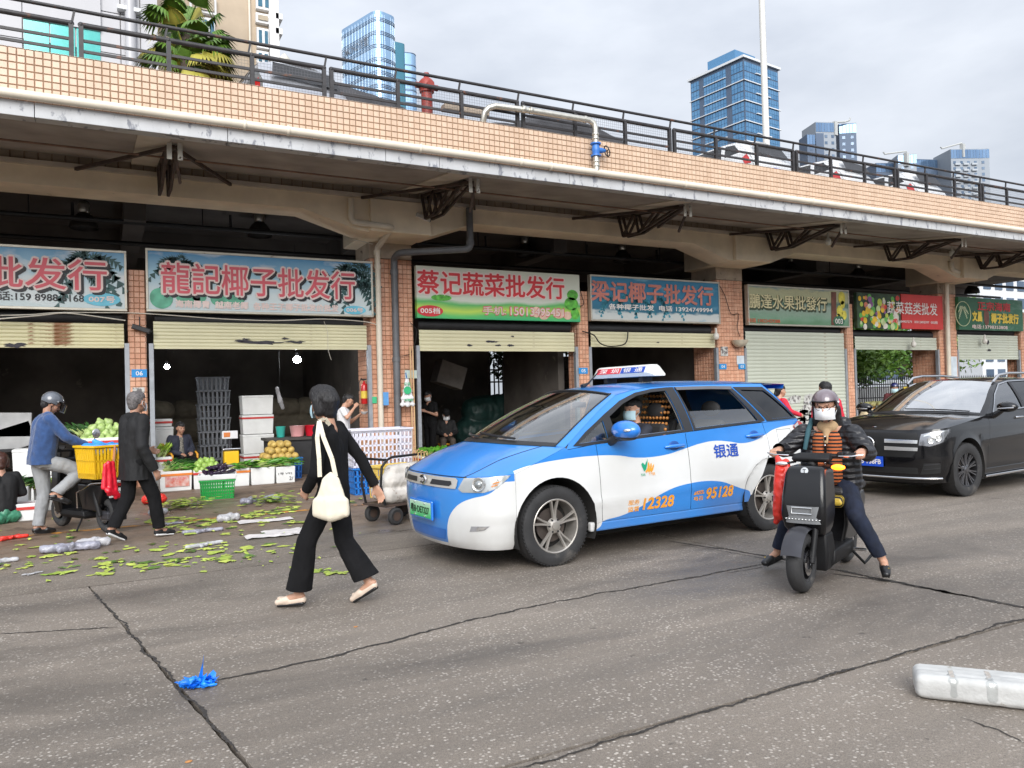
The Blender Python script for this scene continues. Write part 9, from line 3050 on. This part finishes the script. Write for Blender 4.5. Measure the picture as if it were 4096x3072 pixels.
# ================================================================== litter on the pavement
rnd = random.Random(77)
lit, litd = MB(), MB()
def leaf(mb, x, y, s_, z=.006):
 a = rnd.uniform(0,6.28)
 c, q = cos(a), sin(a)
 n = 12
 zt = rnd.uniform(.002,.018)
 ring = []
 el_ = rnd.uniform(.45,.8)
 for i in range(n):
  t = 2 * pi * i / n
  r_ = s_ * rnd.uniform(.5,1.3)
  u, v = cos(t) * r_, sin(t) * r_ * el_
  ring.append((x + u * c - v * q, y + u * q + v * c, z + zt * rnd.random()))
 mb.add(ring + [(x, y, z + zt * 1.2)], [(i,(i + 1) % n, n) for i in range(n)])
spots = [(370,1125,40,.22),(560,1110,55,.28),(620,1100,25,.2),(480,1128,45,.35),(400,1140,40,.4),(440,1185,45,.35),(460,1205,45,.3),(350,1218,12,.15),(250,1215,14,.2),(200,1220,10,.2),(235,1235,10,.15),
   (150,1195,14,.25),(60,1210,16,.3),(20,1230,14,.25),(695,1235,10,.10),(720,1240,6,.08),(100,1250,8,.2),(560,1180,14,.3),(650,1175,10,.25),(300,1190,14,.4),(130,1160,12,.3),(640,1130,16,.2),(780,1080,8,.2),(540,1145,18,.35),(30,1190,14,.25),(730,1105,6,.2)]
for vx, vy, n, sp_ in spots:
 p = g(vx, vy)
 for _ in range(int(n * .6)):
  s_ = rnd.uniform(.025,.10)
  leaf(lit if rnd.random() < .8 else litd, p.x + rnd.gauss(0, sp_ * .8), p.y + rnd.gauss(0, sp_ * .75), s_)
for _ in range(90):
 p = g(rnd.uniform(-60,780), rnd.uniform(1085,1235))
 leaf(lit if rnd.random() < .7 else litd, p.x, p.y, rnd.uniform(.012,.045))
for vx, vy, n, sp_, hh in ((375,1100,70,.16,.14),(600,1085,80,.20,.12),(425,1090,50,.18,.12)):
 p = g(vx, vy)
 for _ in range(n):
  leaf(lit if rnd.random() < .75 else litd, p.x + rnd.gauss(0, sp_), p.y + rnd.gauss(0, sp_), rnd.uniform(.04,.08), rnd.random() * hh)
tag(lit.build('leaf_litter', mat('trampled_leaf',(.50,.54,.11),.6, scale=3.5, c2=(.22,.34,.045), spot=(.20,.14,.05), spot_at=.62, spot_scale=5), None), 'yellow-green trampled vegetable leaves strewn over the pavement', 'leaf litter', kind='stuff')
tag(litd.build('leaf_litter', mat('trampled_dark_leaf',(.07,.14,.02),.6, var=.5, scale=9, spot=(.10,.07,.03), spot_at=.55, spot_scale=5), None), 'darker trampled vegetable leaves strewn among the pale ones', 'leaf litter', kind='stuff')
M_FILM = mat('clear_plastic_film',(.50,.50,.52),.3, var=.2, scale=10, alpha=.8)
M_FILMG = mat('grey_plastic_film',(.26,.26,.31),.3, var=.3, scale=10)
M_PAPER = mat('dirty_paper',(.58,.55,.54),.8, var=.1)
BAGS = [('crumpled grey plastic bag by the leaf heap before the green crate',540,1088,.17,.10, M_FILMG),('clear plastic bag puffed up among the litter',495,1125,.18,.10, M_FILM),('clear plastic bags crumpled by the red bag',345,1112,.16,.09, M_FILM),('grey plastic bag among green leaves left of the black suit',590,1082,.15,.10, M_FILMG),
  ('long bundle of grey plastic rubbish on the pavement',155,1190,.26,.09, M_FILMG),('white plastic wad at the end of the rubbish bundle',205,1180,.13,.10, M_FILM),('grey plastic roll lying on the pavement',440,1150,.22,.05, M_FILMG),('dull plastic roll lying below the grey one',445,1180,.2,.045, M_FILM),
  ('flat grey plastic scrap before the notice box',375,1132,.2,.03, M_FILMG),('red plastic bag lying by the walking man',335,1088,.17,.16, M_REDT),('orange-red plastic sheet at the left edge',25,1165,.28,.05, M_REDT),('dark green plastic bag at the left edge',10,1130,.22,.18, mat('green_bag_film',(.05,.22,.13),.4, var=.2)),
  ('clear film at the foot of the delivery scooter',240,1125,.18,.08, M_FILM),('small wad of plastic left of the rubbish bundle',10,1215,.12,.05, M_FILM),('thin plastic strip at the lower left of the litter',75,1240,.14,.02, M_FILM)]
for lab, vx, vy, r_, h_, m_ in BAGS:
 p = g(vx, vy)
 o = thing('plastic_rubbish', lab, 'plastic bag',(p.x, p.y,0), rnd.uniform(-.4,.4))
 ln = 1.6 if 'roll' in lab or 'bundle' in lab else 1.0
 blob('film', [((-r_ * .6 * ln,0, h_ * .5),(r_ * .6 * ln, rnd.uniform(-.05,.05), h_ * .5), h_ * .5, h_ * .5),((-r_ * .3,-r_ * .3, h_ * .4),(r_ * .3, r_ * .4, h_ * .45), h_ * .42, h_ * .5),((0,0, h_ * .4),(r_ * .1,-r_ * .1, h_ * .8), h_ * .5, h_ * .35)], m_, o,.011,1,.018 if h_ > .06 else .008,24)
for lab, vx, vy, w_, d_ in (('flat piece of grey cardboard on the litter',575,1125,.34,.12),('white paper sheets left of the black suit',615,1150,.24,.2),('crumpled pale paper sheet on the pavement',590,1157,.3,.12)):
 p = g(vx, vy)
 mb = MB().grid(lambda u, v: (-w_ + 2 * w_ * u,-d_ + 2 * d_ * v + .03 * sin(u * 7),.012 + .02 * abs(noise.noise(V3((u * 4, v * 4, vx))))),10,6)
 tag(mb.build('paper_scrap', M_PAPER, None, loc=(p.x, p.y,0)), lab, 'paper')
p = g(430,1478)
o = thing('plastic_scrap', 'torn bright blue plastic scrap lying on the road', 'plastic scrap',(p.x, p.y,0))
M_BTUFT = mat('blue_torn_film',(.012,.22,.80),.4, var=.25, scale=14)
tf = MB()
for i in range(44):
 a = rnd.uniform(0,6.28)
 L_ = rnd.uniform(.03,.09)
 d = V3((cos(a), sin(a), rnd.uniform(.2,1.2))).normalized()
 s_ = d.cross(V3((0,0,1))).normalized() * rnd.uniform(.012,.032)
 b0 = V3((rnd.uniform(-.06,.08), rnd.uniform(-.04,.04),.006))
 tf.add([b0 - s_, b0 + s_, b0 + d * L_ * .6 + s_ * .9 + V3((0,0,.01)), b0 + d * L_ * .6 - s_ * .9, b0 + d * L_], [(0,1,2,3),(3,2,4)])
tf.add([(.0,-.012,.03),(.03,.012,.03),(.03,.0,.12),(.038,.004,.17)], [(0,1,2),(1,3,2)])
tag(tf.build('shreds', M_BTUFT, o), kind='stuff')
blob('core', [((-.07,.01,.02),(-.02,0,.035),.02,.02),((-.03,-.01,.02),(.06,-.03,.02),.02,.016),((.02,-.04,.015),(.09,-.06,.012),.014,.009)], M_BTUFT, o,.006,1,.016,34)
p0, p1 = g(1998,1512), g(2232,1540)
d = (p1 - p0)
o = thing('foam_block', 'white foam block wrapped in clear tape on the road at lower right', 'foam block', p0 + d * .5 + V3((.02,.08,0)), math.atan2(d.y, d.x))
hl_ = d.length / 2
blob('block', [((-hl_ + .03, y_, z_),(hl_ + .10, y_ + .01, z_),.034,.036) for y_ in (-.02,.03,.08,.125) for z_ in (.036,.065,.09)], mat('scuffed_foam',(.50,.50,.485),.6, var=.10, scale=9, spot=(.30,.27,.23), spot_at=.66, spot_scale=9, bump=.3, bscale=60), o,.009,14,.003,12)
for x_ in (-.06,.10):
 MB().box(x_ - .03, x_ + .03,-.052,.157,.02,.122).build('tape', M_HLG, o, bevel=.02)
p = g(1978,1480)
o = thing('plastic_scrap', 'small blue and orange scrap beside the foam block', 'plastic scrap',(p.x, p.y,0),.4)
MB().grid(lambda u, v: (.07 * u - .02,-.015 + .03 * v,.008 + .012 * sin(u * 6 + v * 3)),6,3).build('blue_end', M_BTUFT, o)
MB().grid(lambda u, v: (-.02 - .05 * u,-.012 + .02 * v * (1 - u * .6),.010 + .01 * sin(u * 5)),5,2).build('orange_end', mat('orange_film',(.75,.32,.03),.4), o)
for vx, vy in ((770,1352),(413,1640),(1005,1125)):
 p = g(vx, vy)
 tag(MB().ball((0,0,.003),(.016,.010,.004),9,5).build('peel_scrap', mat('orange_peel',(.45,.20,.06),.6), None,60, loc=(p.x, p.y,0)), 'small orange peel scrap on the road, ' + {770: 'near the walking woman',413: 'at the bottom left',1005: 'under the taxi nose'}[vx], 'scrap')
# ================================================================== vehicles and things on the deck
def on_deck(px, py, ztop):
 d_ = ray(px, py)
 n = d_.y * (ztop - CAM_H) / d_.z
 return at_y(px, py, n)
M_COVER = mat('dark_car_cover',(.045,.045,.05),.7, var=.25, scale=3, bump=.3, bscale=14)
for i,(px, py, rz) in enumerate(((1385,322,10),(2270,445,8))):
 q = on_deck(px, py,7.42)
 q.y += .3
 o = thing('covered_car', ['car under a dark cover on the deck, left of the hydrant', 'car under a black cover on the deck behind the steel branch pipe'][i], 'car',(q.x, q.y + .6,6.0), R(rz))
 prof = [(-2.2,.45),(-2.1,.85),(-1.9,.95),(-1.2,1.10),(-.75,1.38),(-.2,1.46),(.5,1.42),(1.1,1.30),(1.7,1.12),(1.95,.9),(2.1,.4)]
 def drape(u, v):
  x_ = -2.2 + 4.3 * u
  t_ = -1 + 2 * v
  zc_ = lerp_tab(prof, x_)
  yy = .92 * math.copysign(min(1, abs(t_) * 1.55) ** .9, t_) * (1 - .16 * sm(.9,1.5, zc_) * (1 - max(0, abs(t_) - .5) * 2))
  z_ = zc_ - .10 * min(1, abs(t_) * 1.5) ** 3 if abs(t_) < .66 else (zc_ - .10) * (1 - (abs(t_) - .66) / .34) + .12 * (abs(t_) - .66) / .34
  w_ = .035 * noise.noise(V3((x_ * 2.4, t_ * 3, i * 5.0))) + .02 * noise.noise(V3((x_ * 7, t_ * 8, i * 3.0)))
  return (x_, yy + w_, z_ + w_)
 MB().grid(drape,60,40, flip=True).build('cover', M_COVER, o,180)
 for x_ in (-1.35,1.35):
  for y_ in (-.75,.75):
   MB().lathe([(.2,-.1),(.32,-.1),(.32,.1),(.2,.1)],18, MT((x_, y_,.32)) @ MR(pi / 2,4, 'X')).build('wheel', M_TYRE, o,40)
def deck_car(label, loc, rz, paint, roofm=None):
 o = thing('parked_car', label, 'car', loc, rz)
 P = dict(SP)
 if roofm:
  P['roof_mat'] = roofm
 c = Car(o, P)
 c.shell(paint)
 for sg in (1,-1):
  for wv_ in P['windows']:
   c.window(wv_, M_PRIV, sg)
  tl = [(-3.42,1.10),(-3.52,1.17),(-3.60,1.05),(-3.66,.92),(-3.50,.92)]
  patch(tl, c.side(.014, sg),.05, flip=sg < 0).build('tail_lamp', M_REDL, o,60)
 for x_ in (0,-P['WB']):
  for sd in (1,-1):
   MB().lathe([(.2,-.1),(.362,-.1),(.362,.1),(.2,.1)],24, MT((x_, sd * .83,.362)) @ MR(pi / 2,4, 'X')).build('wheel', M_TYRE, o,40)
 MB().add([(-3.52,-.56,1.50),(-3.52,.56,1.50),(-3.70,.64,1.20),(-3.70,-.64,1.20)], [(0,1,2,3)]).build('rear_window', M_TRIM, o)
 pl = MB().box(-3.86,-3.845,-.22,.22,.70,.84).build('number_plate', mat('plate_blue',(.01,.07,.50),.35), o)
 return o
M_SILV = mat('silver_paint',(.42,.43,.46),.3,.6, coat=.6, var=.05)
M_WHP = mat('white_car_paint',(.66,.67,.68),.3, coat=.6, var=.04)
q = on_deck(930,208,7.60)
cdk = deck_car('silver car with black roof parked on the deck behind the palm',(q.x + .55, q.y + 3.4,6.02), R(100), M_SILV, M_TRIM)
q = on_deck(2930,590,7.42)
deck_car('white car with red tail lamps parked on the deck before the pole',(q.x + .4, q.y + 3.2,6.02), R(98), M_WHP)
q = on_deck(3290,660,7.42)
w2_ = deck_car('white car parked on the deck below the dark apartment pair',(q.x + .4, q.y + 3.2,6.02), R(98), M_WHP)
q = on_deck(3600,715,7.40)
deck_car('white car parked farthest right on the deck',(q.x + .4, q.y + 3.2,6.02), R(96), M_WHP)
q = at_y(1860,435,12.7)
o = MB().box(-.45,.45,-.1,.1,-.05,.06).build('stone_slab', M_PILC, None, bevel=.02, loc=(q.x,12.7, q.z - .02))
tag(o, 'rough stone slab lying behind the railing beside the hydrant', 'slab')
q = at_y(1132,250,20)
dl = thing('deck_lantern', 'small ornamental lantern on the deck behind the silver car', 'lantern',(q.x,20,6.0))
MB().tube([(0,0,0),(0,0, q.z - 6.2)],.04,8).build('post', M_SCG, dl)
MB().lathe([(.05, q.z - 6.2),(.14, q.z - 6.05),(.14, q.z - 5.85),(.03, q.z - 5.72)],12).build('lamp_head', M_PLATE, dl,40)
flush()
src = tree('leafy street tree across the road, nearest the camera side',2,-15,0,7.0,3.0,41,26,110,.26)
src['group'] = 'street trees across the road'
for i, x_ in enumerate((-7,11,20,29)):
 t_ = src.copy()
 col.objects.link(t_)
 t_.location = (x_,-15 - (i % 2),0)
 t_.rotation_euler = (0,0, i * 1.3)
 t_['label'] = 'leafy street tree across the road, ' + ['leftmost', 'second from the left', 'third from the left', 'rightmost'][i]
 for c_ in src.children:
  d_ = c_.copy()
  col.objects.link(d_)
  d_.parent = t_
